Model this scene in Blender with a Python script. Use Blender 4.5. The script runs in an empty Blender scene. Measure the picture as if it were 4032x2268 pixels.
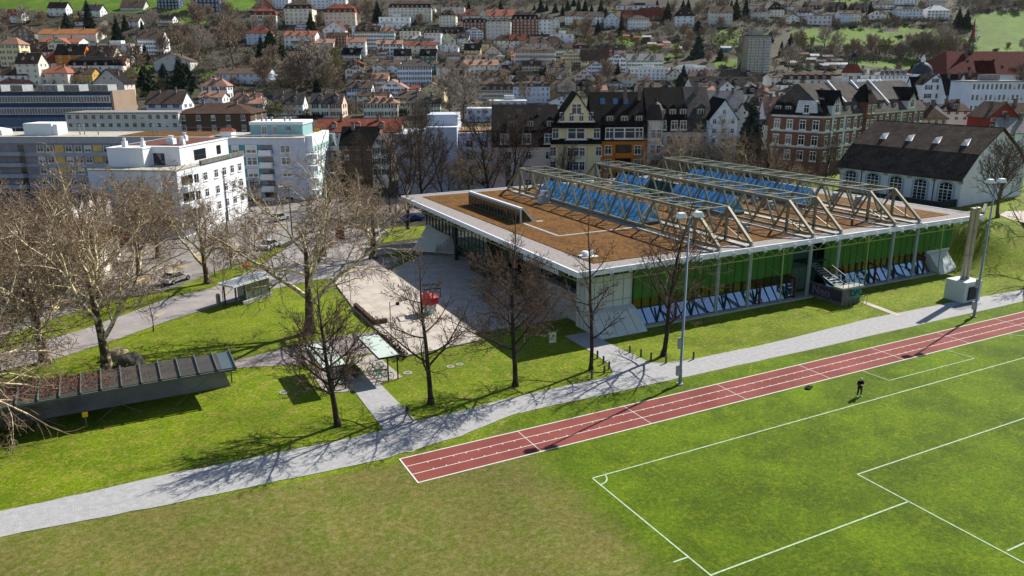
import bpy, bmesh, math, random
from math import radians as R, sin, cos, tan, pi, hypot, atan2, sqrt
from mathutils import Vector, Matrix, noise
S = bpy.context.scene
COL = S.collection
# ------------------------------------------------------------------ camera, sky, sun
F = 3090.2; CX, CY, CH = -35.842, -49.279, 27.384
YAW, PITCH, ROLL = 0.4758, -0.2767, -0.0038
cd = bpy.data.cameras.new("camera"); cam = bpy.data.objects.new("camera", cd); COL.objects.link(cam)
cd.sensor_width = 36.0; cd.lens = 36.0 * F / 4032; cd.clip_start = 0.5; cd.clip_end = 6000
FW = Vector((sin(YAW) * cos(PITCH), cos(YAW) * cos(PITCH), sin(PITCH)))
RT0 = Vector((cos(YAW), -sin(YAW), 0)); UP0 = RT0.cross(FW)
RT = RT0 * cos(ROLL) + UP0 * sin(ROLL); UP = -RT0 * sin(ROLL) + UP0 * cos(ROLL)
M = Matrix((RT, UP, -FW)).transposed().to_4x4(); M.translation = Vector((CX, CY, CH)); cam.matrix_world = M
S.camera = cam
S.render.resolution_x, S.render.resolution_y = 1024, 576
SUN_EL, SUN_AZ = R(40.6), R(16.5)          # azimuth measured from +X towards +Y
w = bpy.data.worlds.new("World"); S.world = w; w.use_nodes = True
nt = w.node_tree; nt.nodes.clear()
sky = nt.nodes.new("ShaderNodeTexSky"); sky.sky_type = 'NISHITA'; sky.sun_disc = False
sky.sun_elevation = SUN_EL; sky.sun_rotation = R(90) - SUN_AZ
sky.air_density = 1.0; sky.dust_density = 0.6; sky.ozone_density = 1.0; sky.altitude = 650
bg = nt.nodes.new("ShaderNodeBackground"); bg.inputs[1].default_value = 0.082
wo = nt.nodes.new("ShaderNodeOutputWorld")
nt.links.new(sky.outputs[0], bg.inputs[0]); nt.links.new(bg.outputs[0], wo.inputs[0])
sd = bpy.data.lights.new("sun", 'SUN'); sd.energy = 4.9; sd.angle = R(0.5); sd.color = (1.0, 0.95, 0.87)
so = bpy.data.objects.new("sun", sd); COL.objects.link(so)
SD = Vector((cos(SUN_EL) * cos(SUN_AZ), cos(SUN_EL) * sin(SUN_AZ), sin(SUN_EL)))
so.rotation_euler = SD.to_track_quat('Z', 'Y').to_euler(); so.location = (60, -20, 90)
S.view_settings.view_transform = 'Standard'; S.view_settings.look = 'None'
S.view_settings.exposure = 0.75; S.view_settings.gamma = 1.0

# ------------------------------------------------------------------ where a sight line meets the ground
FH = Vector((sin(YAW), cos(YAW), 0)); RH = Vector((cos(YAW), -sin(YAW), 0)); EYE = Vector((CX, CY, CH))
def ray(px, py):
    return FW + RT * ((px - 2016) / F) + UP * ((1134 - py) / F)
def G(px, py, z=0.0):
    d = ray(px, py); return EYE + d * ((z - CH) / d.z)
def at_u(px, py, u):
    d = ray(px, py); return EYE + d * (u / d.dot(FH))
def UV(x, y):
    d = Vector((x - CX, y - CY, 0)); return d.dot(FH), d.dot(RH)
PROF = [(0, 0), (170, 0), (250, 7), (370, 13), (480, 35.5), (540, 52), (600, 70), (680, 96), (760, 118), (900, 140), (1600, 150)]
def prof(u):
    for (a, za), (b, zb) in zip(PROF, PROF[1:]):
        if u <= b:
            t = (u - a) / (b - a); return za + (zb - za) * t
    return 150
def lerp(a, b, t): return a + (b - a) * t
def ss(a, b, x):
    t = min(1, max(0, (x - a) / (b - a))); return t * t * (3 - 2 * t)
def to_px(p):
    d = Vector(p) - EYE; z = d.dot(FW); return 2016 + F * d.dot(RT) / z, 1134 - F * d.dot(UP) / z
def terr(x, y):
    u, v = UV(x, y)
    if u < 150: return 0.0
    s = v / u
    z = (prof(u - 12) + prof(u) * 2 + prof(u + 12)) / 4 if u > 182 else prof(u)
    c = ss(-.16, -.06, s) * (1 - ss(.24, .36, s))      # the saddle where the sky shows
    z = lerp(z, min(z, 74 + (z - 74) * .02 if z > 74 else z), c)
    r = ss(.30, .5, s)                                  # the meadow slopes farther off behind the church
    z -= r * ss(250, 420, u) * 6 * (1 - ss(520, 640, u))
    z += ss(300, 420, u) * noise.noise(Vector((x * .012, y * .012, 3))) * 2.2
    return max(z, 0)
def hit(px, py):
    d = ray(px, py); k = 1 / d.dot(FH); u = 120.0
    while u < 1500:
        p = EYE + d * (k * u)
        if p.z <= terr(p.x, p.y): break
        u += 1.5
    return EYE + d * (k * u), u

# ------------------------------------------------------------------ helpers
def lin(h):
    h = h.lstrip('#'); o = []
    for i in (0, 2, 4):
        c = int(h[i:i + 2], 16) / 255; o.append(c / 12.92 if c <= .04045 else ((c + .055) / 1.055) ** 2.4)
    return (*o, 1)
MATS = {}
def mat(name, col, rough=.85, metal=0, spec=.16, var=.12, scale=3.0, bump=0.0, bscale=20, col2=None, var2=None, emit=None):
    """col/col2 sRGB hex; a base colour broken up by noise in object space"""
    if name in MATS: return MATS[name]
    m = bpy.data.materials.new(name); m.use_nodes = True; n = m.node_tree; N = n.nodes; L = n.links
    b = N['Principled BSDF']; b.inputs['Roughness'].default_value = rough; b.inputs['Metallic'].default_value = metal
    b.inputs['Specular IOR Level'].default_value = spec
    c = lin(col); c2 = lin(col2) if col2 else tuple(x * (1 - var * 1.6) for x in c[:3]) + (1,)
    c1 = c if col2 else tuple(min(1, x * (1 + var)) for x in c[:3]) + (1,)
    g = N.new('ShaderNodeNewGeometry')
    t = N.new('ShaderNodeTexNoise'); t.inputs['Scale'].default_value = scale / 4; t.inputs['Detail'].default_value = 6; t.inputs['Roughness'].default_value = .65
    L.new(g.outputs['Position'], t.inputs['Vector'])
    mx = N.new('ShaderNodeMix'); mx.data_type = 'RGBA'; mx.inputs[6].default_value = c1; mx.inputs[7].default_value = c2
    r = N.new('ShaderNodeMapRange'); r.inputs[1].default_value = .35; r.inputs[2].default_value = .65
    L.new(t.outputs['Fac'], r.inputs[0]); L.new(r.outputs[0], mx.inputs[0]); L.new(mx.outputs[2], b.inputs['Base Color'])
    if bump:
        t2 = N.new('ShaderNodeTexNoise'); t2.inputs['Scale'].default_value = bscale; t2.inputs['Detail'].default_value = 4
        L.new(g.outputs['Position'], t2.inputs['Vector'])
        bp = N.new('ShaderNodeBump'); bp.inputs['Strength'].default_value = bump; bp.inputs['Distance'].default_value = .05
        L.new(t2.outputs['Fac'], bp.inputs['Height']); L.new(bp.outputs[0], b.inputs['Normal'])
    MATS[name] = m; return m
def glass(name, col='#10161a', rough=.04, metal=0.0, spec=.8):
    if name in MATS: return MATS[name]
    m = bpy.data.materials.new(name); m.use_nodes = True; b = m.node_tree.nodes['Principled BSDF']
    b.inputs['Base Color'].default_value = lin(col); b.inputs['Roughness'].default_value = rough
    b.inputs['Metallic'].default_value = metal; b.inputs['Specular IOR Level'].default_value = spec
    MATS[name] = m; return m
def tiles(name, col, col2, sx=3.2, depth=.5):
    """roof tiles: rows down the slope and patches of weathering"""
    if name in MATS: return MATS[name]
    m = mat(name, col, .95, col2=col2, scale=2.4, spec=.05); n = m.node_tree; N = n.nodes; L = n.links; b = N['Principled BSDF']
    tc = N.new('ShaderNodeNewGeometry'); sp = N.new('ShaderNodeSeparateXYZ'); L.new(tc.outputs['Position'], sp.inputs[0])
    wv = N.new('ShaderNodeTexWave'); wv.wave_type = 'BANDS'; wv.bands_direction = 'Z'; wv.inputs['Scale'].default_value = sx
    wv.inputs['Distortion'].default_value = .6; L.new(tc.outputs['Position'], wv.inputs['Vector'])
    t3 = N.new('ShaderNodeTexNoise'); t3.inputs['Scale'].default_value = 2.6; t3.inputs['Detail'].default_value = 2; L.new(tc.outputs['Position'], t3.inputs['Vector'])
    old = b.inputs['Base Color'].links[0].from_socket
    mu = N.new('ShaderNodeMix'); mu.data_type = 'RGBA'; mu.blend_type = 'MULTIPLY'
    ad = N.new('ShaderNodeMath'); ad.operation = 'MULTIPLY'; ad.inputs[1].default_value = depth; L.new(wv.outputs['Fac'], ad.inputs[0])
    mu.inputs[7].default_value = (.45, .45, .45, 1); L.new(ad.outputs[0], mu.inputs[0]); L.new(old, mu.inputs[6])
    mu2 = N.new('ShaderNodeMix'); mu2.data_type = 'RGBA'; mu2.blend_type = 'MULTIPLY'; mu2.inputs[7].default_value = (.55, .5, .5, 1)
    mr = N.new('ShaderNodeMapRange'); mr.inputs[1].default_value = .5; mr.inputs[2].default_value = .7; L.new(t3.outputs['Fac'], mr.inputs[0])
    L.new(mr.outputs[0], mu2.inputs[0]); L.new(mu.outputs[2], mu2.inputs[6]); L.new(mu2.outputs[2], b.inputs['Base Color'])
    return m
class MB:
    def __init__(s, ms=None): s.v = []; s.f = []; s.m = []; s.ms = ms or []
    def q(s, pts, mi=0):
        k = len(s.v); s.v += [tuple(p) for p in pts]; s.f.append(tuple(range(k, k + len(pts)))); s.m.append(mi); return s
    def box(s, x0, x1, y0, y1, z0, z1, mi=0):
        k = len(s.v); s.v += [(x, y, z) for z in (z0, z1) for (x, y) in ((x0, y0), (x1, y0), (x1, y1), (x0, y1))]
        s.f += [tuple(k + i for i in f) for f in ((3, 2, 1, 0), (4, 5, 6, 7), (0, 1, 5, 4), (1, 2, 6, 5), (2, 3, 7, 6), (3, 0, 4, 7))]
        s.m += [mi] * 6; return s
    def prism(s, poly, z0, z1, mi=0, top=None):
        a = sum(poly[i][0] * poly[(i + 1) % len(poly)][1] - poly[(i + 1) % len(poly)][0] * poly[i][1] for i in range(len(poly)))
        if a < 0: poly = poly[::-1]
        n = len(poly); k = len(s.v); s.v += [(*p[:2], z0) for p in poly] + [(*p[:2], z1) for p in poly]
        s.f.append(tuple(k + n - 1 - i for i in range(n))); s.f.append(tuple(k + n + i for i in range(n)))
        s.m += [mi, mi if top is None else top]
        for i in range(n): j = (i + 1) % n; s.f.append((k + i, k + j, k + n + j, k + n + i)); s.m.append(mi)
        return s
    def hull2(s, A, B, mi=0, mt=None):
        """two rings of equal length joined into a closed solid (A below / front, B above / back)"""
        n = len(A); k = len(s.v); s.v += [tuple(p) for p in A] + [tuple(p) for p in B]
        s.f.append(tuple(k + n - 1 - i for i in range(n))); s.f.append(tuple(k + n + i for i in range(n))); s.m += [mi, mi if mt is None else mt]
        for i in range(n): j = (i + 1) % n; s.f.append((k + i, k + j, k + n + j, k + n + i)); s.m.append(mi)
        return s
    def bar(s, a, b, w=.1, h=None, mi=0, up=(0, 0, 1)):
        a = Vector(a); b = Vector(b); h = h or w; d = (b - a)
        if d.length < 1e-5: return s
        d.normalize(); u = Vector(up)
        if abs(d.dot(u)) > .98: u = Vector((1, 0, 0))
        r = d.cross(u).normalized(); u = r.cross(d)
        A = [a + r * x * w / 2 + u * y * h / 2 for x, y in ((-1, -1), (1, -1), (1, 1), (-1, 1))]
        return s.hull2(A, [p + (b - a) for p in A], mi)
    def tube(s, pts, rs, n=6, mi=0, cap=True):
        pts = [Vector(p) for p in pts]; k0 = len(s.v); N = len(pts)
        for i, p in enumerate(pts):
            d = (pts[min(i + 1, N - 1)] - pts[max(i - 1, 0)])
            if d.length < 1e-6: d = Vector((0, 0, 1))
            d.normalize(); u = Vector((0, 0, 1)) if abs(d.z) < .9 else Vector((1, 0, 0))
            a = d.cross(u).normalized(); b = a.cross(d); r = rs[i] if hasattr(rs, '__len__') else rs
            for j in range(n):
                t = 2 * pi * j / n; s.v.append(tuple(p + a * (cos(t) * r) + b * (sin(t) * r)))
        for i in range(N - 1):
            for j in range(n):
                k = k0 + i * n; jj = (j + 1) % n; s.f.append((k + jj, k + j, k + n + j, k + n + jj)); s.m.append(mi)
        if cap and n > 3:
            s.f.append(tuple(k0 + j for j in range(n))); s.f.append(tuple(k0 + (N - 1) * n + n - 1 - j for j in range(n))); s.m += [mi, mi]
        return s
    def build(s, name, ms=None, parent=None, off=None, smooth=False, bev=0):
        """links ONE mesh object; off = world point the vertices are measured from"""
        ms = ms if ms is not None else s.ms
        if not isinstance(ms, (list, tuple)): ms = [ms]
        if off is not None: s.v = [(a - off[0], b - off[1], c - off[2]) for a, b, c in s.v]
        me = bpy.data.meshes.new(name); me.from_pydata(s.v, [], s.f); me.polygons.foreach_set('material_index', s.m)
        for m in ms: me.materials.append(m)
        if smooth: me.polygons.foreach_set('use_smooth', [True] * len(me.polygons))
        me.update(); return obj(name, me, parent, bev)
def obj(name, me, parent=None, bev=0, loc=None, rz=0, sc=None):
    o = bpy.data.objects.new(name, me); COL.objects.link(o)
    if parent: o.parent = parent
    if loc is not None: o.location = loc
    if rz: o.rotation_euler = (0, 0, rz)
    if sc: o.scale = sc
    if bev:
        b = o.modifiers.new('edge', 'BEVEL'); b.width = bev; b.segments = 2; b.limit_method = 'ANGLE'
    return o
def tag(o, label=None, cat=None, group=None, kind=None):
    if label: o['label'] = label
    if cat: o['category'] = cat
    if group: o['group'] = group
    if kind: o['kind'] = kind
    return o
def thing(name, label, cat, loc=(0, 0, 0), rz=0, group=None):
    o = bpy.data.objects.new(name, None); COL.objects.link(o); o.location = loc; o.rotation_euler = (0, 0, rz); o.empty_display_size = .3
    return tag(o, label, cat, group)
def copy_tree(o, parent=None):
    c = o.copy(); COL.objects.link(c)
    if parent: c.parent = parent
    for ch in list(o.children): copy_tree(ch, c)
    return c
def struct(name, mb, m, **k): return tag(mb.build(name, m, **k), kind='structure')
def sheet(name, poly, z, m, kind='structure', tri=True):
    """a flat ground sheet from a polygon outline"""
    bm = bmesh.new(); vs = [bm.verts.new((p[0], p[1], z if len(p) < 3 else p[2])) for p in poly]; f = bm.faces.new(vs)
    if f.normal.z < 0: bmesh.ops.reverse_faces(bm, faces=[f])
    f.normal_update()
    if f.normal.z < 0: f.normal_flip()
    bmesh.ops.triangulate(bm, faces=bm.faces[:])
    me = bpy.data.meshes.new(name); bm.to_mesh(me); bm.free(); me.materials.append(m)
    return tag(obj(name, me), kind=kind)
def text_mb(name, txt, m, size, parent=None, loc=(0, 0, 0), rot=(0, 0, 0), ext=.01, shear=0, align='CENTER', off=0):
    cu = bpy.data.curves.new(name, 'FONT'); cu.body = txt; cu.size = size; cu.extrude = ext; cu.align_x = align; cu.align_y = 'CENTER'; cu.shear = shear; cu.offset = off
    cu.resolution_u = 3; o = bpy.data.objects.new('t', cu); COL.objects.link(o)
    me = bpy.data.meshes.new_from_object(o.evaluated_get(bpy.context.evaluated_depsgraph_get())); me.materials.clear(); me.materials.append(m)
    bpy.data.objects.remove(o); me.name = name
    t = obj(name, me, parent, 0, loc); t.rotation_euler = rot; return t
# ------------------------------------------------------------------ ground materials
def grass_mat(name, a, b, c, sc=1.0, dry=None, lo=.5, hi=.74):
    m = bpy.data.materials.new(name); m.use_nodes = True; n = m.node_tree; N = n.nodes; L = n.links; bs = N['Principled BSDF']
    bs.inputs['Roughness'].default_value = .9; bs.inputs['Specular IOR Level'].default_value = .15
    g = N.new('ShaderNodeNewGeometry')
    def noi(s, d=4, r=.6):
        t = N.new('ShaderNodeTexNoise'); t.inputs['Scale'].default_value = s; t.inputs['Detail'].default_value = d; t.inputs['Roughness'].default_value = r
        L.new(g.outputs['Position'], t.inputs['Vector']); return t.outputs['Fac']
    def mix(f, x, y, lo=.4, hi=.6):
        r = N.new('ShaderNodeMapRange'); r.inputs[1].default_value = lo; r.inputs[2].default_value = hi; L.new(f, r.inputs[0])
        k = N.new('ShaderNodeMix'); k.data_type = 'RGBA'; L.new(r.outputs[0], k.inputs[0])
        for i, q in ((6, x), (7, y)):
            if isinstance(q, tuple): k.inputs[i].default_value = q
            else: L.new(q, k.inputs[i])
        return k.outputs[2]
    k = mix(noi(.22 * sc, 5, .6), lin(a), lin(b), .38, .62)
    k = mix(noi(.8 * sc, 7, .8), k, lin(c), lo, hi)
    if dry:
        d1 = mix(noi(.35, 6, .7), lin(dry[0]), lin(dry[1]), .38, .62)
        d1 = mix(noi(1.5, 6, .8), d1, lin(dry[2]), .46, .66)
        sp = N.new('ShaderNodeSeparateXYZ'); L.new(g.outputs['Position'], sp.inputs[0])
        nn = N.new('ShaderNodeMath'); nn.operation = 'MULTIPLY_ADD'; L.new(noi(.35, 6, .8), nn.inputs[0]); nn.inputs[1].default_value = 4.0; L.new(sp.outputs['X'], nn.inputs[2])
        k = mix(nn.outputs[0], d1, k, dry[3], dry[4])
    sp2 = noi(14 * sc, 3, .8)
    r = N.new('ShaderNodeMapRange'); r.inputs[1].default_value = .25; r.inputs[2].default_value = .75; r.inputs[3].default_value = .36; r.inputs[4].default_value = 1.55; L.new(sp2, r.inputs[0])  # fine speckle puts shadow mottling into the grass colour
    sc2 = noi(3.2 * sc, 3, .7)
    r2 = N.new('ShaderNodeMapRange'); r2.inputs[1].default_value = .3; r2.inputs[2].default_value = .7; r2.inputs[3].default_value = .66; r2.inputs[4].default_value = 1.28; L.new(sc2, r2.inputs[0])
    r3 = N.new('ShaderNodeMapRange'); r3.inputs[1].default_value = .36; r3.inputs[2].default_value = .64; r3.inputs[3].default_value = .8; r3.inputs[4].default_value = 1.14; L.new(noi(.09 * sc, 3, .55), r3.inputs[0])
    m3 = N.new('ShaderNodeMath'); m3.operation = 'MULTIPLY'; L.new(r.outputs[0], m3.inputs[0]); L.new(r3.outputs[0], m3.inputs[1])
    mm = N.new('ShaderNodeMath'); mm.operation = 'MULTIPLY'; L.new(m3.outputs[0], mm.inputs[0]); L.new(r2.outputs[0], mm.inputs[1])
    mu = N.new('ShaderNodeVectorMath'); mu.operation = 'SCALE'; L.new(k, mu.inputs[0]); L.new(mm.outputs[0], mu.inputs[3])
    L.new(mu.outputs[0], bs.inputs['Base Color'])
    bp = N.new('ShaderNodeBump'); bp.inputs['Strength'].default_value = .9; bp.inputs['Distance'].default_value = .12
    L.new(noi(5, 6, .85), bp.inputs['Height']); L.new(bp.outputs[0], bs.inputs['Normal'])
    MATS[name] = m; return m
GR_FIELD = grass_mat('field grass', '#5b7203', '#4a5f01', '#74800d', 1.0, ('#6f6a30', '#5a671c', '#82784a', -10.4, -7.6))
GR_LAWN = grass_mat('lawn grass', '#6c7f08', '#566b05', '#877f38', lo=.47, hi=.7)
GR_HILL = grass_mat('hill grass', '#55760f', '#4a6418', '#71772c', .6)
GR_TOWN = grass_mat('garden ground', '#453f35', '#3f4130', '#554d41', .5)
ASPH = mat('grey gravel path', '#a09f9e', .95, var=.1, scale=9, bump=.6, bscale=12, col2='#8f8e8d')
ROADM = mat('street asphalt', '#8a857e', .9, scale=1.2, col2='#6f6a66', bump=.2)
PLAZ = mat('plaza concrete', '#b5aca0', .85, scale=2.0, col2='#9b9288')
CONC = mat('concrete', '#a8a7a0', .85, scale=2.2, col2='#8b8a84', bump=.15)
CONCD = mat('weathered concrete', '#77776f', .9, scale=3.0, col2='#55564f', bump=.2)
WPAINT = mat('white line paint', '#c9cbc4', .8, var=.08, scale=20)
LINEG = mat('worn pitch line paint', '#b3c4a4', .9, col2='#8aa37c', scale=14)
STEEL = mat('galvanised steel', '#8d949a', .45, .6, var=.05)
WHITEM = mat('white metal', '#d8dadb', .5, var=.04)
TRACK = mat('red running track', '#80463e', .9, col2='#6d3730', scale=.8, bump=.1)
DARK = mat('dark steel', '#23282a', .5)
BLACK = mat('black rubber', '#151515', .8)

# ------------------------------------------------------------------ ground sheets
MEADOW = [(-900, 960, -900, 40), (700, 850, 50, 90), (2410, 2510, 142, 172), (2520, 2640, 188, 232), (2830, 2930, 102, 178), (2840, 2920, 238, 262), (3118, 3740, 112, 186), (3310, 3700, 232, 268), (3790, 5200, 52, 205), (3270, 3660, -900, 6), (540, 590, 255, 285), (770, 845, 272, 325)]
def fan_ground():
    us = [u for u in range(-60, 160, 20)] + list(range(160, 700, 6)) + [700, 720, 745, 775, 810, 860, 930, 1050, 1300, 1700]
    b = MB(); cols = 141
    for u in us:
        for j in range(cols):
            s = -1.05 + 2.25 * j / (cols - 1)
            v = s * (u + 60 + 40)
            p = EYE + FH * u + RH * v; b.v.append((p.x, p.y, terr(p.x, p.y) - .02))
    for i in range(len(us) - 1):
        for j in range(cols - 1):
            k = i * cols + j; b.f.append((k, k + 1, k + cols + 1, k + cols)); m_ = 0
            if us[i] >= 110:
                c = (Vector(b.v[k]) + Vector(b.v[k + cols + 1])) / 2; px, py = to_px(c); py += noise.noise(c * .02) * 26 + noise.noise(c * .08) * 16; px += noise.noise(c * .02 + Vector((9, 0, 0))) * 70 + noise.noise(c * .1) * 30; m_ = 2
                for x0, x1, y0, y1 in MEADOW:
                    if x0 < px < x1 and y0 < py < y1: m_ = 1
            b.m.append(m_)
    o = b.build('ground', [GR_LAWN, GR_HILL, GR_TOWN], smooth=True); return tag(o, kind='structure')
fan_ground()
# playing field (two kinds of grass meet 3 m outside the goal line)
sheet('field', [(-70, -70), (140, -70), (140, 2.6), (60, 2.4), (18.6, 2.3), (7.6, 2.4), (-9, 2.6), (-14.2, -1.4), (-21, -.4), (-28, .4), (-34.9, 1.0), (-44.4, 2.0), (-70, 3.0)], .0, GR_FIELD)
def wob(pts, amp, seed, n=8):
    rnd = random.Random(seed); out = []
    for a, c in zip(pts, pts[1:]):
        for i in range(n):
            t = i / n; out.append((lerp(a[0], c[0], t) + rnd.uniform(-amp, amp) * .3, lerp(a[1], c[1], t) + rnd.uniform(-amp, amp)))
    out.append(pts[-1]); return out
upp = wob([(-70, 6.1), (-44.7, 5.3), (-34.5, 5.4), (-27, 5.1), (-21.7, 4.9), (-16, 5.3), (-7.5, 5.9), (7.8, 6.0), (21.7, 5.7), (38.3, 6.6), (52.8, 6.2), (64.4, 5.6), (80, 5.4), (120, 5.2)], .07, 3)
low = wob([(120, 2.6), (59.5, 2.5), (18.6, 2.5), (7.6, 2.7), (-9, 2.9), (-14.2, 1.3), (-21, .6), (-28, .9), (-34.9, 1.2), (-44.4, 2.0), (-70, 3.2)], .07, 4)
sheet('footpath', upp + low, .012, ASPH)
sheet('side_path', [(4.7, 17.4), (4.6, 11.5), (4.3, 8.6), (3.4, 6.6), (2.0, 5.6), (10.5, 5.6), (8.9, 6.3), (8.0, 7.3), (7.75, 10), (7.6, 13.2), (7.6, 17.4)], .016, ASPH)
sheet('kerb_line', [(7.75, 10.0), (7.75, 7.6), (8.3, 6.6), (9.2, 6.1), (11, 6.0), (11, 6.1), (9.3, 6.2), (8.4, 6.7), (7.87, 7.6), (7.87, 10)], .03, CONC)
# running track: three lanes
sheet('running_track', [(-19.6, .02), (140, .02), (140, -3.78), (-19.6, -3.78)], .014, TRACK)
tk = MB()
for y in (0, -3.76):
    tk.box(-19.6, 140, y - .05, y + .05, .0, .022)
tk.box(-19.7, -19.6, -3.81, .05, 0, .022)
for y in (-1.27, -2.52): tk.box(-19.6, 140, y - .03, y + .03, .0, .0205)
for k in range(-1, 14): tk.box(10 * k - .025, 10 * k + .025, -3.76, 0, .0, .0195)
for k in range(-18, 80):
    tk.box(k - .03, k + .03, -1.45, -1.27, .0, .0185); tk.box(k - .03, k + .03, -2.52, -2.34, .0, .0185)
struct('track_line_markings', tk, WPAINT)
# pitch markings
XG, YG = -8.81, -8.78
pl = MB()
def pline(x0, y0, x1, y1, w=.11, z=.02):
    d = Vector((x1 - x0, y1 - y0, 0)).normalized(); n = Vector((-d.y, d.x, 0)) * w / 2
    pl.q([(x0 - n.x, y0 - n.y, z), (x1 - n.x, y1 - n.y, z), (x1 + n.x, y1 + n.y, z), (x0 + n.x, y0 + n.y, z)])
pline(XG, YG, 110, YG); pline(XG, YG, XG, -60)
g = G(2802.5, 2264.5); pline(XG + .06, g.y, G(3583.5, 1975).x, g.y, z=.024)
a = G(3376, 1868.5); c = G(3953, 2162.7); pline(a.x, a.y, a.x, -45, z=.024); pline(a.x, a.y, 110, a.y, z=.024)
d = G(3953, 2162.7); pline(d.x, d.y - .2, d.x + 25, d.y - .2, z=.028)
pline(XG - 1.1, YG - 10.15, XG - .06, YG - 10.15, z=.022)
for i in range(10):
    t0 = pi / 2 * i / 10; t1 = pi / 2 * (i + 1) / 10
    pline(XG + cos(t0), YG - sin(t0), XG + cos(t1), YG - sin(t1), z=.026)
q1 = G(*(3024 + 950 * .3913, 1134 + 835 * .3913)); q2 = G(3024 + 1217 * .3913, 1134 + 933 * .3913); q3 = G(3024 + 2080 * .3913, 1134 + 708 * .3913); q4 = G(3024 + 1780 * .3913, 1134 + 620 * .3913)
for a, c in ((q1, q2), (q2, q3), (q3, q4)): pline(a.x, a.y, c.x, c.y, .09, .022)
q5 = G(3024 + 2420 * .3913, 1134 + 470 * .3913); pline(q5.x, q5.y, q5.x + 4.5, q5.y - 4.5, .09, .022)
struct('pitch_line_markings', pl, LINEG)
# street, walkway, verges
st = [(-130, 75), (-48, 44.8), (-38.6, 53.6), (-30, 56.9), (-23.4, 63.6), (-17.7, 69), (-6.7, 84), (14, 86), (40, 86), (90, 92), (150, 110), (150, 135), (30, 125), (-40, 118), (-130, 120)]
sheet('street', st, .012, ROADM)
wk = [(-70, 33), (-47.1, 33.9), (-42.2, 35.1), (-36.9, 38.5), (-32.1, 42.4), (-26.2, 46), (-21.4, 47.7), (-19, 50.3), (-13, 52.3), (-10.9, 52), (-4.4, 50.4), (1.5, 58.3), (4.8, 62.2), (9.1, 68.6), (2, 66.9), (-2, 70), (2.0, 72), (6.5, 80), (2, 84), (-6.7, 82.9), (-18.8, 62.5), (-25.7, 54.6), (-31, 52.3), (-35.8, 47.6), (-40.3, 43.6), (-47.6, 39.8), (-70, 40)]
sheet('walkway', wk, .016, mat('walkway asphalt', '#948e8b', .9, scale=1.5, col2='#7d7876'))
sheet('park_lawn', [(-1.5, 61.3), (1.5, 58.3), (4.9, 62.9), (4.0, 63.4)], .03, GR_LAWN)
sheet('back_lawn', [(2.0, 71.3), (1.4, 69.7), (10.6, 70.4), (14.9, 79.0), (7.0, 81)], .03, GR_LAWN)
ym = mat('yellow road paint', '#c9a23c', .8)
rm = MB()
for x, y, a, L in ((-26, 72, .9, 3), (-21, 78, .9, 3), (-30, 67, .8, 3), (-16, 84, .9, 3.5), (-35, 62, .7, 3), (-12, 90, .8, 3), (-39, 50, .75, 2.2), (-33, 45, .75, 1.6), (-25, 50.5, .7, 1.8)):
    for o in (0, .5, 1.0) if L > 2.5 else (0,):
        p = Vector((x + o * sin(a), y - o * cos(a), 0)); d = Vector((cos(a), sin(a), 0)) * L; n = Vector((-sin(a), cos(a), 0)) * .09
        rm.q([p - n + Vector((0, 0, .024)), p + d - n + Vector((0, 0, .024)), p + d + n + Vector((0, 0, .024)), p + n + Vector((0, 0, .024))])
struct('yellow_road_markings', rm, ym)
wm = MB()
for k in range(16):
    p = Vector((-44 + 4.6 * k, 60 + 3.3 * k, .024)); d = Vector((.81, .58, 0)) * 2.0; n = Vector((-.58, .81, 0)) * .07
    wm.q([p - n, p + d - n, p + d + n, p + n])
struct('white_road_markings', wm, WPAINT)
# plaza slab, raised a step above the lawn on its outer edges
pb = MB(); pz = [(-12.2, 19.3), (-3.5, 20.2), (-3.6, 22.6), (13, 22.6), (13, 58), (4, 58), (-4.4, 50.4), (-10.9, 52.0), (-12.2, 36.8)]
pb.prism(pz, -.3, .14); struct('plaza', pb, PLAZ)
pj = MB()
for k in range(9): pj.box(-12.1, 6, 21.5 + 3.6 * k, 21.54 + 3.6 * k, .1, .143)
for k in range(5): pj.box(-10 + 3.6 * k, -9.96 + 3.6 * k, 20, 51, .1, .1435)
struct('plaza_joints', pj, mat('joint', '#8a8177', .9))
# bicycle pads, path joining them to the footpath, path across
PADM = mat('pad concrete', '#a69f95', .9, scale=3, col2='#8f887f')
sheet('bicycle_pad', [(-21.3, 21), (-21.4, 14.3), (-18.9, 13.6), (-14.2, 14.7), (-14.5, 21.5)], .018, PADM)
sheet('pad_lawn', [(-18.6, 20.3), (-18.4, 17.1), (-17.0, 17.0), (-17.0, 20.3)], .024, GR_LAWN)
sheet('connecting_path', [(-19.0, 13.7), (-19.15, 5.0), (-16.3, 5.2), (-16.5, 14.3)], .02, ASPH)
sheet('garden_path', [(-30, 25.2), (-27.1, 26.2), (-17.7, 28.5), (-12.2, 28.3), (-12.2, 20), (-13.9, 20.6), (-14.3, 22.0), (-21.3, 22.0), (-27, 24.0), (-30, 23.6)], .014, mat('garden path asphalt', '#8f8580', .9, scale=2, col2='#7a716d'))
sheet('paver_path', [(42.1, 11.3), (42.9, 11.3), (42.1, 5.6), (41.2, 5.6)], .03, PLAZ)
sheet('marked_tarmac', [(53.9, 5.55), (49.2, 4.9), (49.6, 3.6), (54.3, 4.1)], .022, mat('dark tarmac', '#77797c', .9))
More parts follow.
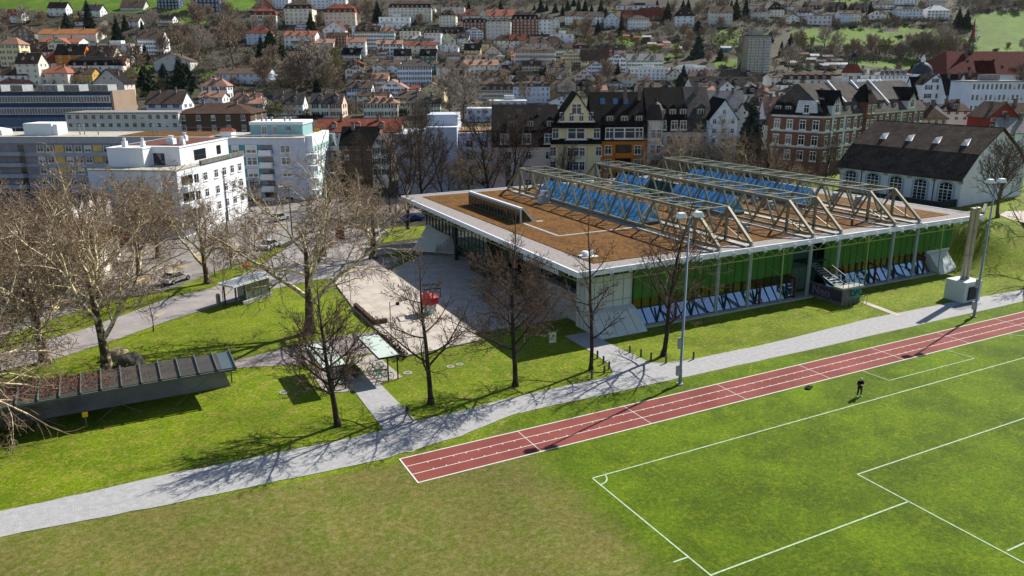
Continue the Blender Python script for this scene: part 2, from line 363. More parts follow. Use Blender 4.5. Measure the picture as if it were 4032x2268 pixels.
# the grass bank east of the hall
def bank(x, y):
    return 4.85 * ss(0, 1, (y - 6.4 - .12 * max(0, 74 - x)) / 12.5) * ss(66.5, 75, x + .1 * (y - 10))
bb = MB(); nx, ny = 100, 66
for i in range(nx):
    for j in range(ny):
        x = 64 + i * 1.1; y = 5.7 + j * 1.3; z = bank(x, y) + .12 * noise.noise(Vector((x * .3, y * .3, 0))) * ss(68, 72, x) - .03 * (x < 65)
        bb.v.append((x, y, z))
for i in range(nx - 1):
    for j in range(ny - 1): k = i * ny + j; bb.f.append((k, k + ny, k + ny + 1, k + 1)); bb.m.append(0)
struct('grass_bank', bb, GR_LAWN, smooth=True)
sheet('terrace_paving', [tuple(G(a, c, 4.9)) for a, c in ((3935, 846), (3975, 862), (4060, 884), (4200, 900), (4300, 860), (4100, 826), (3960, 832))], 4.9, PLAZ)
for x, y, r in ((-13.4, 15.4, .42), (-11.4, 15.6, .3), (-9.3, 15.0, .35), (-8.3, 15.1, .35), (-24.5, 16.2, .42), (-18.5, 1.0, .4)):
    b = MB(); b.prism([(x + r * cos(t * pi / 8), y + r * sin(t * pi / 8)) for t in range(16)], 0, .03)
    b.prism([(x + r * .7 * cos(t * pi / 8), y + r * .7 * sin(t * pi / 8)) for t in range(16)], .02, .036, 1)
    o = b.build('manhole_cover', [CONC, mat('cast iron', '#6b6862', .7)]); tag(o, 'manhole cover ' + {-13.4: 'with concrete ring on the lawn by the bicycle shelter', -11.4: 'small and pale between two others on the lawn', -9.3: 'in lawn, third along from the bicycle shelter', -8.3: 'in lawn, last of the line towards the hall', -24.5: 'in the grass beside the shelter shadow', -18.5: 'in the grass by the end of the track'}[x], 'manhole cover', 'manhole covers in the grass')
# ------------------------------------------------------------------ trees
def bark(name, dark, pale, lo, hi, sc=6):
    if name in MATS: return MATS[name]
    m = mat(name, dark, .9, col2=pale, scale=sc); r = [x for x in m.node_tree.nodes if x.type == 'MAP_RANGE'][0]
    r.inputs[1].default_value = lo; r.inputs[2].default_value = hi; return m
B_LIN = bark('linden bark', '#2d2722', '#40362d', .4, .6)
T_LIN = bark('linden twigs', '#493c34', '#635245', .4, .6)
B_PLA = bark('plane bark', '#4a3e32', '#a79a78', .52, .62, 9)
T_PLA = bark('plane limbs', '#7c6d52', '#d6c9a3', .42, .54, 9)
T_PLT = bark('plane twigs', '#6e5e4e', '#94806a', .4, .6)
B_BRN = bark('brown bark', '#4a4036', '#6a5a48', .4, .6)
T_BRN = bark('brown twigs', '#7d6d5e', '#9a8773', .4, .6, 3)
T_GRY = bark('grey twigs', '#857b70', '#a3988b', .4, .6, 3)
T_OLV = bark('olive twigs', '#6b6440', '#8a8050', .4, .6, 3)
LEAFB = mat('dry leaves', '#8a5a38', .9, col2='#6b4429', scale=8)
def perp(d, rnd):
    a = Vector((rnd.gauss(0, 1), rnd.gauss(0, 1), rnd.gauss(0, 1))); a = a - d * a.dot(d)
    return a.normalized() if a.length > 1e-3 else Vector((1, 0, 0))
def grow(T, C, X, rnd, p, d, L, r, lev, mx, o):
    """one limb and everything growing from it; T trunk+limbs, C branches, X twigs"""
    n = 5 if lev <= 1 else (3 if lev == 2 else 2)
    pts = [p.copy()]; rs = [r]; dirs = [d.copy()]; wob = o.get('wob', .18) * (1 + .25 * lev)
    if lev == 0 and 'w0' in o: wob = o['w0']
    for i in range(n):
        d = (d + perp(d, rnd) * wob * rnd.uniform(.4, 1.3) + Vector((0, 0, o.get('up', .08) if lev < 3 else o.get('upt', .05)))).normalized()
        p = p + d * (L / n); pts.append(p.copy()); dirs.append(d.copy()); rs.append(r * (1 - (i + 1) / n * (.62 if lev < mx else .5)))
    tgt = T if lev == 0 else (C if lev <= o.get('climb', 1) else X)
    tgt.tube(pts, [max(x, o['rmin']) for x in rs], 8 if lev == 0 else (6 if lev == 1 else (4 if lev == 2 else 3)), 0, cap=False)
    if lev >= mx: return
    cnt = o['cnt'][lev]; a0 = rnd.uniform(0, 6.28)
    for i in range(cnt):
        t = o['t0'][lev] + (1 - o['t0'][lev]) * (i + rnd.uniform(.2, .8)) / cnt; f = t * n; k = min(int(f), n - 1); f -= k
        q = pts[k].lerp(pts[k + 1], f); dd = dirs[k + 1]; a = a0 + i * 2.4
        u = dd.cross(Vector((0, 0, 1)) if abs(dd.z) < .9 else Vector((1, 0, 0))).normalized(); v = dd.cross(u)
        sd = (u * cos(a) + v * sin(a)); an = R(o['ang'][lev] + rnd.uniform(-12, 12)); nd = (dd * cos(an) + sd * sin(an)).normalized()
        fall = (1 - o.get('taper', .55) * t) if lev == 0 else (1 - .45 * t)
        grow(T, C, X, rnd, q, nd, L * o['len'][lev] * fall * rnd.uniform(.75, 1.2), lerp(rs[k], rs[k + 1], f) * o['rad'][lev], lev + 1, mx, o)
    grow(T, C, X, rnd, pts[-1], dirs[-1], L * .35, rs[-1], min(lev + 2, mx), mx, o) if lev < mx - 1 else None
LIN = dict(cnt=[16, 9, 7, 6], t0=[.26, .18, .15, .1], ang=[58, 42, 38, 36], len=[.62, .55, .52, .55], rad=[.52, .58, .55, .55], rmin=.014, wob=.075, up=.06, taper=.6)
PLA = dict(cnt=[7, 9, 8, 7], t0=[.34, .15, .12, .1], w0=.05, ang=[52, 48, 46, 44], len=[1.15, .55, .52, .6], rad=[.62, .5, .5, .55], rmin=.017, wob=.2, up=.05, upt=-.03, taper=.12, climb=2)
def make_bare(seed, H, r, o, mx, trunk_frac=1.0, lean=(0, 0)):
    rnd = random.Random(seed); T, C, X = MB(), MB(), MB()
    grow(T, C, X, rnd, Vector((0, 0, -.3)), Vector((lean[0], lean[1], 1)).normalized(), H * trunk_frac, r, 0, mx, o)
    T.tube([(0, 0, -.3), (0, 0, .15), (0, 0, .6)], [r * 1.7, r * 1.3, r * .95], 8)
    return T, C, X
def tree_thing(name, label, cat, loc, parts, rz=0, sc=1, group=None):
    t = thing(name, label, cat, loc, rz, group); t.scale = (sc, sc, sc) if not hasattr(sc, '__len__') else sc
    tr = obj('trunk', parts[0], t); cr = obj('crown', parts[1], t); return t
def tmesh(T, C, X, mt, mc, mx_):
    def me(name, groups):
        v = []; f = []; mi = []; ms = []
        for g, m in groups:
            k = len(v); v += g.v; f += [tuple(k + i for i in q) for q in g.f]; mi += [len(ms)] * len(g.f); ms.append(m)
        e = bpy.data.meshes.new(name); e.from_pydata(v, [], f); e.polygons.foreach_set('material_index', mi)
        for m in ms: e.materials.append(m)
        e.polygons.foreach_set('use_smooth', [True] * len(f)); e.update(); return e
    return me('trunk', [(T, mt)]), me('crown', [(C, mc), (X, mx_)])
# the five lindens along the footpath
LP = [(-22.15, 7.52, 9.5, 'squat linden with dense dark twigs beside the bicycle shelters', 11), (-14.02, 8.06, 10.6, 'bare linden with wide spreading twigs in front of the red kiosk', 12),
      (-5.95, 8.12, 12.0, 'bare linden with the densest brown crown before the entrance court', 13), (2.05, 8.20, 12.6, 'slim bare linden with curled dry leaves before the pale hall corner', 14), (10.32, 7.98, 13.0, 'tall bare linden beside the floodlight mast by the path fork', 15)]
for x, y, H, lab, sd_ in LP:
    o = dict(LIN)
    if sd_ == 13: o['cnt'] = [18, 10, 7, 6]; o['rmin'] = .013
    if sd_ == 14: o['cnt'] = [12, 6, 4, 4]; o['len'] = [.42, .5, .45, .5]
    if sd_ == 15: o['cnt'] = [13, 7, 5, 5]
    if sd_ == 11: o['len'] = [.7, .55, .5, .5]
    if sd_ == 12: o['len'] = [.72, .55, .52, .55]; o['ang'] = [60, 42, 38, 36]; o['cnt'] = [11, 7, 5, 5]
    T, C, X = make_bare(sd_, H * .93, .25 if sd_ != 14 else .2, o, 4)
    me = tmesh(T, C, X, B_LIN, B_LIN, T_LIN)
    t = tree_thing('linden_tree', lab, 'tree', (x, y, 0), me, group='bare lindens in a row along the footpath')
    if sd_ == 14:
        lf = MB(); rr = random.Random(5)
        for _ in range(160):
            c = Vector(rr.choice(X.v)); 
            if c.z > 8: continue
            a = perp(Vector((0, 0, 1)), rr) * .07; b_ = perp(Vector((1, 0, 0)), rr) * .06; lf.q([c, c + a, c + a + b_, c + b_])
        tag(lf.build('dried_leaves', LEAFB, t), kind='stuff')
# big plane trees: every one its own shape near the camera, shared shapes farther off
PLM = []
for sd_, H, mxl in ((21, 13, 4), (22, 11.5, 4), (23, 12, 4), (24, 10, 4)):
    o = dict(PLA)
    if sd_ == 22: o['cnt'] = [8, 9, 8, 6]; o['ang'] = [58, 50, 46, 40]
    if sd_ == 23: o['t0'] = [.3, .2, .15, .1]
    T, C, X = make_bare(sd_, H * .56, .43, o, mxl); o2 = dict(climb=2)
    PLM.append(tmesh(T, C, X, B_PLA, T_PLA, T_PLT))
def plane(x, y, H, k, rz, lab, z=0):
    s = H / 13.0; return tree_thing('plane_tree', lab, 'tree', (x, y, z), PLM[k], rz, (s, s, s * 1.02), 'bare plane trees around the street and lawns')
plane(-38.11, 29.41, 15.5, 0, .3, 'huge plane tree with forked pale limbs by the boulders')
plane(-43.44, 34.30, 15.5, 1, 2.0, 'tall plane tree with a slender pale trunk behind the glass canopy')
plane(-18.70, 31.07, 17.5, 2, 1.1, 'plane tree with mottled trunk on the lawn beside the plaza benches')
plane(-2.38, 60.37, 16.0, 3, .4, 'thick plane tree on the verge in front of the blue car')
plane(-25.85, 57.29, 12.8, 2, 3.5, 'smaller plane tree on the verge behind the bus shelter')
plane(-49.5, 38.5, 16, 0, 2.2, 'pale plane tree at the edge of the picture beyond the walkway')
plane(-50.0, 47.0, 17, 3, .9, 'plane tree crowding the street edge near the brown hipped roof')
plane(-46.0, 54.0, 15, 1, 4.4, 'plane tree on the verge under the sawtooth workshop')
plane(-38.5, 56.5, 15.5, 2, 5.3, 'plane tree on the verge below the white penthouse block')
plane(-33.5, 66.0, 14, 0, 4.0, 'plane tree across the street below the white penthouse block')
plane(-56.5, 47.5, 18, 1, 3.0, 'plane tree with upright pale limbs over the street corner')
plane(-44.0, 62.5, 14.5, 0, 1.7, 'plane tree before the pointed white gable ends')
plane(-54.5, 56.0, 16, 2, 2.6, 'plane tree behind the street corner crown, beside the workshop roof')
plane(-47.5, 26.5, 14, 3, 3.3, 'plane tree between the walkway and the underpass canopy')
plane(-30.5, 76.0, 13, 1, .8, 'plane tree beyond the street before the sunlit end wall')
def pu(px, u):
    q = at_u(px, 700, u); return q.x, q.y
def planeu(px, u, top, k, rz, lab):
    x, y = pu(px, u); plane(x, y, at_u(px, top, u).z * 1.02, k, rz, lab)
planeu(1845, 157, 520, 3, 2.2, 'plane tree with pale limbs before the light blue cube building')
planeu(2690, 157, 505, 0, .2, 'white limbed plane tree before the grey turret house')
planeu(2850, 157, 500, 2, 2.9, 'white limbed plane tree before the green shuttered gable')
planeu(2965, 157, 545, 1, 4.2, 'pale plane tree between the gable and the brick corner house')
planeu(2600, 159, 560, 1, 1.2, 'low plane tree with pale limbs under the domed turret')
planeu(3110, 150, 560, 3, 5.2, 'brown bushy plane tree before the brick corner house')
# young street trees and dark tall trees beyond the hall
def mesh_bare(seed, H, r, mx, tw, o=None, climb=1):
    oo = dict(cnt=[14, 7, 5, 4], t0=[.22, .18, .15, .1], ang=[42, 38, 36, 36], len=[.55, .52, .5, .5], rad=[.45, .5, .5, .6], rmin=.03, wob=.13, up=.1, taper=.5)
    if o: oo.update(o)
    T, C, X = make_bare(seed, H, r, oo, mx); return tmesh(T, C, X, B_BRN, B_BRN, tw)
B_DK = bark('dark bark', '#2f2924', '#453b32', .4, .6); T_DK = bark('dark twigs', '#3f362f', '#57493e', .4, .6)
def dkm(seed, H, **k):
    oo = dict(cnt=[12, 8, 6, 4], t0=[.16, .18, .15, .1], ang=[30, 34, 34, 34], len=[.72, .52, .5, .5], rad=[.55, .5, .5, .6], rmin=.02, wob=.15, up=.1, taper=.45, climb=2); oo.update(k)
    T, C, X = make_bare(seed, H, .27, oo, 4); return tmesh(T, C, X, B_DK, B_DK, T_DK)
DK = [dkm(31, 13), dkm(32, 12, ang=[36, 36, 34, 34])]
def dark(px, u, top, k, rz, lab):
    x, y = pu(px, u); tree_thing('bare_tree', lab, 'tree', (x, y, 0), DK[k], rz, max(3, at_u(px, top, u).z) / 13.5, 'dark bare trees along the far side of the hall')
dark(1597, 134, 560, 0, .3, 'dark bare tree with upright limbs next to the blue car')
dark(1665, 150, 480, 1, 1.4, 'tall dark bare tree before the light blue cube building')
dark(1750, 152, 590, 0, 2.5, 'lower dark bare tree with fine twigs before the white flats')
dark(1925, 156, 490, 1, 3.6, 'dark bare tree with heavy limbs before the pink terrace house')
dark(2010, 157, 520, 0, 4.4, 'dark bare tree beside the pink terrace house corner')
dark(2212, 160, 600, 1, 5.0, 'small dark bare tree under the yellow gable windows')
dark(1530, 150, 560, 1, .9, 'bare tree before the dark timber annex')
dark(1460, 155, 600, 0, 1.9, 'bare tree in front of the red tiled row')
dark(1360, 158, 640, 1, 2.8, 'bare tree below the balconies of the turquoise block')
dark(1000, 160, 720, 0, 3.9, 'small bare tree at the foot of the turquoise block')
dark(3045, 152, 560, 1, 3.0, 'dense bare tree before the brick corner house')
dark(3230, 150, 600, 0, 4.2, 'bare tree squeezed beside the arched hall roof')
RND = [mesh_bare(41, 8.5, .26, 4, T_LIN, dict(cnt=[18, 9, 6, 5], t0=[.2, .15, .1, .1], ang=[48, 36, 32, 30], len=[.72, .55, .5, .5], taper=.5, rmin=.017, up=.12))]
tree_thing('round_tree', 'round crowned bare tree on the terrace by the arched hall', 'tree', G(3927, 857, 4.8), RND[0], 0, (1.0, 1.0, at_u(3937, 590, UV(*G(3927, 857, 4.8)[:2])[0]).z / 9.2 - 4.8 / 9.2))
tree_thing('bare_tree', 'bare tree on the grass bank with branches reaching in from the edge', 'tree', (73.0, 8.8, 2.2), dkm(33, 8, cnt=[9, 6, 4, 3], ang=[62, 42, 38, 34], len=[.95, .55, .5, .5]), 1.2, 1.0)
T, C, X = MB(), MB(), MB(); rl = random.Random(91); T.tube([(0, 0, -.3), (.2, 0, 3), (.3, .1, 6.5)], [.5, .42, .35], 10)
od = dict(PLA); od.update(up=-.13, upt=-.06, wob=.22, climb=2, cnt=[0, 9, 7, 6])
for i in range(9):
    a = rl.uniform(-.75, .75); grow(T, C, X, rl, Vector((.3, 0, rl.uniform(3.5, 6.5))), Vector((cos(a), sin(a), rl.uniform(-.15, .25))).normalized(), rl.uniform(8, 12.5), rl.uniform(.13, .2), 1, 4, od)
tree_thing('plane_tree', 'plane tree whose drooping pale limbs cover the end of the underpass canopy', 'tree', (-53.5, 17.5, 0), tmesh(T, C, X, B_PLA, T_PLA, T_PLT), 0, 1.0, 'bare plane trees around the street and lawns')
# small saplings by the walkway
SAP = mesh_bare(51, 5.5, .06, 3, T_LIN, dict(cnt=[10, 5, 4, 3], rmin=.012))
for x, y, lab in ((-25.5, 45.6, 'thin sapling beside the bus shelter bin'), (-33.5, 39.5, 'thin sapling on the lawn edge near the cyclist lane'), (-24.5, 60.5, 'young tree on the verge by the street lamp'), (-20.0, 63.2, 'young tree on the verge behind the red sign'), (-15.0, 68.4, 'young tree at the tip of the verge')):
    tree_thing('sapling', lab, 'sapling', (x, y, 0), SAP, x, 1.0, 'saplings along the walkway')
# shared shapes for the town and the hillside
HB = [mesh_bare(61, 9, .2, 3, T_BRN, dict(rmin=.06, cnt=[20, 10, 8, 5], len=[.66, .55, .5, .5], ang=[48, 40, 38, 36])), mesh_bare(62, 9, .2, 3, T_GRY, dict(rmin=.05, cnt=[18, 9, 7, 5], ang=[56, 42, 38, 36], len=[.75, .55, .5, .5])),
      mesh_bare(63, 8, .2, 3, T_OLV, dict(rmin=.055, cnt=[17, 9, 6, 4], ang=[44, 40, 36, 36])), mesh_bare(64, 10, .2, 3, T_BRN, dict(rmin=.05, cnt=[18, 7, 5, 4], ang=[30, 30, 34, 34])),
      mesh_bare(65, 8, .22, 3, T_PLT, dict(rmin=.06, cnt=[12, 7, 6, 4], ang=[50, 45, 40, 36], wob=.2, len=[.7, .5, .5, .5]))]
def conifer(seed, H, Rb, m, p=1.0, dens=1.0):
    rnd = random.Random(seed); T = MB().tube([(0, 0, -.4), (0, 0, H * .5), (0, 0, H * .97)], [H * .022, H * .014, .03], 6); C = MB()
    nl = int(26 * dens)
    for i in range(nl):
        t = (i + .3) / nl; z = H * (.08 + .91 * t); rr = Rb * (1 - t) ** p * rnd.uniform(.82, 1.1) + .12
        nb = max(5, int(15 * (1 - t) + 5))
        for j in range(nb):
            a = 6.283 * (j + rnd.random() * .7) / nb + i; L = rr * rnd.uniform(.7, 1.1); dz = -L * rnd.uniform(.12, .45)
            e = Vector((cos(a), sin(a), 0)); s = Vector((-sin(a), cos(a), 0)); w = L * rnd.uniform(.2, .34)
            b0 = Vector((0, 0, z)); m1 = b0 + e * L * .55 + Vector((0, 0, dz * .3 + .1)); tip = b0 + e * L + Vector((0, 0, dz))
            C.q([b0, m1 - s * w, tip, m1 + s * w])
            for q in range(5):
                c = b0.lerp(tip, rnd.uniform(.3, .98)); r2 = w * rnd.uniform(.7, 1.4); a2 = perp(Vector((0, 0, 1)), rnd)
                C.q([c, c + a2 * r2, c + a2 * r2 * .6 + Vector((0, 0, -r2 * .9)), c + Vector((0, 0, -r2 * .6))])
    T.ms = [B_BRN]
    e = [bpy.data.meshes.new('trunk'), bpy.data.meshes.new('crown')]
    for g, q, mm in zip((T, C), e, (B_BRN, m)): q.from_pydata(g.v, [], g.f); q.materials.append(mm); q.update()
    return e
FIR = mat('fir needles', '#2c3d26', .9, col2='#1c2b1c', scale=6)
FIR2 = mat('blue fir needles', '#3a4b40', .9, col2='#26352f', scale=6)
PINE = mat('pine needles', '#35482a', .9, col2='#22311d', scale=6)
CN = [conifer(71, 16, 4.3, FIR, .85, 1.3), conifer(72, 15, 5.4, FIR2, .75, 1.3), conifer(73, 17, 3.1, FIR, .5, 1.4), conifer(74, 12, 5.0, PINE, .5, 1.3)]
def cloud(seed, Rx, Rz, z0, n, m, leaf=.3):
    rnd = random.Random(seed); C = MB(); lobes = [(Vector((rnd.gauss(0, Rx * .45), rnd.gauss(0, Rx * .45), z0 + Rz + rnd.uniform(-.5, .5) * Rz)), rnd.uniform(.4, .65)) for _ in range(7)]
    for _ in range(n):
        c, k = rnd.choice(lobes); v = Vector((rnd.gauss(0, 1), rnd.gauss(0, 1), rnd.gauss(0, 1))).normalized() * rnd.random() ** .4
        p = c + Vector((v.x * Rx * k, v.y * Rx * k, v.z * Rz * k)); a = perp(v, rnd) * leaf * rnd.uniform(.5, 1.2); b = perp(a.normalized(), rnd) * leaf * rnd.uniform(.5, 1.2)
        C.q([p - a, p - b * .6, p + a, p + b])
    T = MB().tube([(0, 0, -.3), (0, 0, z0 + Rz * .8)], [.14, .07], 6)
    e = [bpy.data.meshes.new('trunk'), bpy.data.meshes.new('crown')]
    for g, q, mm in zip((T, C), e, (B_BRN, m)): q.from_pydata(g.v, [], g.f); q.materials.append(mm); q.update()
    return e
BLO = cloud(81, 3.6, 2.8, 1.2, 1500, mat('white blossom', '#d8d0c0', .9, col2='#a59a86', scale=6), .22)
YEL = cloud(82, 2.2, 1.9, .3, 900, mat('yellow blossom', '#cdae3a', .9, col2='#a08a30', scale=6), .2)
x, y = pu(2945, 163); tree_thing('conifer', 'broad dark conifer standing beside the green shuttered gable', 'conifer', (x, y, 0), CN[1], .4, (1.0, 1.0, at_u(2945, 372, 163).z / 15))
OLI = cloud(83, 3.6, 3.0, .8, 1800, mat('olive buds', '#77764a', .9, col2='#5a5a38', scale=6), .2)
SHR = cloud(84, 1.9, 1.1, .1, 900, mat('evergreen shrub leaves', '#3c4a2c', .9, col2='#28351f', scale=6), .16)
# ------------------------------------------------------------------ the sports hall
hall = thing('sports_hall', 'low sports hall with green panels, sedum roof and steel roof trusses', 'sports hall', (38, 42, 0)); HO = (38, 42, 0)
def hp(mb, name, ms, parent=None, **k):
    return mb.build(name, ms, parent or hall, HO, **k)
GREENP = mat('green panel', '#3a6c27', .55, var=.1, scale=1.5)
GREEND = mat('dark green steel', '#1c3a30', .5, var=.05)
LIME = mat('lime painted steel', '#93a05a', .5, var=.05)
CONW = mat('pale concrete panel', '#b9bfba', .8, var=.06, scale=2)
FASC = mat('white fascia', '#d7dade', .5, var=.03)
OLIV = mat('olive grey truss paint', '#77725c', .5, .1, var=.07, scale=4)
SEDUM = mat('sedum', '#5f3915', .95, col2='#402511', scale=1.6, bump=.8, bscale=6)
_n = SEDUM.node_tree; _t = _n.nodes.new('ShaderNodeTexNoise'); _t.inputs['Scale'].default_value = 3.5; _t.inputs['Detail'].default_value = 5; _t.inputs['Roughness'].default_value = .8
_g = [x for x in _n.nodes if x.type == 'NEW_GEOMETRY'][0]; _n.links.new(_g.outputs['Position'], _t.inputs['Vector'])
_m = _n.nodes.new('ShaderNodeMix'); _m.data_type = 'RGBA'; _r = _n.nodes.new('ShaderNodeMapRange'); _r.inputs[1].default_value = .48; _r.inputs[2].default_value = .62
_b = _n.nodes['Principled BSDF']; _n.links.new(_t.outputs['Fac'], _r.inputs[0]); _n.links.new(_r.outputs[0], _m.inputs[0]); _n.links.new(_b.inputs['Base Color'].links[0].from_socket, _m.inputs[6])
_m.inputs[7].default_value = lin('#7c5c1a'); _n.links.new(_m.outputs[2], _b.inputs['Base Color'])
GRAVEL = mat('roof gravel', '#9a938e', .95, col2='#75706c', scale=24, bump=.6, bscale=18)
GDK = glass('dark glass', '#0d1415', .05)
GSK = glass('sky reflecting glass', '#9aa9b8', .03, .85)
GBL = glass('blue skylight glass', '#74bde6', .1, .6)
ZR = 7.25
RC = [(4.9, 15.4), (70.9, 15.8), (68.1, 70.3), (5.6, 69.8)]
def inset(k):
    x0, y0 = RC[0][0] + k, RC[0][1] + k
    return [(RC[0][0] + k, RC[0][1] + k), (RC[1][0] - k, RC[1][1] + k), (RC[2][0] - k, RC[2][1] - k), (RC[3][0] + k, RC[3][1] - k)]
b = MB(); b.prism(inset(.1), ZR - .42, ZR - .03); hp(b, 'roof_deck', DARK)
b = MB()
O, I = inset(0), inset(.22)
for i in range(4):
    j = (i + 1) % 4; b.hull2([(*O[i], ZR - .5), (*O[j], ZR - .5), (*I[j], ZR - .5), (*I[i], ZR - .5)], [(*O[i], ZR + .08), (*O[j], ZR + .08), (*I[j], ZR + .08), (*I[i], ZR + .08)])
for k in range(28): x = 6.5 + 2.35 * k; b.box(x, x + .12, 15.32, 15.45, ZR - .62, ZR - .1); b.box(x + .28, x + .36, 15.32, 15.45, ZR - .62, ZR - .1)
for k in range(23): y = 17 + 2.35 * k; b.box(4.83 + .012 * (y - 15), 4.96 + .012 * (y - 15), y, y + .12, ZR - .62, ZR - .1)
hp(b, 'fascia', FASC)
b = MB(); b.prism(inset(.24), ZR - .2, ZR); hp(b, 'gravel_border', GRAVEL)
b = MB(); b.prism([(8.5, 18.0), (67.0, 18.2), (64.5, 67.8), (8.4, 67.6)], ZR - .1, ZR + .06); hp(b, 'sedum_bed', SEDUM)
# body behind the glass
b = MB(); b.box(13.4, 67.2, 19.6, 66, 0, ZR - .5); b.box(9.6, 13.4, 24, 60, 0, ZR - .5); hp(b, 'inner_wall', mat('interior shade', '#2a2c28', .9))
# long front: green panels, glass band, leaning glass
b = MB(); b.box(13.4, 37.0, 17.5, 17.62, 2.78, ZR - .45); b.box(42.4, 67.2, 17.5, 17.62, 2.78, ZR - .45); b.box(67.1, 67.22, 17.62, 30, 2.78, ZR - .45); hp(b, 'green_panel', GREENP)
b = MB()
x = 13.4
while x < 67.1:
    if not 37 < x < 42.4: b.box(x - .025, x + .025, 17.47, 17.5, 2.78, ZR - .45)
    x += 1.2
hp(b, 'panel_joint', DARK)
b = MB(); b.box(13.4, 37, 17.56, 17.64, 1.6, 2.78); b.box(42.4, 62.0, 17.56, 17.64, 1.6, 2.78); hp(b, 'window_band', glass('grass reflecting glass', '#4a431f', .06, .35))  # olive glass colour paints in the reflected grass
for n_, (xa, xb) in enumerate(((13.4, 37.0), (42.4, 62.0))):
    b = MB(); b.hull2([(xa, 16.32, .12), (xb, 16.32, .12), (xb, 16.42, .06), (xa, 16.42, .06)], [(xa, 17.54, 1.62), (xb, 17.54, 1.62), (xb, 17.64, 1.58), (xa, 17.64, 1.58)]); lg = hp(b, 'leaning_window', GSK)
    b = MB(); x = xa
    while x <= xb + .01: b.bar((x, 16.28, .1), (x, 17.5, 1.66), .1, .07); b.box(x - .04, x + .04, 17.44, 17.56, 1.6, 2.8); x += 1.2
    b.bar((xa, 17.52, 1.62), (xb, 17.52, 1.62), .08, .06); b.bar((xa, 16.3, .12), (xb, 16.3, .12), .08, .1); hp(b, 'mullion', GREEND, lg)
    b = MB(); x = xa + 2.4
    while x < xb - 1: b.bar((x, 16.2, .16), (x + 1.3, 17.38, 1.55), .14, .1); b.bar((x + .1, 16.2, .16), (x + .5, 17.38, 1.5), .1, .08); x += 4.8  # dark diagonal bars stand in for struts reflected in the glass
    hp(b, 'strut_reflection', GREEND, lg)
b = MB(); b.box(13.3, 62.2, 15.5, 16.36, -.1, .16); b.box(37, 42.4, 16.36, 17.6, -.1, .16); hp(b, 'plinth', CONC)
# recessed bay behind the outdoor stair
b = MB(); b.box(37, 42.4, 18.6, 18.7, 0, ZR - .5); hp(b, 'bay_wall', mat('teal panel', '#2a5148', .6))
b = MB(); b.box(38.2, 40.6, 18.52, 18.6, .1, 3.0); o = hp(b, 'service_door', mat('grey green door', '#4d665a', .6)); 
b = MB(); b.box(39.38, 39.42, 18.5, 18.52, .1, 3.0); b.box(39.5, 39.62, 18.46, 18.52, 1.3, 1.42); hp(b, 'handle', DARK, o)
b = MB(); b.box(37.0, 38.0, 18.5, 18.58, 3.4, 5.6); hp(b, 'bay_window', GDK); b = MB(); b.box(41.3, 42.3, 18.5, 18.58, 3.4, 6.3); hp(b, 'bay_window', GDK)
# red portal frames
RED = mat('oxblood steel', '#5a2724', .6)
for x in (18.2, 30.6, 36.2, 44.6, 50.4, 60.0):
    b = MB(); b.bar((x, 16.1, .16), (x, 16.1, 2.55), .22); b.bar((x, 16.1, 2.5), (x - .2, 17.5, 2.7), .2); hp(b, 'portal_frame', RED)
# steel columns (pairs of channels) and masts with the lime lattice girder
COLM = mat('column paint', '#9aa29e', .5, .1, var=.05)
for x in (23.78, 28.52, 38.1, 42.9, 52.81, 57.49):
    b = MB(); b.box(x - .17, x - .05, 15.75, 16.0, 0, ZR - .5); b.box(x + .05, x + .17, 15.75, 16.0, 0, ZR - .5)
    for z in (.5, 2, 3.5, 5, 6): b.box(x - .06, x + .06, 15.8, 15.95, z, z + .15)
    hp(b, 'column', COLM)
for x in (33.05, 47.5, 61.79):
    b = MB(); b.tube([(x, 15.2, 0), (x, 15.35, ZR - .55)], .075, 8); b.bar((x, 15.35, ZR - 1.3), (x - .9, 15.4, ZR - .5), .06); b.bar((x, 15.35, ZR - 1.3), (x + .9, 15.4, ZR - .5), .06); b.bar((x, 15.3, 3.4), (x, 17.5, 4.0), .05); hp(b, 'mast', LIME)
def girder(p0, p1, n, h=.85):
    b = MB(); p0 = Vector(p0); p1 = Vector(p1); dn = Vector((0, 0, -h)); b.bar(p0 + dn, p1 + dn, .09); b.bar(p0, p1, .07)
    for i in range(n):
        a = p0.lerp(p1, i / n); c = p0.lerp(p1, (i + 1) / n); m = (a + c) / 2 + dn; b.bar(a, m, .055); b.bar(c, m, .055)
    return b
hp(girder((5.8, 15.62, ZR - .5), (70.3, 15.98, ZR - .5), 28), 'lattice_girder', LIME)
hp(girder((5.9, 16.2, ZR - .5), (6.4, 68.5, ZR - .5), 22), 'lattice_girder', LIME)
b = MB()
for k in range(11):
    y = 20 + 4.75 * k; x = 5.9
    g_ = girder((x, y, ZR - .5), (9.5, y, ZR - .5), 2, .7); b.v, b.f, b.m = (g_.v, g_.f, g_.m); hp(b, 'cantilever_truss', LIME); b = MB()
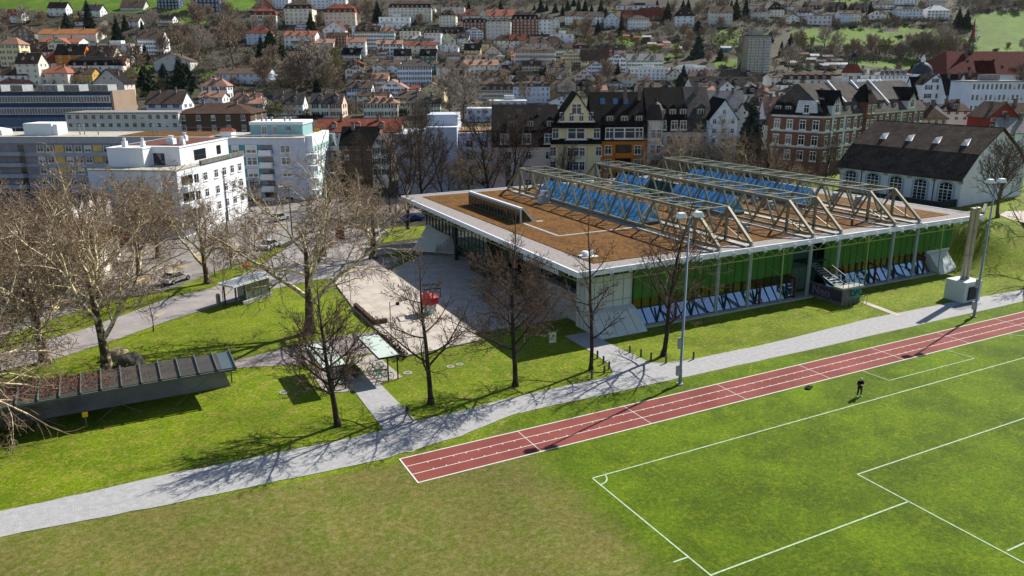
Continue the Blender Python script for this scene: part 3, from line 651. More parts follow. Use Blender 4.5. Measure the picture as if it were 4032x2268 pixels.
# pale concrete corner with its flared foot
prof_ = [(14.65, 0), (16.9, 2.0), (17.7, 2.3), (17.7, 5.8), (19.75, 5.8), (19.75, 0)]
b = MB(); b.hull2([(7.55, y, z) for y, z in prof_], [(13.38, y, z) for y, z in prof_]); cc = hp(b, 'flared_corner_wall', CONW)
b = MB()
for x in (8.5, 9.6, 10.9, 12.2): b.bar((x, 14.72, .06), (x + .01, 16.9, 2.01), .03, .03); b.bar((x, 17.69, 2.3), (x, 17.69, 5.8), .03, .03)
b.box(7.53, 13.38, 17.67, 17.7, 2.95, 2.98); b.box(7.53, 7.55, 17.7, 19.7, 2.0, 2.03)
for y in (17.3, 18.2, 19.0): b.box(7.53, 7.55, y, y + .03, 0.1, 5.8)
hp(b, 'joint_line', mat('joint shade', '#3c4342', .9), cc)
b = MB(); b.box(7.45, 7.55, 19.3, 19.5, 2.0, 2.3); hp(b, 'wall_lamp', DARK, cc)
b = MB(); b.box(7.9, 13.3, 17.9, 19.6, 5.8, ZR - .5); hp(b, 'clerestory', DARK)
# same flared wall at the far right end
pr = [(14.95, -.1), (16.9, 2.2), (17.55, 2.5), (17.55, 3.2), (19, 3.2), (19, -.1)]
b = MB(); b.hull2([(62.3, y, z) for y, z in pr[:2]] + [(62.3, y, z) for y, z in pr[2:]], [(67.15, y + (.0 if i > 1 else .9), z) for i, (y, z) in enumerate(pr)]); cw = hp(b, 'flared_end_wall', CONW)
b = MB()
for x in (63.9, 65.5): b.bar((x, 15.15, .25), (x, 16.95, 2.2), .03, .03)
hp(b, 'joint_line', MATS['joint shade'], cw)
# court side: glass box over the entrance, dark frames, concrete wing
b = MB(); b.box(7.2, 9.7, 41.2, 51.0, 2.8, 6.4); gb = hp(b, 'glass_box', glass('court glass', '#66706a', .04, .6))
b = MB()
for k in range(9): y = 41.2 + 1.225 * k; b.box(7.12, 7.2, y - .03, y + .03, 2.8, 6.4)
for k in range(3): x = 7.2 + .83 * k; b.box(x - .03, x + .03, 41.12, 41.2, 2.8, 6.4)
for z in (2.75, 3.9, 6.35): b.box(7.1, 7.2, 41.1, 51.05, z, z + .14); b.box(7.1, 9.7, 41.1, 41.2, z, z + .14)
hp(b, 'mullion', GREEND, gb)
b = MB(); b.box(7.3, 7.4, 30, 47, 0, 2.75); b.box(9.3, 9.4, 20, 41.2, .8, 6.5); b.box(8.0, 8.1, 51, 66, 3.2, 6.5); fg = hp(b, 'court_glazing', glass('shaded court glass', '#2e3634', .04, .4))
b = MB()
for k in range(15): y = 30 + 1.2 * k; b.box(7.22, 7.3, y - .04, y + .04, 0, 2.75)
for z in (.02, 1.3, 2.65): b.box(7.2, 7.3, 30, 47, z, z + .1)
for k in range(18): y = 20 + 1.2 * k; b.box(9.22, 9.3, y - .04, y + .04, .8, 6.5)
for k in range(11): y = 52 + 1.3 * k; b.box(7.9, 8.0, y - .08, y + .08, 3.2, 6.5)
hp(b, 'mullion', GREEND, fg)
b = MB(); b.box(8.2, 9.3, 20, 30, 0, 3.2); hp(b, 'court_wall', CONC)
for x, y in ((8.58, 63.54), (7.85, 53.12), (7.4, 36), (7.4, 28)):
    b = MB(); b.box(x - .24, x + .24, y - .24, y + .24, 0, ZR - .5); hp(b, 'court_column', GREEND)
wq = [(3.7, 60.4, .55), (8.5, 55.3, .55), (9.3, 58.5, 3.4), (9.3, 65.5, 4.6)]
b = MB(); b.hull2([(p[0], p[1], -.1) for p in ((3.5, 60.2), (8.5, 54.9), (9.6, 58.5), (9.6, 67))], wq); cw2 = hp(b, 'concrete_wing', CONW)
b = MB()
for k in range(6):
    t = .5 + .08 * k; p0 = Vector(wq[0]).lerp(Vector(wq[1]), t + .05); p1 = Vector(wq[3]).lerp(Vector(wq[2]), t + .05)
    b.hull2([p0, p0 + Vector((.28, -.3, 0)), p1 + Vector((.1, -.35, 0)), p1], [p0 + Vector((0, 0, .3)), p0 + Vector((.28, -.3, .3)), p1 + Vector((.1, -.35, .3)), p1 + Vector((0, 0, .3))])
hp(b, 'step', CONC, cw2)
b = MB(); b.hull2([(3.2, 60.3, 0), (8.4, 54.6, 0), (8.9, 54.9, 0), (3.7, 60.8, 0)], [(3.2, 60.3, .5), (8.4, 54.6, .5), (8.9, 54.9, .5), (3.7, 60.8, .5)]); hp(b, 'kerb_wall', CONCD)
# lettering under the eave
b = MB(); b.box(5.06, 5.12, 18.8, 27.8, 6.02, 6.76); sg = hp(b, 'name_board', mat('sign board', '#4d5150', .6))
t = text_mb('lettering', 'Sporthalle Kreuzbleiche', mat('sign lettering', '#dfe0da', .6), .82, sg, (5.045 - 38, 23.3 - 42, 6.38), (R(90), 0, R(-90)), off=.006)
b = MB(); b.box(4.7, 4.88, 20.5, 20.7, 6.9, 7.1); hp(b, 'spotlight', STEEL); b = MB(); b.box(4.7, 4.88, 25.5, 25.7, 6.9, 7.1); hp(b, 'spotlight', STEEL)
# roof lights: a sawtooth monitor with a glass face
b = MB(); y0, y1 = 41.0, 57.6; xs, zt = 11.95, ZR + 2.05
A = [(12.0, y0, ZR), (14.3, y0, ZR), (12.35, y0, zt), (12.0, y0, zt)]; b.hull2(A, [(x, y1, z) for x, _, z in A]); mo = hp(b, 'roof_monitor', [FASC])
b = MB(); b.box(11.95, 12.0, y0 + .15, y1 - .15, ZR + .1, zt - .25); b.q([(12.12, y0 - .02, ZR + .12), (13.75, y0 - .02, ZR + .12), (12.4, y0 - .02, zt - .3), (12.12, y0 - .02, zt - .3)]); mg = hp(b, 'glazing', glass('monitor glass', '#3a3d2c', .05, .4), mo)
b = MB()
for k in range(18): y = y0 + .1 + k * (y1 - y0 - .2) / 17; b.box(11.92, 11.97, y - .018, y + .018, ZR + .05, zt - .2)
hp(b, 'glazing_bar', STEEL, mo)
b = MB(); b.box(14.25, 15.2, y0 - .5, y0 + .1, ZR, ZR + .1); b.box(12.0, 12.4, 31.4, y0 - .4, ZR, ZR + .09); b.box(12.0, 23.4, 31.2, 31.6, ZR, ZR + .1); hp(b, 'paving_strip', CONC)
# roof fans and vents
VENT = mat('vent galvanised', '#9b9fa3', .4, .3)
def vent(x, y, s=1.0, name='roof_fan'):
    b = MB(); b.box(x - .9 * s, x + .9 * s, y - .9 * s, y + .9 * s, ZR, ZR + .25 * s); b.box(x - .7 * s, x + .7 * s, y - .7 * s, y + .7 * s, ZR, ZR + 1.15 * s); v = hp(b, name, VENT)
    b = MB(); b.tube([(x, y, ZR + 1.15 * s), (x, y, ZR + 1.35 * s), (x, y, ZR + 1.36 * s), (x, y, ZR + 1.95 * s)], [.35 * s, .35 * s, .62 * s, .62 * s], 16); hp(b, 'fan_drum', STEEL, v)
vent(22.3, 53.0, 1.0)
for x, y in ((33.9, 22.8), (48.5, 33.2), (50.4, 38.2), (62.8, 30), (62.6, 34)): vent(x, y, .62)
b = MB(); b.tube([(9.4, 21.1, ZR), (9.4, 21.1, ZR + .45), (9.4, 21.1, ZR + .46), (9.4, 21.1, ZR + .62)], [.3, .3, .5, .3], 12); b.tube([(10.1, 20.9, ZR), (10.1, 20.9, ZR + .7)], .18, 10); b.prism([(8.6, 20.4), (10.7, 20.3), (10.5, 21.9), (8.9, 21.8)], ZR, ZR + .09); hp(b, 'mushroom_vent', WHITEM)
# the three double trusses, each with zig-zag top bracing, and the blue skylights inside them
for n_, x0 in enumerate((23.75, 38.3, 52.85)):
    x1 = x0 + 4.75; zb = ZR + .55; zt = 11.25; yf, yb = 20.2, 63.4; n = 11; L = (yb - yf) / n
    for x in (x0, x1):
        b = MB(); b.bar((x, yf, zt), (x, yb, zt), .26, .28); b.bar((x, 16.0, zb), (x, 67.6, zb), .26, .28)
        b.bar((x, yf, zt), (x, 16.0, zb), .34, .3); b.bar((x, yb, zt), (x, 67.6, zb), .3, .28); b.bar((x, yf, zt), (x, yf, zb - .3), .3, .28); b.bar((x, yb, zt), (x, yb, zb - .3), .26, .28)
        for i in range(n):
            y = yf + i * L
            b.bar((x, y, zt), (x, y + L / 2, zb), .22, .19); b.bar((x, y + L, zt), (x, y + L / 2, zb), .22, .19)
            for q in (-.09, .09): b.bar((x + q, y + L / 2, zb), (x + q, y + L / 2, zb - .5), .04); b.bar((x + q, y + L / 2 + .12, zb), (x + q, y + L / 2 + .12, zt), .025)
        b.bar((x, yf, zb + 1.2), (x, 17.6, zb + .1), .1); b.bar((x, 18.2, zb + 1.7), (x, 18.1, zb), .12)
        hp(b, 'truss', OLIV)
        for yy in (16.0, yf, yb, 67.6):
            b = MB(); b.box(x - .28, x + .28, yy - .28, yy + .28, ZR - .02, ZR + .18); b.box(x - .14, x + .14, yy - .14, yy + .14, ZR, zb); hp(b, 'bearing', STEEL)
    b = MB()
    for i in range(n + 1):
        y = yf + i * L; b.bar((x0, y, zt + .1), (x1, y, zt + .1), .2, .12)
        if i < n: b.bar((x0 + .2, y + L * .9, zt + .1), (x0 + 2.4, y + L * .1, zt + .1), .16, .08); b.bar((x1, y + L * .55, zt + .03), (x0 + .1, y + L - .1, zt + .03), .13, .08) if 0 else None
    b.bar((x0, yf, zt), (x1, yf + 0, zb + .3), .06); b.bar((x1, yf, zt), (x0, yf, zb + .3), .06); b.bar((x0, yf, zb + .4), (x1, yf, zb + .4), .12)
    hp(b, 'top_bracing', mat('pale bracing paint', '#8d8b79', .5, .1, var=.05))
    b = MB(); b.box(x0 - .7, x0 + .5, 16.6, 66, ZR, ZR + .08); b.box(x1 - .4, x1 + .7, 16.6, 66, ZR, ZR + .08); hp(b, 'paving_strip', CONC)
    # skylight prism with glazing bars
    ya, yz = (32.0, 58.5); xm = (x0 + x1) / 2; h = 2.2; xw = 1.85
    A = [(xm - xw, ya, ZR + .5), (xm + xw, ya, ZR + .5), (xm, ya + .0, ZR + .5 + h)]
    segs = [(ya, yz)] if n_ != 1 else [(ya, 44.5), (51.5, yz + 1)]
    for (a_, z_) in segs:
        b = MB(); b.hull2([(p[0], a_, p[2]) for p in A], [(p[0], z_, p[2]) for p in A]); sk = hp(b, 'skylight', GBL)
        b = MB(); k = int((z_ - a_) / 1.15)
        for i in range(k + 1):
            y = a_ + i * (z_ - a_) / k; b.bar((xm - xw - .02, y, ZR + .5), (xm - .02, y, ZR + .52 + h), .06, .05); b.bar((xm + xw + .02, y, ZR + .5), (xm + .02, y, ZR + .52 + h), .06, .05)
        for t in (.5,): b.bar((xm - xw * (1 - t) - .02, a_, ZR + .52 + h * t), (xm - xw * (1 - t) - .02, z_, ZR + .52 + h * t), .05)
        hp(b, 'glazing_bar', mat('skylight bar', '#3c5f7c', .5, .2), sk)
        b = MB()
        for y in (a_ - .04, z_ + .04): b.bar((xm - xw, y, ZR + .5), (xm, y, ZR + .5 + h), .12); b.bar((xm + xw, y, ZR + .5), (xm, y, ZR + .5 + h), .12); b.bar((xm - xw, y, ZR + .5), (xm + xw, y, ZR + .5), .12); b.bar((xm, y, ZR + .5), (xm, y, ZR + .5 + h), .08)
        hp(b, 'skylight_frame', WHITEM, sk)
        b = MB(); b.box(xm - xw, xm + xw, a_, z_, ZR, ZR + .5); hp(b, 'skylight_kerb', CONCD, sk)
    if n_ == 1:
        b = MB(); b.hull2([(xm - xw, 44.5, ZR + .5), (xm + xw, 44.5, ZR + .5), (xm, 44.5, ZR + .5 + h)], [(xm - xw, 51.5, ZR + .5), (xm + xw, 51.5, ZR + .5), (xm, 51.5, ZR + .5 + h)]); hp(b, 'shade_louvre', mat('dark teal louvre', '#1f3c3a', .7))
# ------------------------------------------------------------------ outdoor stair with the painted walls
stt = thing('outdoor_stair', 'green steel outdoor stair with landing above a graffiti painted wall', 'stair', (40, 13.5, 0)); SO = (40, 13.5, 0)
def sp_(b, n, m, par=None, **k): return b.build(n, m, par or stt, SO, **k)
b = MB(); b.box(38.6, 42.2, 11.1, 12.6, 2.0, 2.2); sp_(b, 'landing', CONC)
b = MB(); b.box(38.2, 42.2, 17.0, 18.5, 3.95, 4.1); sp_(b, 'upper_landing', GREEND)
b = MB()
for k in range(10): y = 12.6 + .44 * k; z = 2.2 + .18 * k; b.box(38.8, 40.4, y, y + .36, z, z + .06)
sp_(b, 'tread', STEEL)
for x in (38.75, 40.45):
    b = MB(); b.bar((x, 12.5, 2.1), (x, 17.1, 4.0), .08, .3); b.bar((x, 12.4, 3.2), (x, 17.2, 5.1), .06); 
    for k in range(6): t = k / 5; b.bar((x, 12.5 + 4.6 * t, 2.2 + 1.9 * t), (x, 12.5 + 4.6 * t, 3.2 + 1.9 * t), .045)
    sp_(b, 'stringer', GREEND)
b = MB()
for (xa, ya_, xb, yb_) in ((38.6, 11.1, 42.2, 11.1), (42.2, 11.1, 42.2, 12.6), (42.2, 12.6, 40.6, 12.6), (38.6, 12.6, 38.6, 11.1)):
    for z in (3.2, 2.7): b.bar((xa, ya_, z), (xb, yb_, z), .06)
    k = max(1, int(hypot(xb - xa, yb_ - ya_) / .8))
    for i in range(k + 1): t = i / k; b.bar((lerp(xa, xb, t), lerp(ya_, yb_, t), 2.2), (lerp(xa, xb, t), lerp(ya_, yb_, t), 3.2), .05)
sp_(b, 'railing', mat('green railing', '#2f5c4c', .5))
b = MB(); b.box(38.9, 42.0, 11.3, 12.4, 0, 2.0); b.box(38.9, 39.2, 12.4, 17, 0, 1.8); sw = sp_(b, 'stair_wall', CONCD)
b = MB(); b.box(40.3, 42.02, 11.26, 11.3, .75, 1.9); sp_(b, 'painted_patch', mat('teal spray paint', '#4f8f80', .8, col2='#3f7a70'), sw)
b = MB(); b.box(38.84, 38.9, 11.4, 16.9, .4, 1.7); sp_(b, 'painted_patch', mat('violet spray paint', '#4a4250', .8, col2='#38333e'), sw)
text_mb('lettering', 'OPC', mat('spray outline', '#16363a', .8), 1.05, sw, (41.15 - 40, 11.25 - 13.5, 1.33), (R(90), 0, 0), .006, 0, off=.02)
text_mb('lettering', 'Neo', mat('lilac spray paint', '#6f6678', .8), 1.5, sw, (38.82 - 40, 14.4 - 13.5, 1.05), (R(90), 0, R(-90)), .006, 0, off=.03)
b = MB()
for (xa, ya_, xb, yb_) in ((38.5, 10.6, 42.3, 10.6), (42.3, 10.6, 42.3, 12.6)):
    b.bar((xa, ya_, 1.0), (xb, yb_, 1.0), .05)
    for i in range(6): t = i / 5; b.bar((lerp(xa, xb, t), lerp(ya_, yb_, t), 0), (lerp(xa, xb, t), lerp(ya_, yb_, t), 1.0), .04)
sp_(b, 'guard_rail', GREEND)
# ------------------------------------------------------------------ flue on its concrete box
ch = thing('flue_stack', 'twin polished steel flues rising from a pale concrete box', 'chimney', (54.3, 7.0, 0)); CO = (54.3, 7.0, 0)
bx = [(51.9, 5.9), (53.9, 4.6), (56.2, 5.9), (54.2, 7.9)]
bx = [(52.5, 7.9), (52.4, 5.3), (55.4, 5.2), (55.5, 7.8)]
b = MB(); b.prism(bx, 0, 2.5); b.build('plinth', CONW, ch, CO, bev=.03)
b = MB(); b.box(53.0, 54.9, 5.1, 5.24, .35, 1.9); lv = b.build('louvre_door', DARK, ch, CO)
b = MB(); [b.box(53.05, 54.85, 5.06, 5.1, .4 + .15 * k, .47 + .15 * k) for k in range(10)]; b.build('louvre', mat('louvre grey', '#3b3f42', .6), lv, CO)
for x in (53.65, 54.5):
    b = MB(); b.tube([(x, 6.6, 2.5), (x, 6.6, 11.0), (x, 6.6, 11.02), (x, 6.6, 11.15)], [.27, .27, .31, .31], 16); fl = b.build('flue', mat('polished steel', '#a8a498', .38, .55, var=.04), ch, CO, smooth=True)
    b = MB(); [b.tube([(x, 6.6, z), (x, 6.6, z + .05)], .285, 16) for z in (2.6, 5.4, 8.2)]; b.build('collar', STEEL, fl, CO)
# ------------------------------------------------------------------ floodlight masts
def flood(x, y, lab, a):
    t = thing('floodlight_mast', lab, 'floodlight', (x, y, 0), a, 'floodlight masts beside the running track')
    b = MB(); b.tube([(0, 0, 0), (0, 0, 1.5), (0, 0, 1.52), (0, 0, 15.1)], [.16, .16, .13, .075], 10); b.build('pole', mat('grey mast paint', '#7f8c96', .5, .2, var=.04), t, smooth=True)
    b = MB(); b.tube([(0, 0, 0), (0, 0, .12)], .3, 10); b.build('foot', CONC, t)
    b = MB(); b.box(-.42, -.12, -.14, .14, .9, 1.8); b.box(-.4, -.12, -.12, .12, 3.4, 4.4) ; b.build('switch_box', VENT, t)
    b = MB(); b.bar((-.9, 0, 15.0), (.9, 0, 15.15), .08); b.build('crossarm', STEEL, t)
    for s in (-1, 1):
        b = MB(); b.hull2([(s * .8 - .42, -.35, 15.05), (s * .8 + .42, -.35, 15.05), (s * .8 + .42, .4, 15.15), (s * .8 - .42, .4, 15.15)], [(s * .8 - .3, -.2, 15.5), (s * .8 + .3, -.2, 15.5), (s * .8 + .3, .25, 15.5), (s * .8 - .3, .25, 15.5)]); h = b.build('lamp_head', WHITEM, t, bev=.06)
        b = MB(); b.box(s * .8 - .38, s * .8 + .38, -.3, .35, 15.02, 15.06); b.build('lens', GDK, h)
flood(7.10, 1.52, 'tall floodlight mast with twin heads by the path fork', R(-10))
flood(48.67, 1.52, 'tall floodlight mast with twin heads beside the steel flues', R(-10))
# bollards
for i, (x, y, lab) in enumerate(((4.2, 10.4, 'wooden bollard by the side path, closest to the hall on the tree side'), (3.9, 8.9, 'wooden bollard on the side path, second in its row from the hall'), (3.6, 7.5, 'wooden bollard at the bend between the side path and footpath'), (2.6, 6.8, 'wooden bollard set just off the bend under the leafy linden'), (.9, 6.3, 'wooden bollard in the tree shadow along the footpath'), (7.8, 10.1, 'wooden bollard on the mast side of the path, closest to the hall'), (8.2, 8.8, 'wooden bollard on the mast side, second from the hall'), (8.5, 7.6, 'wooden bollard crossed by the linden trunk shadow'), (9.2, 6.2, 'wooden bollard next to the floodlight mast'), (12.2, 5.8, 'wooden bollard standing alone by the footpath past the mast'))):
    t = MB(); t.tube([(0, 0, -.1), (0, 0, .72), (0, 0, .78)], [.1, .1, .06], 8); o = t.build('bollard', mat('weathered wood', '#5d5648', .9, scale=8)); o.location = (x, y, 0); tag(o, lab, 'bollard', 'wooden bollards at the path fork')
# ------------------------------------------------------------------ underpass ramp with its glazed canopy
up_ = thing('underpass_canopy', 'long glazed canopy with brown leaf litter over a concrete ramp wall', 'canopy', (-37, 20, 0)); UO = (-37, 20, 0)
DGLS = mat('dirty canopy glass', '#48443a', .5, col2='#34312a', scale=2, spec=.5)
b = MB(); b.hull2([(-58, 16.6, 2.72), (-28.2, 16.85, 2.72), (-28.2, 20.5, 2.95), (-58, 20.9, 2.95)], [(-58, 16.6, 2.8), (-28.2, 16.85, 2.8), (-28.2, 20.5, 3.03), (-58, 20.9, 3.03)]); b.build('glass_roof', DGLS, up_, UO)
b = MB(); b.q([(-29.3, 16.9, 2.81), (-28.25, 16.9, 2.81), (-28.25, 20.45, 3.04), (-29.3, 20.45, 3.04)]); b.build('clean_pane', glass('pale canopy glass', '#4f5b5c', .2, .1), up_, UO)
RIBM = mat('rib paint', '#565c58', .6)
for k in range(21):
    x = -28.2 - 1.1 * k * 1.32; b = MB(); b.bar((x, 16.5, 2.88), (x, 20.7, 3.15), .09, .16); b.bar((x, 20.6, 3.1), (x, 20.6, 0), .1) ; b.build('rib', RIBM, up_, UO)
b = MB(); b.box(-58, -28.2, 16.55, 16.68, 2.6, 2.78); b.build('gutter', RIBM, up_, UO)
b = MB(); b.box(-58, -29.0, 19.9, 20.2, -.2, 1.9); b.box(-58, -29.0, 19.82, 20.28, 1.9, 2.0); b.hull2([(-29.0, 19.9, -.1), (-29.0, 20.2, -.1), (-28.4, 20.2, -.1), (-28.4, 19.9, -.1)], [(-29, 19.9, 1.9), (-29, 20.2, 1.9), (-28.9, 20.2, 1.8), (-28.9, 19.9, 1.8)]); b.build('ramp_wall', mat('stained ramp concrete', '#858585', .9, col2='#6a6b6c', scale=1.2), up_, UO)
b = MB()
for k in range(5):
    x = -30 - 5.6 * k; b.bar((x, 16.7, 2.7), (x - 3.4, 16.7, .2), .035); b.bar((x - 3.4, 16.7, 2.7), (x, 16.7, .2), .035)
b.build('brace_cable', RIBM, up_, UO)
rr = random.Random(9); b = MB()
for _ in range(2600):
    x = rr.gauss(-41.5, 2.8) if rr.random() < .92 else rr.uniform(-50, -31); y = rr.uniform(17.2, 20.6)
    if x < -58 or x > -31: continue
    z = 2.84 + (y - 16.6) * .058 + rr.random() * .16; a = perp(Vector((0, 0, 1)), rr) * .08; c = perp(Vector((1, 0, 0)), rr) * .07; p = Vector((x, y, z)); b.q([p, p + a, p + a + c, p + c])
tag(b.build('leaf_litter', mat('rust leaves', '#8a5844', .9, col2='#6a4436', scale=9)), 'rust brown leaf litter lying on the underpass canopy glass', 'leaf litter', kind='stuff')
b = MB(); b.box(-39.8, -39.7, 16.3, 16.36, 0, 1.3); b.box(-39.95, -39.55, 16.26, 16.32, .95, 1.35, 1); tag(b.build('marker_post', [RIBM, mat('yellow plate', '#d9a520', .6)]), 'small yellow marker plate on a post before the ramp wall', 'marker post')
for x, y, sx, sy, sz, lab, sd_ in ((-36.2, 29.4, 1.25, .85, 1.0, 'dark grey boulder on the lawn beside the underpass canopy', 1), (-37.2, 32.3, 1.1, .8, .9, 'pale tan boulder resting against the dark boulder', 2)):
    bm = bmesh.new(); bmesh.ops.create_icosphere(bm, subdivisions=3, radius=1)
    for v in bm.verts:
        k = noise.noise(v.co * 1.1 + Vector((sd_ * 5, 0, 0))) * .35 + noise.noise(v.co * 3 + Vector((sd_, 0, 0))) * .1; v.co = v.co * (1 + k); v.co = Vector((v.co.x * sx, v.co.y * sy, max(-.3, v.co.z) * sz + .25))
    me = bpy.data.meshes.new('boulder'); bm.to_mesh(me); bm.free(); me.materials.append(mat('boulder %s' % ('grey' if sd_ == 1 else 'tan'), '#5f5a50' if sd_ == 1 else '#a0937a', .95, col2='#45423b' if sd_ == 1 else '#7d725e', scale=5, bump=.4))
    o = obj('boulder', me, None, 0, (x, y, 0)); tag(o, lab, 'boulder', 'boulders on the lawn')
# ------------------------------------------------------------------ two glass roofed bicycle shelters and bikes
SHG = glass('frosted shelter glass', '#b2beb2', .45, 0, .3)
def bshel(x0, x1, y0, y1, lab):
    t = thing('bicycle_shelter', lab, 'bicycle shelter', ((x0 + x1) / 2, (y0 + y1) / 2, 0), 0, 'glass roofed bicycle shelters'); o = t.location[:]
    b = MB(); b.hull2([(x0, y0, 2.38), (x1, y0, 2.38), (x1, y1, 2.38), (x0, y1, 2.38)], [(x0, y0, 2.46), (x1, y0, 2.46), (x1, y1, 2.46), (x0, y1, 2.46)]); b.build('glass_roof', SHG, t, o)
    b = MB(); b.box(x0 - .04, x1 + .04, y0 - .06, y0 - .003, 2.33, 2.5); b.box(x0 - .04, x1 + .04, y1 + .003, y1 + .06, 2.33, 2.5); b.box(x0 - .06, x0 - .003, y0, y1, 2.33, 2.5); b.box(x1 + .003, x1 + .06, y0, y1, 2.33, 2.5)
    for k in range(1, 5): y = lerp(y0, y1, k / 5); b.box(x0, x1, y - .04, y + .04, 2.25, 2.37)
    b.build('roof_frame', DARK, t, o)
    for y in (y0 + .4, (y0 + y1) / 2, y1 - .4):
        for x in (x1 - .15,) + ((x0 + .9,) if y < y0 + 1 else ()):
            b = MB(); b.bar((x, y, 0), (x, y, 2.33), .1); b.build('post', DARK, t, o)
    b = MB(); b.bar((x1 - .15, y0 + .4, 2.2), (x1 - .15, y0 + 3, .9), .05); b.build('brace', mat('pale green brace', '#7fa695', .5), t, o)
    b = MB()
    for k in range(5): y = y0 + 1 + k * 1.15; b.tube([(x1 - 1.2, y, 0), (x1 - 1.2, y, .75), (x1 - .6, y, .75), (x1 - .6, y, 0)], .025, 5)
    b.build('bike_stand', STEEL, t, o)
bshel(-16.5, -14.55, 14.0, 20.4, 'bicycle shelter with white glass roof closer to the plaza')
bshel(-21.5, -19.4, 14.0, 20.5, 'bicycle shelter with yellowish glass roof behind the squat linden')
def bike(loc, rz, col, lab, lean=.12, basket=True):
    t = thing('bicycle', lab, 'bicycle', loc, rz, 'bicycles parked at the shelters'); t.rotation_euler = (lean, 0, rz)
    cm = mat('bike ' + col, {'teal': '#1f9a8a', 'black': '#222426', 'red': '#7a2a2a', 'grey': '#70757a'}[col], .4)
    for x in (-.54, .54):
        b = MB(); b.tube([(x + .34 * cos(a * pi / 9), 0, .35 + .34 * sin(a * pi / 9)) for a in range(19)], .028, 5, cap=False); wv = b.build('wheel', BLACK, t)
        b = MB(); [b.bar((x, 0, .35), (x + .32 * cos(a * pi / 5), 0, .35 + .32 * sin(a * pi / 5)), .008) for a in range(10)]; b.build('spoke_set', STEEL, wv)
    b = MB(); b.bar((-.54, 0, .35), (-.1, 0, .32), .04); b.bar((-.1, 0, .32), (-.2, 0, .8), .05); b.bar((-.1, 0, .32), (.38, 0, .72), .07); b.bar((-.54, 0, .35), (-.2, 0, .75), .03); b.bar((.38, 0, .6), (.36, 0, 1.0), .05); b.bar((.4, 0, .75), (.54, 0, .35), .045)
    b.box(-.8, -.3, -.06, .06, .7, .73); b.build('bike_frame', cm, t)
    b = MB(); b.hull2([(-.36, -.09, .88), (-.05, -.03, .88), (-.05, .03, .88), (-.36, .09, .88)], [(-.36, -.08, .94), (-.05, -.02, .93), (-.05, .02, .93), (-.36, .08, .94)]); b.build('saddle', BLACK, t)
    b = MB(); b.tube([(.22, -.3, 1.02), (.36, -.2, 1.03), (.36, .2, 1.03), (.22, .3, 1.02)], .018, 5); b.build('handlebar', DARK, t)
    if basket: b = MB(); b.hull2([(.5, -.14, .8), (.72, -.14, .8), (.72, .14, .8), (.5, .14, .8)], [(.44, -.2, 1.02), (.8, -.2, 1.02), (.8, .2, 1.02), (.44, .2, 1.02)]); b.build('basket', cm, t)
for i, (x, y, a, c, lab, bk) in enumerate(((-15.9, 14.7, 2.9, 'teal', 'teal rental bicycle at the open end of the white roofed shelter', True), (-16.1, 15.6, 2.9, 'red', 'dark red bicycle just behind the teal rental bicycle', False), (-16.0, 16.5, 2.8, 'black', 'black bicycle third in line under the white roofed shelter', False), (-15.9, 17.5, 3.0, 'grey', 'grey bicycle deepest under the white roofed shelter', False), (-20.0, 14.6, 3.0, 'black', 'black bicycle under the yellowish roof with long wheel shadows', False), (-20.1, 15.7, 2.9, 'teal', 'teal rental bicycle under the yellowish shelter roof', True))):
    bike((x, y, .02), a, c, lab, .1, bk)
SHD = cloud(85, 1.5, .7, .05, 700, mat('dry shrub leaves', '#4a4038', .9, col2='#2f2a25', scale=6), .1)
for x, y, s, lab in ((-18.1, 16.6, .9, 'dark leafless shrub heap between the two bicycle shelters'), (-19.3, 17.3, .5, 'low dark shrub behind the shrub heap at the shelters')):
    tree_thing('shrub', lab, 'shrub', (x, y, 0), SHD, x, s, 'shrubs between the bicycle shelters')
# ------------------------------------------------------------------ plaza things
ki = thing('kiosk', 'red faceted kiosk on a pale tapering foot with a steel frame', 'kiosk', (-5.0, 31.2, .14)); ki.scale = (.85, .85, .85)
b = MB(); b.tube([(0, 0, 0), (0, 0, 1.5)], [.7, 1.05], 8); b.build('foot', mat('pale green fibreglass', '#a9b8ac', .6), ki)
b = MB(); A = [(1.3 * cos(t * pi / 3 + .3), 1.3 * sin(t * pi / 3 + .3), 1.4) for t in range(6)]; B = [(1.35 * cos(t * pi / 3 + .3), 1.35 * sin(t * pi / 3 + .3), 2.3) for t in range(6)]
b.hull2(A, B)
for i in range(6): b.q([B[i], B[(i + 1) % 6], (-.2, .1, 3.0)])
b.build('red_hood', mat('red lacquer', '#b3121c', .35, spec=.5), ki)
b = MB(); p = [(-.9, -.6), (1.3, -.9), (1.6, 1.3), (-.6, 1.6)]
for i in range(4): b.bar((*p[i], 3.5), (*p[(i + 1) % 4], 3.5), .14); b.bar((p[i][0], p[i][1], 2.3), (*p[i], 3.5), .08)
b.build('steel_frame', DARK, ki)
b = MB(); b.box(-12.1, -11.65, 30.1, 37.4, .14, .62); tag(b.build('bench', mat('dark timber', '#3f3128', .8, scale=6), bev=.02), 'long dark timber bench along the plaza edge by the plane tree', 'bench', 'timber benches on the plaza')
b = MB(); b.box(-11.6, -10.4, 30.0, 30.45, .14, .62); tag(b.build('bench', mat('brown timber', '#5b4334', .8, scale=6), bev=.02), 'short brown timber bench at the foot of the long bench', 'bench', 'timber benches on the plaza')
b = MB()
rr = random.Random(4)
for i in range(900):
    x = -12.6 + rr.uniform(-.55, .5); y = rr.uniform(18.8, 26.2); z = rr.uniform(.0, .75); a = perp(Vector((0, 0, 1)), rr) * .16; c = perp(Vector((1, 0, 0)), rr) * .13; p = Vector((x, y, z)); b.q([p, p + a, p + a + c, p + c])
tag(b.build('hedge', mat('brown hedge', '#3a3026', .95, col2='#251f19', scale=8)), 'low brown hedge along the plaza corner beside the shelter', 'hedge')
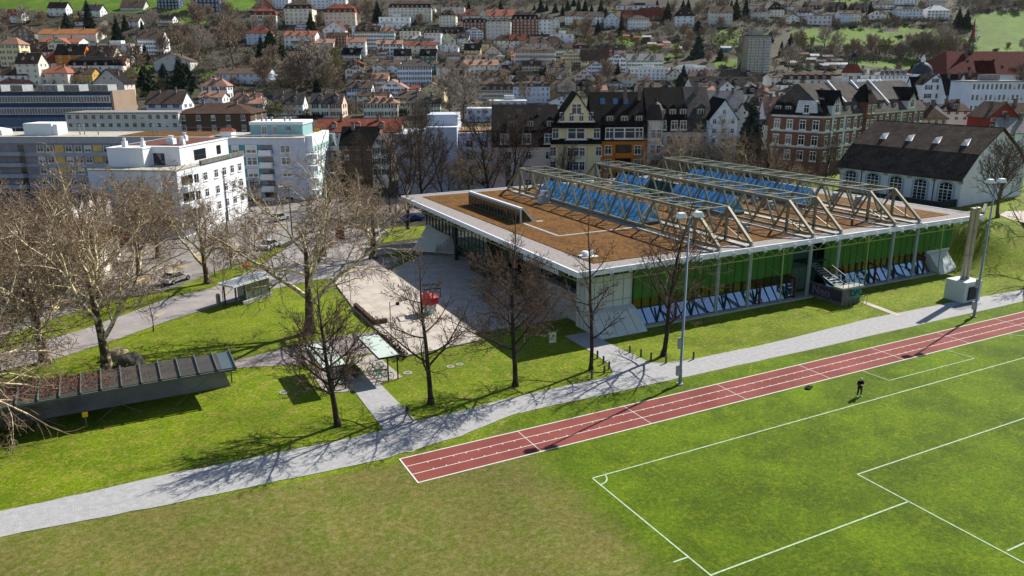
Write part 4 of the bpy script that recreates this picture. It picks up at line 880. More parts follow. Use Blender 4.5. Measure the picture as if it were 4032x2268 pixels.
lp = thing('lamp_post', 'thin steel lamp post with black head on the plaza corner', 'lamp post', (-11.7, 25.0, .14))
b = MB(); b.tube([(0, 0, 0), (0, 0, 3.9)], .05, 8); b.build('pole', STEEL, lp)
b = MB(); b.bar((0, 0, 3.35), (.75, .05, 3.55), .04); b.build('arm', DARK, lp); b = MB(); b.box(.7, 1.0, -.12, .2, 3.45, 3.75); b.build('lamp_head', DARK, lp)
for i, (x, y, lab) in enumerate(((-12.84, 46.1, 'thin flag mast at the street end of the plaza edge'), (-12.79, 42.9, 'thin flag mast second from the street on the plaza edge'), (-12.80, 39.2, 'thin flag mast between the second mast and the long bench'), (-12.83, 35.7, 'thin flag mast beside the long timber bench'))):
    t = thing('flag_mast', lab, 'mast', (x, y, 0), 0, 'thin masts along the plaza edge'); b = MB(); b.tube([(0, 0, 0), (0, 0, 6.5)], [.045, .03], 6); b.build('pole', STEEL, t); b = MB(); b.box(-.12, .12, -.12, .12, 0, .08); b.build('foot', CONC, t)
# poster boards
def board(x, y, rz, cols, lab, h=1.8, w=1.1):
    t = thing('poster_board', lab, 'poster board', (x, y, .02), rz, 'poster boards'); b = MB(); b.box(-w / 2, -w / 2 + .05, -.03, .03, 0, h + .1); b.box(w / 2 - .05, w / 2, -.03, .03, 0, h + .1); b.box(-w / 2, w / 2, -.03, .03, h, h + .08); b.build('board_frame', STEEL, t)
    b = MB(); b.box(-w / 2 + .06, w / 2 - .06, -.02, .02, .25, h - .02); pn = b.build('panel', mat('poster ' + cols[0], cols[0], .6), t)
    b = MB(); b.box(-w / 2 + .16, w / 2 - .3, -.035, -.02, .6, h * .55); b.box(-w / 2 + .3, w / 2 - .16, -.035, -.02, h * .62, h * .85); b.build('print_patch', mat('poster ' + cols[1], cols[1], .6), pn)
board(2.2, 15.6, R(-15), ('#c9cfc0', '#8f9426'), 'white and lime poster board in the court entrance', 1.35, .8)
board(-10.6, 60.7, R(-25), ('#3a4270', '#a83a3a'), 'blue and red poster board beside the street crossing')
board(-9.0, 63.6, R(-25), ('#b08030', '#8a3328'), 'ochre and brown poster board behind the blue one')
board(-3.4, 74.5, R(-40), ('#8e2a26', '#6d1f1d'), 'dark red poster board across the street near the verge tip', 2.4, 1.6)
# bus shelter, bin, street furniture
bs = thing('bus_shelter', 'grey flat roofed bus shelter with glass side beside the walkway', 'bus shelter', (-22.6, 46.8, 0)); 
BR = R(32); bs.rotation_euler = (0, 0, BR)
b = MB(); b.box(-2.9, 2.9, -1.3, 1.2, 2.5, 2.62); b.build('shelter_roof', mat('zinc roof', '#8d949c', .5, .3, scale=2, col2='#6d747c'), bs); b = MB(); b.box(-2.96, 2.96, -1.36, -1.3, 2.42, 2.68); b.box(-2.96, 2.96, 1.2, 1.26, 2.42, 2.68); b.box(2.9, 2.96, -1.3, 1.2, 2.42, 2.68); b.box(-2.96, -2.9, -1.3, 1.2, 2.42, 2.68); b.build('roof_rim', WHITEM, bs)
b = MB(); b.box(-.8, 2.8, -1.02, -1.0, .45, 2.42); b.box(-.9, -.88, -1.0, .5, .45, 2.42); gw = b.build('glass_wall', glass('shelter glass', '#5d6b66', .08, .2), bs)
b = MB(); [b.box(x - .03, x + .03, -1.06, -1.02, .2, 2.42) for x in (-.85, .3, 1.5, 2.7)]; b.build('glass_frame', STEEL, gw)
for x, y in ((-2.4, 1.0), (-2.4, -1.0), (2.6, 1.0), (.1, 1.0)): b = MB(); b.box(x - .07, x + .07, y - .07, y + .07, 0, 2.5); b.build('post', DARK, bs)
b = MB(); b.box(-.6, 2.6, -.9, -.5, .42, .5); b.build('bench_seat', DARK, bs); b = MB(); b.box(-1.6, 2.9, -1.3, -1.08, 0, .42); b.build('base_wall', CONC, bs)
b = MB(); b.tube([(0, 0, 0), (0, 0, 1.15), (0, 0, 1.3), (0, 0, 1.36)], [.26, .26, .2, .05], 12); o = b.build('litter_bin', mat('bin steel', '#8b9294', .4, .4)); o.location = (-25.9, 46.5, 0); tag(o, 'round steel litter bin at the open end of the bus shelter', 'litter bin')
b = MB(); b.box(-.05, .05, -.05, .05, 0, 1.0); b.box(-.55, .55, -.3, .3, 1.0, 1.35, 1); o = b.build('newspaper_box', [STEEL, mat('bright red paint', '#c4201c', .5)]); o.location = (-20.4, 59.7, 0); o.rotation_euler[2] = .5; tag(o, 'bright red box on a post at the verge behind the bus shelter', 'newspaper box')
def slamp(x, y, H, rz, lab):
    t = thing('street_lamp', lab, 'street lamp', (x, y, 0), rz, 'street lamps along the street'); b = MB(); b.tube([(0, 0, 0), (0, 0, H)], [.13, .07], 8); b.build('pole', mat('lamp paint', '#4d5257', .5), t)
    b = MB(); b.bar((0, 0, H), (1.4, 0, H + .35), .07); b.build('arm', MATS['lamp paint'], t); b = MB(); b.hull2([(1.0, -.15, H + .3), (1.9, -.12, H + .4), (1.9, .12, H + .4), (1.0, .15, H + .3)], [(1.1, -.1, H + .42), (1.8, -.08, H + .5), (1.8, .08, H + .5), (1.1, .1, H + .42)]); b.build('lamp_head', WHITEM, t); b = MB(); b.tube([(0, 0, 0), (0, 0, .2)], .26, 8); b.build('foot', CONC, t)
slamp(-21.9, 64.0, 8.0, .3, 'dark street lamp on the verge above the bus shelter')
slamp(-10.0, 79.5, 8.5, 3.6, 'street lamp near the verge tip beyond the mottled plane tree')
slamp(0.5, 88.0, 9, 3.6, 'street lamp beside the dark trees next to the hall roof corner')
slamp(-17, 101, 9, 3.9, 'street lamp before the balconies of the turquoise block')
slamp(12.5, 93, 9, 3.6, 'street lamp behind the hall roof before the light blue cube')
slamp(-44.5, 51, 8.5, .5, 'street lamp among the plane trees before the sawtooth workshop')
b = MB(); b.tube([(0, 0, 0), (0, 0, 2.6)], .03, 6); b.tube([(0, -.02, 2.5), (0, .02, 2.5)], .3, 14, 1); o = b.build('traffic_sign', [STEEL, mat('sign red', '#b53030', .5)]); o.location = (-46, 44, 0); tag(o, 'small round red traffic sign on the verge under the plane trees', 'traffic sign')
b = MB(); b.tube([(0, 0, 0), (0, 0, 2.4)], .03, 6); b.tube([(0, -.02, 2.3), (0, .02, 2.3)], .33, 14, 1); o = b.build('traffic_sign', [STEEL, MATS['sign red']]); o.location = (-24.4, 71.5, 0); tag(o, 'round red traffic sign beyond the street lamp', 'traffic sign')
# ------------------------------------------------------------------ vehicles
def car(loc, rz, col, lab, L=4.4, W=1.8, H=1.4, sport=False):
    t = thing('parked_car', lab, 'car', loc, rz, 'cars by the street'); pm = mat('car paint ' + col, col, .25, .3, .6, var=.03); k = L / 4.4
    h1 = .62 if sport else .72
    P = [(-2.2, .35), (-2.2, h1 + .05), (-2.0, h1 + .12), (-1.3, h1 + .16), (.9, h1 + .1), (1.9, h1 - .02), (2.18, h1 - .18), (2.2, .35)]
    b = MB(); b.hull2([(x * k, -W / 2 + .04, z) for x, z in P], [(x * k, W / 2 - .04, z) for x, z in P]); bd = b.build('body', pm, t, bev=.05)
    Q = [(-1.75, h1 + .12), (-1.1, H - .05), (-.7, H), (.2, H - .02), (1.0, h1 + .08)]
    b = MB(); b.hull2([(x * k, -W / 2 + (.14 if z < H - .1 else .28), z) for x, z in Q], [(x * k, W / 2 - (.14 if z < H - .1 else .28), z) for x, z in Q]); b.build('windows', GDK, t)
    b = MB(); b.box(-1.0 * k, .25 * k, -W / 2 + .26, W / 2 - .26, H - .03, H + .03); b.build('roof_panel', pm, t, bev=.02)
    for x in (-1.38, 1.38):
        for s in (-1, 1):
            b = MB(); b.tube([(x * k, s * (W / 2 - .2), .33), (x * k, s * (W / 2 + .01), .33)], .33, 14); wl = b.build('wheel', BLACK, t); b = MB(); b.tube([(x * k, s * (W / 2 + .0), .33), (x * k, s * (W / 2 + .025), .33)], .2, 10); b.build('rim', STEEL, wl)
    for s in (-1, 1): b = MB(); b.box(2.14 * k, 2.2 * k, s * .62 - .16, s * .62 + .16, h1 - .28, h1 - .16); b.build('headlight', WHITEM, t); b = MB(); b.box(-2.22 * k, -2.16 * k, s * .65 - .14, s * .65 + .14, h1 - .15, h1); b.build('tail_light', MATS['sign red'], t)
car((13.0, 85.2, .02), R(12), '#1a4c9e', 'bright blue coupe parked by the hall roof corner', 4.4, 1.8, 1.25, True)
car((-29.5, 59.9, .02), R(42), '#c9ccd0', 'white car on the street below the plane trees', 4.2)
car((-8.6, 97, .02), R(40), '#c8c8c8', 'pale car under the balconies of the turquoise block', 4.2)
car((-14.5, 74.5, .02), R(50), '#d6d8dc', 'white car on the street past the street lamp', 4.2)
car((-47.5, 55.0, .02), R(35), '#1f2a30', 'dark estate car behind the plane tree trunks', 4.6)
bu = thing('bus', 'long red and white bus behind the plane tree branches', 'bus', (-38.0, 83.5, .02), atan2(12, 6)); 
b = MB(); b.box(-6.5, 6.5, -1.25, 1.25, .35, 1.5); b.build('body', mat('bus red', '#c03a26', .4), bu, bev=.08); b = MB(); b.box(-6.45, 6.45, -1.22, 1.22, 1.503, 2.7); b.build('window_band', GDK, bu, bev=.05); b = MB(); b.box(-6.5, 6.5, -1.25, 1.25, 2.7, 3.05); b.box(-4, -1, -.8, .8, 3.05, 3.3); b.box(1, 3.4, -.8, .8, 3.05, 3.3); b.build('bus_roof', WHITEM, bu, bev=.06)
for x in (-4.2, 4.2):
    for s in (-1, 1): b = MB(); b.tube([(x, s * 1.0, .48), (x, s * 1.27, .48)], .48, 14); b.build('wheel', BLACK, bu)
fc = thing('red_fence', 'red railing along the ramp below the white penthouse block', 'fence', (-28, 98, 0)); b = MB()
for k in range(18): p = Vector((-12 + 1.35 * k, -9 + 1.0 * k, 0)); b.bar(p, p + Vector((0, 0, 1.2)), .07)
b.build('post', MATS['sign red'], fc); b = MB(); b.bar((-12, -9, 1.2), (11, 8, 1.2), .1); b.bar((-12, -9, .6), (11, 8, .6), .08); b.build('rail', MATS['sign red'], fc)
# a parked bicycle pair near the left lawn
bike((-43.1, 37.2, .02), .8, 'grey', 'grey bicycle parked on the walkway behind the plane trees', .15, False)
# backpack on the grass
g = G(3024 + 405 * .3913, 1134 + 1010 * .3913)
bm = bmesh.new(); bmesh.ops.create_icosphere(bm, subdivisions=3, radius=1)
for v in bm.verts: v.co = v.co * (1 + noise.noise(v.co * 2) * .3); v.co = Vector((v.co.x * .42, v.co.y * .26, max(-.15, v.co.z) * .2 + .04))
me = bpy.data.meshes.new('rucksack'); bm.to_mesh(me); bm.free(); me.materials.append(mat('black cloth', '#1a1b1d', .8, bump=.4, bscale=14)); bp_ = thing('rucksack', 'black rucksack and jacket lying on the grass by the track', 'rucksack', (g.x, g.y, 0), .3); obj('bag', me, bp_)
b = MB(); b.tube([(.3, -.1, .05), (.55, -.16, .06), (.65, .02, .05), (.4, .1, .08)], .03, 5); b.build('strap', MATS['black cloth'], bp_)
# ------------------------------------------------------------------ people
SKIN = mat('skin', '#b98a6e', .6, var=.05)
def skinmesh(name, V, E_, rad, m, parent, lv=1, root=0):
    me = bpy.data.meshes.new(name); me.from_pydata([tuple(v) for v in V], E_, []); me.materials.append(m); o = obj(name, me, parent)
    sk = o.modifiers.new('skin', 'SKIN'); sk.use_smooth_shade = True
    for i, r in enumerate(rad): me.skin_vertices[0].data[i].radius = (r, r) if not hasattr(r, '__len__') else r
    me.skin_vertices[0].data[root].use_root = True
    ss_ = o.modifiers.new('sub', 'SUBSURF'); ss_.levels = lv; ss_.render_levels = lv; return o
def person(loc, rz, lab, J, cloth, head_pitch=0, cap=None):
    """J: joint positions hip, chest, neck, head, and L/R shoulder elbow wrist, hip knee ankle toe"""
    t = thing('person', lab, 'person', loc, rz)
    names = ['pel', 'wai', 'che', 'nec', 'hed', 'top', 'ls', 'le', 'lw', 'rs', 're', 'rw', 'lh', 'lk', 'la', 'lt', 'rh', 'rk', 'ra', 'rt']
    V = [Vector(J[n]) for n in names]; ix = {n: i for i, n in enumerate(names)}
    E_ = [(0, 1), (1, 2), (2, 3), (3, 4), (4, 5), (2, 6), (6, 7), (7, 8), (2, 9), (9, 10), (10, 11), (0, 12), (12, 13), (13, 14), (14, 15), (0, 16), (16, 17), (17, 18), (18, 19)]
    rad = [(.13, .1), (.13, .095), (.15, .105), .052, (.078, .09), (.07, .08), .055, .042, .03, .055, .042, .03, .085, .058, .04, .035, .085, .058, .04, .035]
    for s in 'lr':                                    # five unequal fingers curled in, thumb from the side of the palm
        wv = Vector(J[s + 'w']); fd = (wv - Vector(J[s + 'e'])).normalized(); sd_ = fd.cross(Vector((0, 0, 1))).normalized() * (1 if s == 'l' else -1); dn = fd.cross(sd_).normalized()
        if dn.z > 0: dn = -dn
        p = wv + fd * .07; V.append(p); ip = len(V) - 1; E_.append((ix[s + 'w'], ip)); rad.append((.034, .018))
        for k, ln in enumerate((.062, .075, .07, .052)):
            o0 = sd_ * (.03 - .02 * k); a = p + fd * .025 + o0; c = a + fd * ln * .55 + dn * .01; e = c + fd * ln * .25 + dn * ln * .5
            n0 = len(V); V += [a, c, e]; E_ += [(ip, n0), (n0, n0 + 1), (n0 + 1, n0 + 2)]; rad += [.009, .008, .007]
        a = wv + fd * .035 + sd_ * .035; c = a + fd * .03 + sd_ * .025 + dn * .01; n0 = len(V); V += [a, c]; E_ += [(ix[s + 'w'], n0), (n0, n0 + 1)]; rad += [.011, .009]
    skinmesh('body', V, E_, rad, SKIN, t)
    hd = Vector(J['hed']); fw = Vector(J.get('face', (0, -1, 0))).normalized(); rt = fw.cross(Vector((0, 0, 1))).normalized(); upv = rt.cross(fw)
    b = MB()
    for s in (-1, 1): c = hd + fw * .082 + rt * s * .03 + upv * .02; b.tube([c - rt * .012, c + rt * .012], .009, 6)
    b.build('eyes', MATS['black cloth'], t)
    b = MB(); b.hull2([hd + fw * .08 + rt * .012 - upv * .03, hd + fw * .08 - rt * .012 - upv * .03, hd + fw * .11 - upv * .025], [hd + fw * .08 + rt * .006 + upv * .02, hd + fw * .08 - rt * .006 + upv * .02, hd + fw * .084 + upv * .02]); b.build('nose', SKIN, t)
    b = MB(); b.bar(hd + fw * .083 - upv * .05 - rt * .022, hd + fw * .083 - upv * .05 + rt * .022, .01); b.build('mouth', mat('lips', '#8a4f45', .6), t)
    for s in (-1, 1): b = MB(); c = hd + rt * s * .08; b.tube([c - upv * .025, c + upv * .025], .014, 6); b.build('ear', SKIN, t)
    def suit(name, ns, es, rs, m): skinmesh(name, [Vector(J[n]) for n in ns], es, rs, m, t)
    el = [('l' + 'w'), 'le', 'ls']
    A = Vector(J['lw']).lerp(Vector(J['le']), .15); J['lc'] = A; J['rc'] = Vector(J['rw']).lerp(Vector(J['re']), .15); J['hem'] = Vector(J['pel']) + Vector((0, 0, -.02)); J['col'] = Vector(J['nec']) - (Vector(J['nec']) - Vector(J['che'])) * .35
    suit('jacket', ['hem', 'wai', 'che', 'col', 'ls', 'le', 'lc', 'rs', 're', 'rc'], [(0, 1), (1, 2), (2, 3), (2, 4), (4, 5), (5, 6), (2, 7), (7, 8), (8, 9)], [(.165, .13), (.16, .125), (.18, .135), .08, .078, .062, .05, .078, .062, .05], cloth[0])
    J['lca'] = Vector(J['la']).lerp(Vector(J['lk']), .12); J['rca'] = Vector(J['ra']).lerp(Vector(J['rk']), .12)
    suit('trousers', ['pel', 'lh', 'lk', 'lca', 'rh', 'rk', 'rca'], [(0, 1), (1, 2), (2, 3), (0, 4), (4, 5), (5, 6)], [(.14, .12), .105, .078, .062, .105, .078, .062], cloth[1])
    for s in 'lr':
        b = MB(); a = Vector(J[s + 'a']) - Vector((0, 0, .03)); c = Vector(J[s + 't']); d = (c - a).normalized(); b.tube([a - d * .07, a, c, c + d * .05], [.035, .052, .045, .02], 8); b.build('shoe', cloth[2], t, smooth=True)
    if cap:
        b = MB(); b.tube([hd - upv * .04 - fw * .03, hd + upv * .03 - fw * .025, hd + upv * .09 - fw * .012, hd + upv * .125], [.09, .106, .09, .02], 12); b.build('hood' if cap[0] else 'hair', cap[1], t, smooth=True)
    return t
g = G(3024 + 915 * .3913, 1134 + 1092 * .3913)
J = dict(pel=(0, 0, .95), wai=(0, .01, 1.1), che=(0, .0, 1.35), nec=(0, -.03, 1.5), hed=(0, -.07, 1.61), top=(0, -.08, 1.7), ls=(-.2, 0, 1.42), le=(-.27, .0, 1.14), lw=(-.07, -.24, 1.17), rs=(.2, 0, 1.42), re=(.27, 0, 1.14), rw=(.07, -.24, 1.17),
         lh=(-.1, 0, .9), lk=(-.14, -.02, .5), la=(-.18, 0, .09), lt=(-.22, -.15, .04), rh=(.1, 0, .9), rk=(.13, -.02, .5), ra=(.15, .0, .09), rt=(.19, -.15, .04), face=(0, -.85, -.5))
mp = person((g.x, g.y, 0), R(-22), 'man in black looking down at a controller on the pitch', J, (mat('black jacket', '#121315', .9), mat('dark jeans', '#1b2026', .9), mat('white shoes', '#c9c9c6', .6)), cap=(0, mat('grey hair', '#b5aca2', .8)))
b = MB(); b.box(-.1, .1, -.34, -.22, 1.13, 1.17); o = b.build('remote_controller', mat('light grey plastic', '#b9bcbe', .5)); o.parent = None; o.location = (g.x, g.y, 0); o.rotation_euler = (0, 0, R(-22)); tag(o, 'pale remote controller held by the man in black', 'controller')
g = G(1150 + 1745 * .2623, 1300 + 1385 * .2623)
J = dict(pel=(0, 0, .93), wai=(-.01, 0, 1.08), che=(-.03, 0, 1.32), nec=(-.06, 0, 1.47), hed=(-.09, 0, 1.58), top=(-.1, 0, 1.67), ls=(-.03, .18, 1.39), le=(.12, .22, 1.14), lw=(.02, .24, .93), rs=(-.03, -.18, 1.39), re=(-.14, -.24, 1.16), rw=(-.3, -.22, 1.04),
         lh=(0, .09, .88), lk=(-.2, .1, .52), la=(-.38, .1, .1), lt=(-.53, .1, .06), rh=(0, -.09, .88), rk=(.13, -.1, .5), ra=(.38, -.1, .16), rt=(.3, -.1, .05), face=(-1, 0, -.1))
person((g.x, g.y, .02), R(-12), 'walker in a pale hood striding along the footpath', J, (mat('olive black coat', '#2e312c', .9), mat('grey trousers', '#77736d', .9), mat('grey shoes', '#5b5a58', .7)), cap=(1, mat('pale hood', '#b9b7ae', .9)))
# ------------------------------------------------------------------ building kit
WC = dict(cream='#d3c7a6', white='#d6d6d3', pale='#c4c4c0', blue='#b9c4d3', beige='#b5a88f', brown='#8f7d6a', brick='#8a5a46', yellow='#d0b568', ochre='#bf9640', orange='#cc7a2c', pink='#cda794', peach='#c89c7c',
          mint='#b4c8b8', green='#a9b389', teal='#4f7470', grey='#97958f', taupe='#a39384', navy='#38465c', red='#8e3a34', olive='#8a8672', lblue='#9fb0cf', timber='#5f4b3a', stone='#a8a294', lilac='#c2b0bd')
WNAME = dict(lblue='light blue', blue='pale bluish', pale='pale grey', navy='dark navy', taupe='taupe grey')
RC_ = dict(brown=('#5c4a40', '#473930'), dark=('#302c2a', '#211f1e'), black=('#1f1f1f', '#171717'), red=('#8d4f40', '#704034'), orange=('#ab705a', '#8e5c4b'), salmon=('#b18a76', '#957160'), taupe=('#6f5f52', '#584b41'), grey=('#605b57', '#4b4744'), light=('#a09d98', '#8b8884'), white=('#cfcfcc', '#bdbdba'), terracotta=('#b57b50', '#96633f'))
RNAME = dict(light='light grey', dark='dark brown', taupe='brownish')
def lift(h, p, top=238):
    h = h.lstrip('#'); return ''.join('%02x' % min(top, int(255 * (int(h[i:i + 2], 16) / 255) ** p)) for i in (0, 2, 4))
def wm(k): return mat('%s wall' % WNAME.get(k, k), lift(WC[k], 1.0 if k in ('brown', 'brick', 'teal', 'navy', 'red', 'timber', 'olive', 'orange', 'ochre') else .52), .9, var=.07, scale=1.0)
def rm_(k): return tiles('%s roof tiles' % RNAME.get(k, k), *RC_[k])
RDK = glass('window pane', '#1b2228', .08)
def win_mesh(kind):
    b = MB(); shut = dict(g='#2f4a3c', b='#3f5578', n='#5a4433', d='#3a3a3a', r='#7a3a30').get(kind)
    b.box(-.5, .5, -.05, .02, -.5, .5, 0); b.box(-.41, .41, -.062, -.05, -.42, .42, 1); b.box(-.03, .03, -.075, -.062, -.42, .42, 0)
    if kind != 'm': b.box(-.41, .41, -.073, -.062, .12, .17, 0)
    b.box(-.58, .58, -.14, .0, -.58, -.5, 0)
    ms = [mat('window frame', '#dcdcd8', .6, var=.03), RDK]
    if shut: b.box(-.98, -.52, -.06, 0, -.5, .5, 2); b.box(.52, .98, -.06, 0, -.5, .5, 2); ms.append(mat('shutter ' + shut, shut, .7, var=.05))
    if kind == 'p': b.box(-.42, .42, -.08, -.05, -.1, .42, 2); ms.append(mat('roller blind', '#c9c6bd', .8, var=.05))
    if kind == 'k': b.v = []; b.f = []; b.m = []; b.box(-.5, .5, -.03, .02, -.5, .5, 1); b.box(-.5, .5, -.045, -.03, -.5, -.42, 0); b.box(-.02, .02, -.045, -.03, -.42, .5, 0)
    me = bpy.data.meshes.new('window'); me.from_pydata(b.v, [], b.f); me.polygons.foreach_set('material_index', b.m)
    for m in ms: me.materials.append(m)
    me.update(); return me
WMESH = {k: win_mesh(k) for k in 'wgbndrpkm'}
def win(par, x, y, z, w_, h_, rz=0, kind='w'): return obj('window', WMESH[kind], par, 0, (x, y, z), rz, (w_, 1, h_))
def dormer_mesh(rk, small=False):
    b = MB(); b.box(-.5, .5, 0, 1.6, 0, .95, 0); b.hull2([(-.62, -.15, .9), (.62, -.15, .9), (0, -.15, 1.4)], [(-.62, 1.8, .9), (.62, 1.8, .9), (0, 1.8, 1.4)], 1); b.box(-.32, .32, -.03, 0, .12, .8, 2); b.box(-.26, .26, -.045, -.03, .18, .74, 3); b.box(-.02, .02, -.055, -.045, .18, .74, 2)
    me = bpy.data.meshes.new('dormer'); me.from_pydata(b.v, [], b.f); me.polygons.foreach_set('material_index', b.m)
    for m in (mat('dormer cheek', '#6a635c', .9), rm_(rk), MATS['window frame'], RDK): me.materials.append(m)
    me.update(); return me
DM = {}
def dorm(par, x, y, z, s, rk, rz=0):
    if rk not in DM: DM[rk] = dormer_mesh(rk)
    return obj('dormer', DM[rk], par, 0, (x, y, z), rz, (s, s, s))
CHM = None
def chim(par, x, y, z, h=1.6):
    global CHM
    if CHM is None:
        b = MB(); b.box(-.35, .35, -.35, .35, -1.2, 1); b.box(-.45, .45, -.45, .45, 1, 1.12, 1); CHM = bpy.data.meshes.new('chimney'); CHM.from_pydata(b.v, [], b.f); CHM.polygons.foreach_set('material_index', b.m); CHM.materials.append(mat('chimney plaster', '#75685d', .9)); CHM.materials.append(DARK)
    return obj('chimney', CHM, par, 0, (x, y, z), 0, (1, 1, h))
HOUSES = []
def house(x0, x1, yr, ye, yb, rt, rk, wk, fl=3, cols=4, kind='w', dor=0, dep=None, rot=None, u=None, ch=1, side=True, label=None, bal=0, cat='house', name=None, ww=None, wh=None, hz=None, seed=None, zb=None, band=None, group='town houses on the slope'):
    rnd = random.Random(int(x0 * 7 + yb)); xc = (x0 + x1) / 2
    if u is None: p, u = hit(xc, yb)
    P0 = at_u(x0, ye, u); P1 = at_u(x1, ye, u); W = (P1 - P0).length; ze = (P0.z + P1.z) / 2; cx = (P0.x + P1.x) / 2; cy = (P0.y + P1.y) / 2
    zg = terr(cx, cy) if zb is None else zb; pb = at_u(xc, yb, u); zbv = min(max(zg, pb.z), ze - 2)
    dep = dep or min(14, max(8.5, W * .75)); H = ze - zg
    zr = (at_u(xc, yr, u).z if rt == 'f' else at_u(xc, yr, u + dep / 2).z) - zg; zr = max(zr, H + (.35 if rt == 't' else 1.4)); zr = min(zr, H + (dep if rt != 'f' else W) * .85)
    if rot is None: rot = rnd.uniform(-5, 5)
    nm = name or {'t': 'apartment_block'}.get(rt, 'house')
    t = thing(nm, label, cat, (cx, cy, zg), -YAW + R(rot), group); w2 = W / 2; ov = .45 if W > 9 else .3
    m = wm(wk); b = MB(); low = -5
    if rt == 'g': b.prism([(-w2, 0), (w2, 0), (w2, dep), (-w2, dep)], low, H); b.hull2([(-w2, 0, H), (-w2, dep, H), (-w2, dep / 2, zr - .12)], [(w2, 0, H), (w2, dep, H), (w2, dep / 2, zr - .12)])
    elif rt == 'f': b.prism([(-w2, 0), (w2, 0), (w2, dep), (-w2, dep)], low, H); b.hull2([(-w2, 0, H), (w2, 0, H), (0, 0, zr - .12)], [(-w2, dep, H), (w2, dep, H), (0, dep, zr - .12)])
    else: b.prism([(-w2, 0), (w2, 0), (w2, dep), (-w2, dep)], low, H)
    if band: b.box(-w2 - .03, w2 + .03, -.04, -.002, H * .33, H * .36); b.box(-w2 - .03, w2 + .03, -.04, -.002, H * .96, H)
    b.build('wall', m, t)
    r = rm_(rk); th = .22
    def slab(A, Bp):  # two roof planes as thick slabs
        b = MB()
        for q in (A, Bp): b.hull2([(x, y, z - th) for x, y, z in q], q)
        return b
    if rt == 'g':
        s = (zr - H) / (dep / 2); e = H - ov * s
        b = slab([(-w2 - ov, -ov, e), (w2 + ov, -ov, e), (w2 + ov, dep / 2, zr), (-w2 - ov, dep / 2, zr)], [(w2 + ov, dep + ov, e), (-w2 - ov, dep + ov, e), (-w2 - ov, dep / 2, zr), (w2 + ov, dep / 2, zr)])
    elif rt == 'f':
        s = (zr - H) / w2; e = H - ov * s
        b = slab([(-w2 - ov, dep + ov, e), (-w2 - ov, -ov, e), (0, -ov, zr), (0, dep + ov, zr)], [(w2 + ov, -ov, e), (w2 + ov, dep + ov, e), (0, dep + ov, zr), (0, -ov, zr)])
    elif rt == 'h':
        i = min(dep / 2 * .85, w2 * .75); b = MB(); E0 = [(-w2 - ov, -ov), (w2 + ov, -ov), (w2 + ov, dep + ov), (-w2 - ov, dep + ov)]; k = len(b.v)
        e = H - .1; b.v += [(*q, e) for q in E0] + [(-w2 + i, dep / 2, zr), (w2 - i, dep / 2, zr)]; b.f += [(0, 1, 5, 4), (1, 2, 5), (2, 3, 4, 5), (3, 0, 4), (3, 2, 1, 0)]; b.m += [0] * 5; b.box(-w2 - ov, w2 + ov, -ov, dep + ov, e - .18, e - .003)
    elif rt == 'm':
        s1 = min(2.6, (zr - H) * .62); i = .9; b = MB(); R0 = [(-w2 - .3, -.3), (w2 + .3, -.3), (w2 + .3, dep + .3), (-w2 - .3, dep + .3)]; R1 = [(-w2 + i, i), (w2 - i, i), (w2 - i, dep - i), (-w2 + i, dep - i)]; i2 = min(dep / 2, w2) * .75; R2 = [(-w2 + i2, dep / 2), (w2 - i2, dep / 2)]
        b.hull2([(*q, H) for q in R0], [(*q, H + s1) for q in R1]); k = len(b.v); b.v += [(q[0] * 1.02, q[1], H + s1 + .003) for q in R1] + [(*q, zr) for q in R2]; b.f += [(k, k + 1, k + 5, k + 4), (k + 1, k + 2, k + 5), (k + 2, k + 3, k + 4, k + 5), (k + 3, k, k + 4), (k + 3, k + 2, k + 1, k)]; b.m += [0] * 5
    else:
        b = MB(); b.box(-w2 - .15, w2 + .15, -.15, dep + .15, H, H + .3); b.box(-w2 + .3, w2 - .3, .3, dep - .3, H + .3, H + .36)
        if W > 14 and ch: b.box(-w2 * .2, w2 * .35, dep * .4, dep * .75, H + .3, H + 2.2)
        r = mat('flat roof white', '#c9c9c6', .8) if rk == 'white' else r
    ro = b.build('roof', r, t)
    if rt in 'ghmf' and ch:
        for c in range(ch):
            xx = (-w2 * .45 + c * w2 * .9) if ch > 1 else w2 * rnd.choice((-.4, .35)); yy = dep * .42 if rt != 'f' else dep * .35; zz = lerp(H, zr, .8) if rt != 'f' else lerp(H, zr, 1 - abs(xx) / w2); chim(ro, xx, yy, zz, 1.5)
    if dor and rt in 'ghm':
        for c in range(dor):
            x = -w2 + W * (c + .5) / dor if dor > 1 else 0
            if rt == 'm': dorm(t, x * .9, -.15, H + .15, 1.45, rk)
            else: sl = (zr - H) / (dep / 2); dorm(t, x * .86, dep * .12, H + dep * .12 * sl - .1, 1.25 if dor > 1 else 1.8, rk)
    # windows storey by storey
    if fl and cols:
        hb = max(zbv - zg, 0); st_ = (H - hb) / fl; w_ = ww or min(1.25, W / cols * .42); h_ = wh or min(1.65, st_ * .55)
        if kind in 'gbndr': w_ = min(w_, W / cols / 2.25)
        for f in range(fl):
            z = hb + st_ * (f + .56)
            for c in range(cols):
                x = -w2 + W * (c + .5) / cols
                win(t, x, -.02, z, w_, h_, 0, kind if rnd.random() > .12 or kind in 'gbndr' else 'p')
            if side and dep > 6:
                for c in range(2):
                    y = dep * (.3 + .4 * c); win(t, w2 + .02, y, z, w_ * .9, h_, R(90), kind)
                    if xc < 1500: pass
        if rt == 'f':
            n = 2 if W > 9 else 1
            for c in range(n): win(t, (c - (n - 1) / 2) * W * .22, -.02, H + (zr - H) * .3, w_ * .9, h_ * .85, 0, kind)
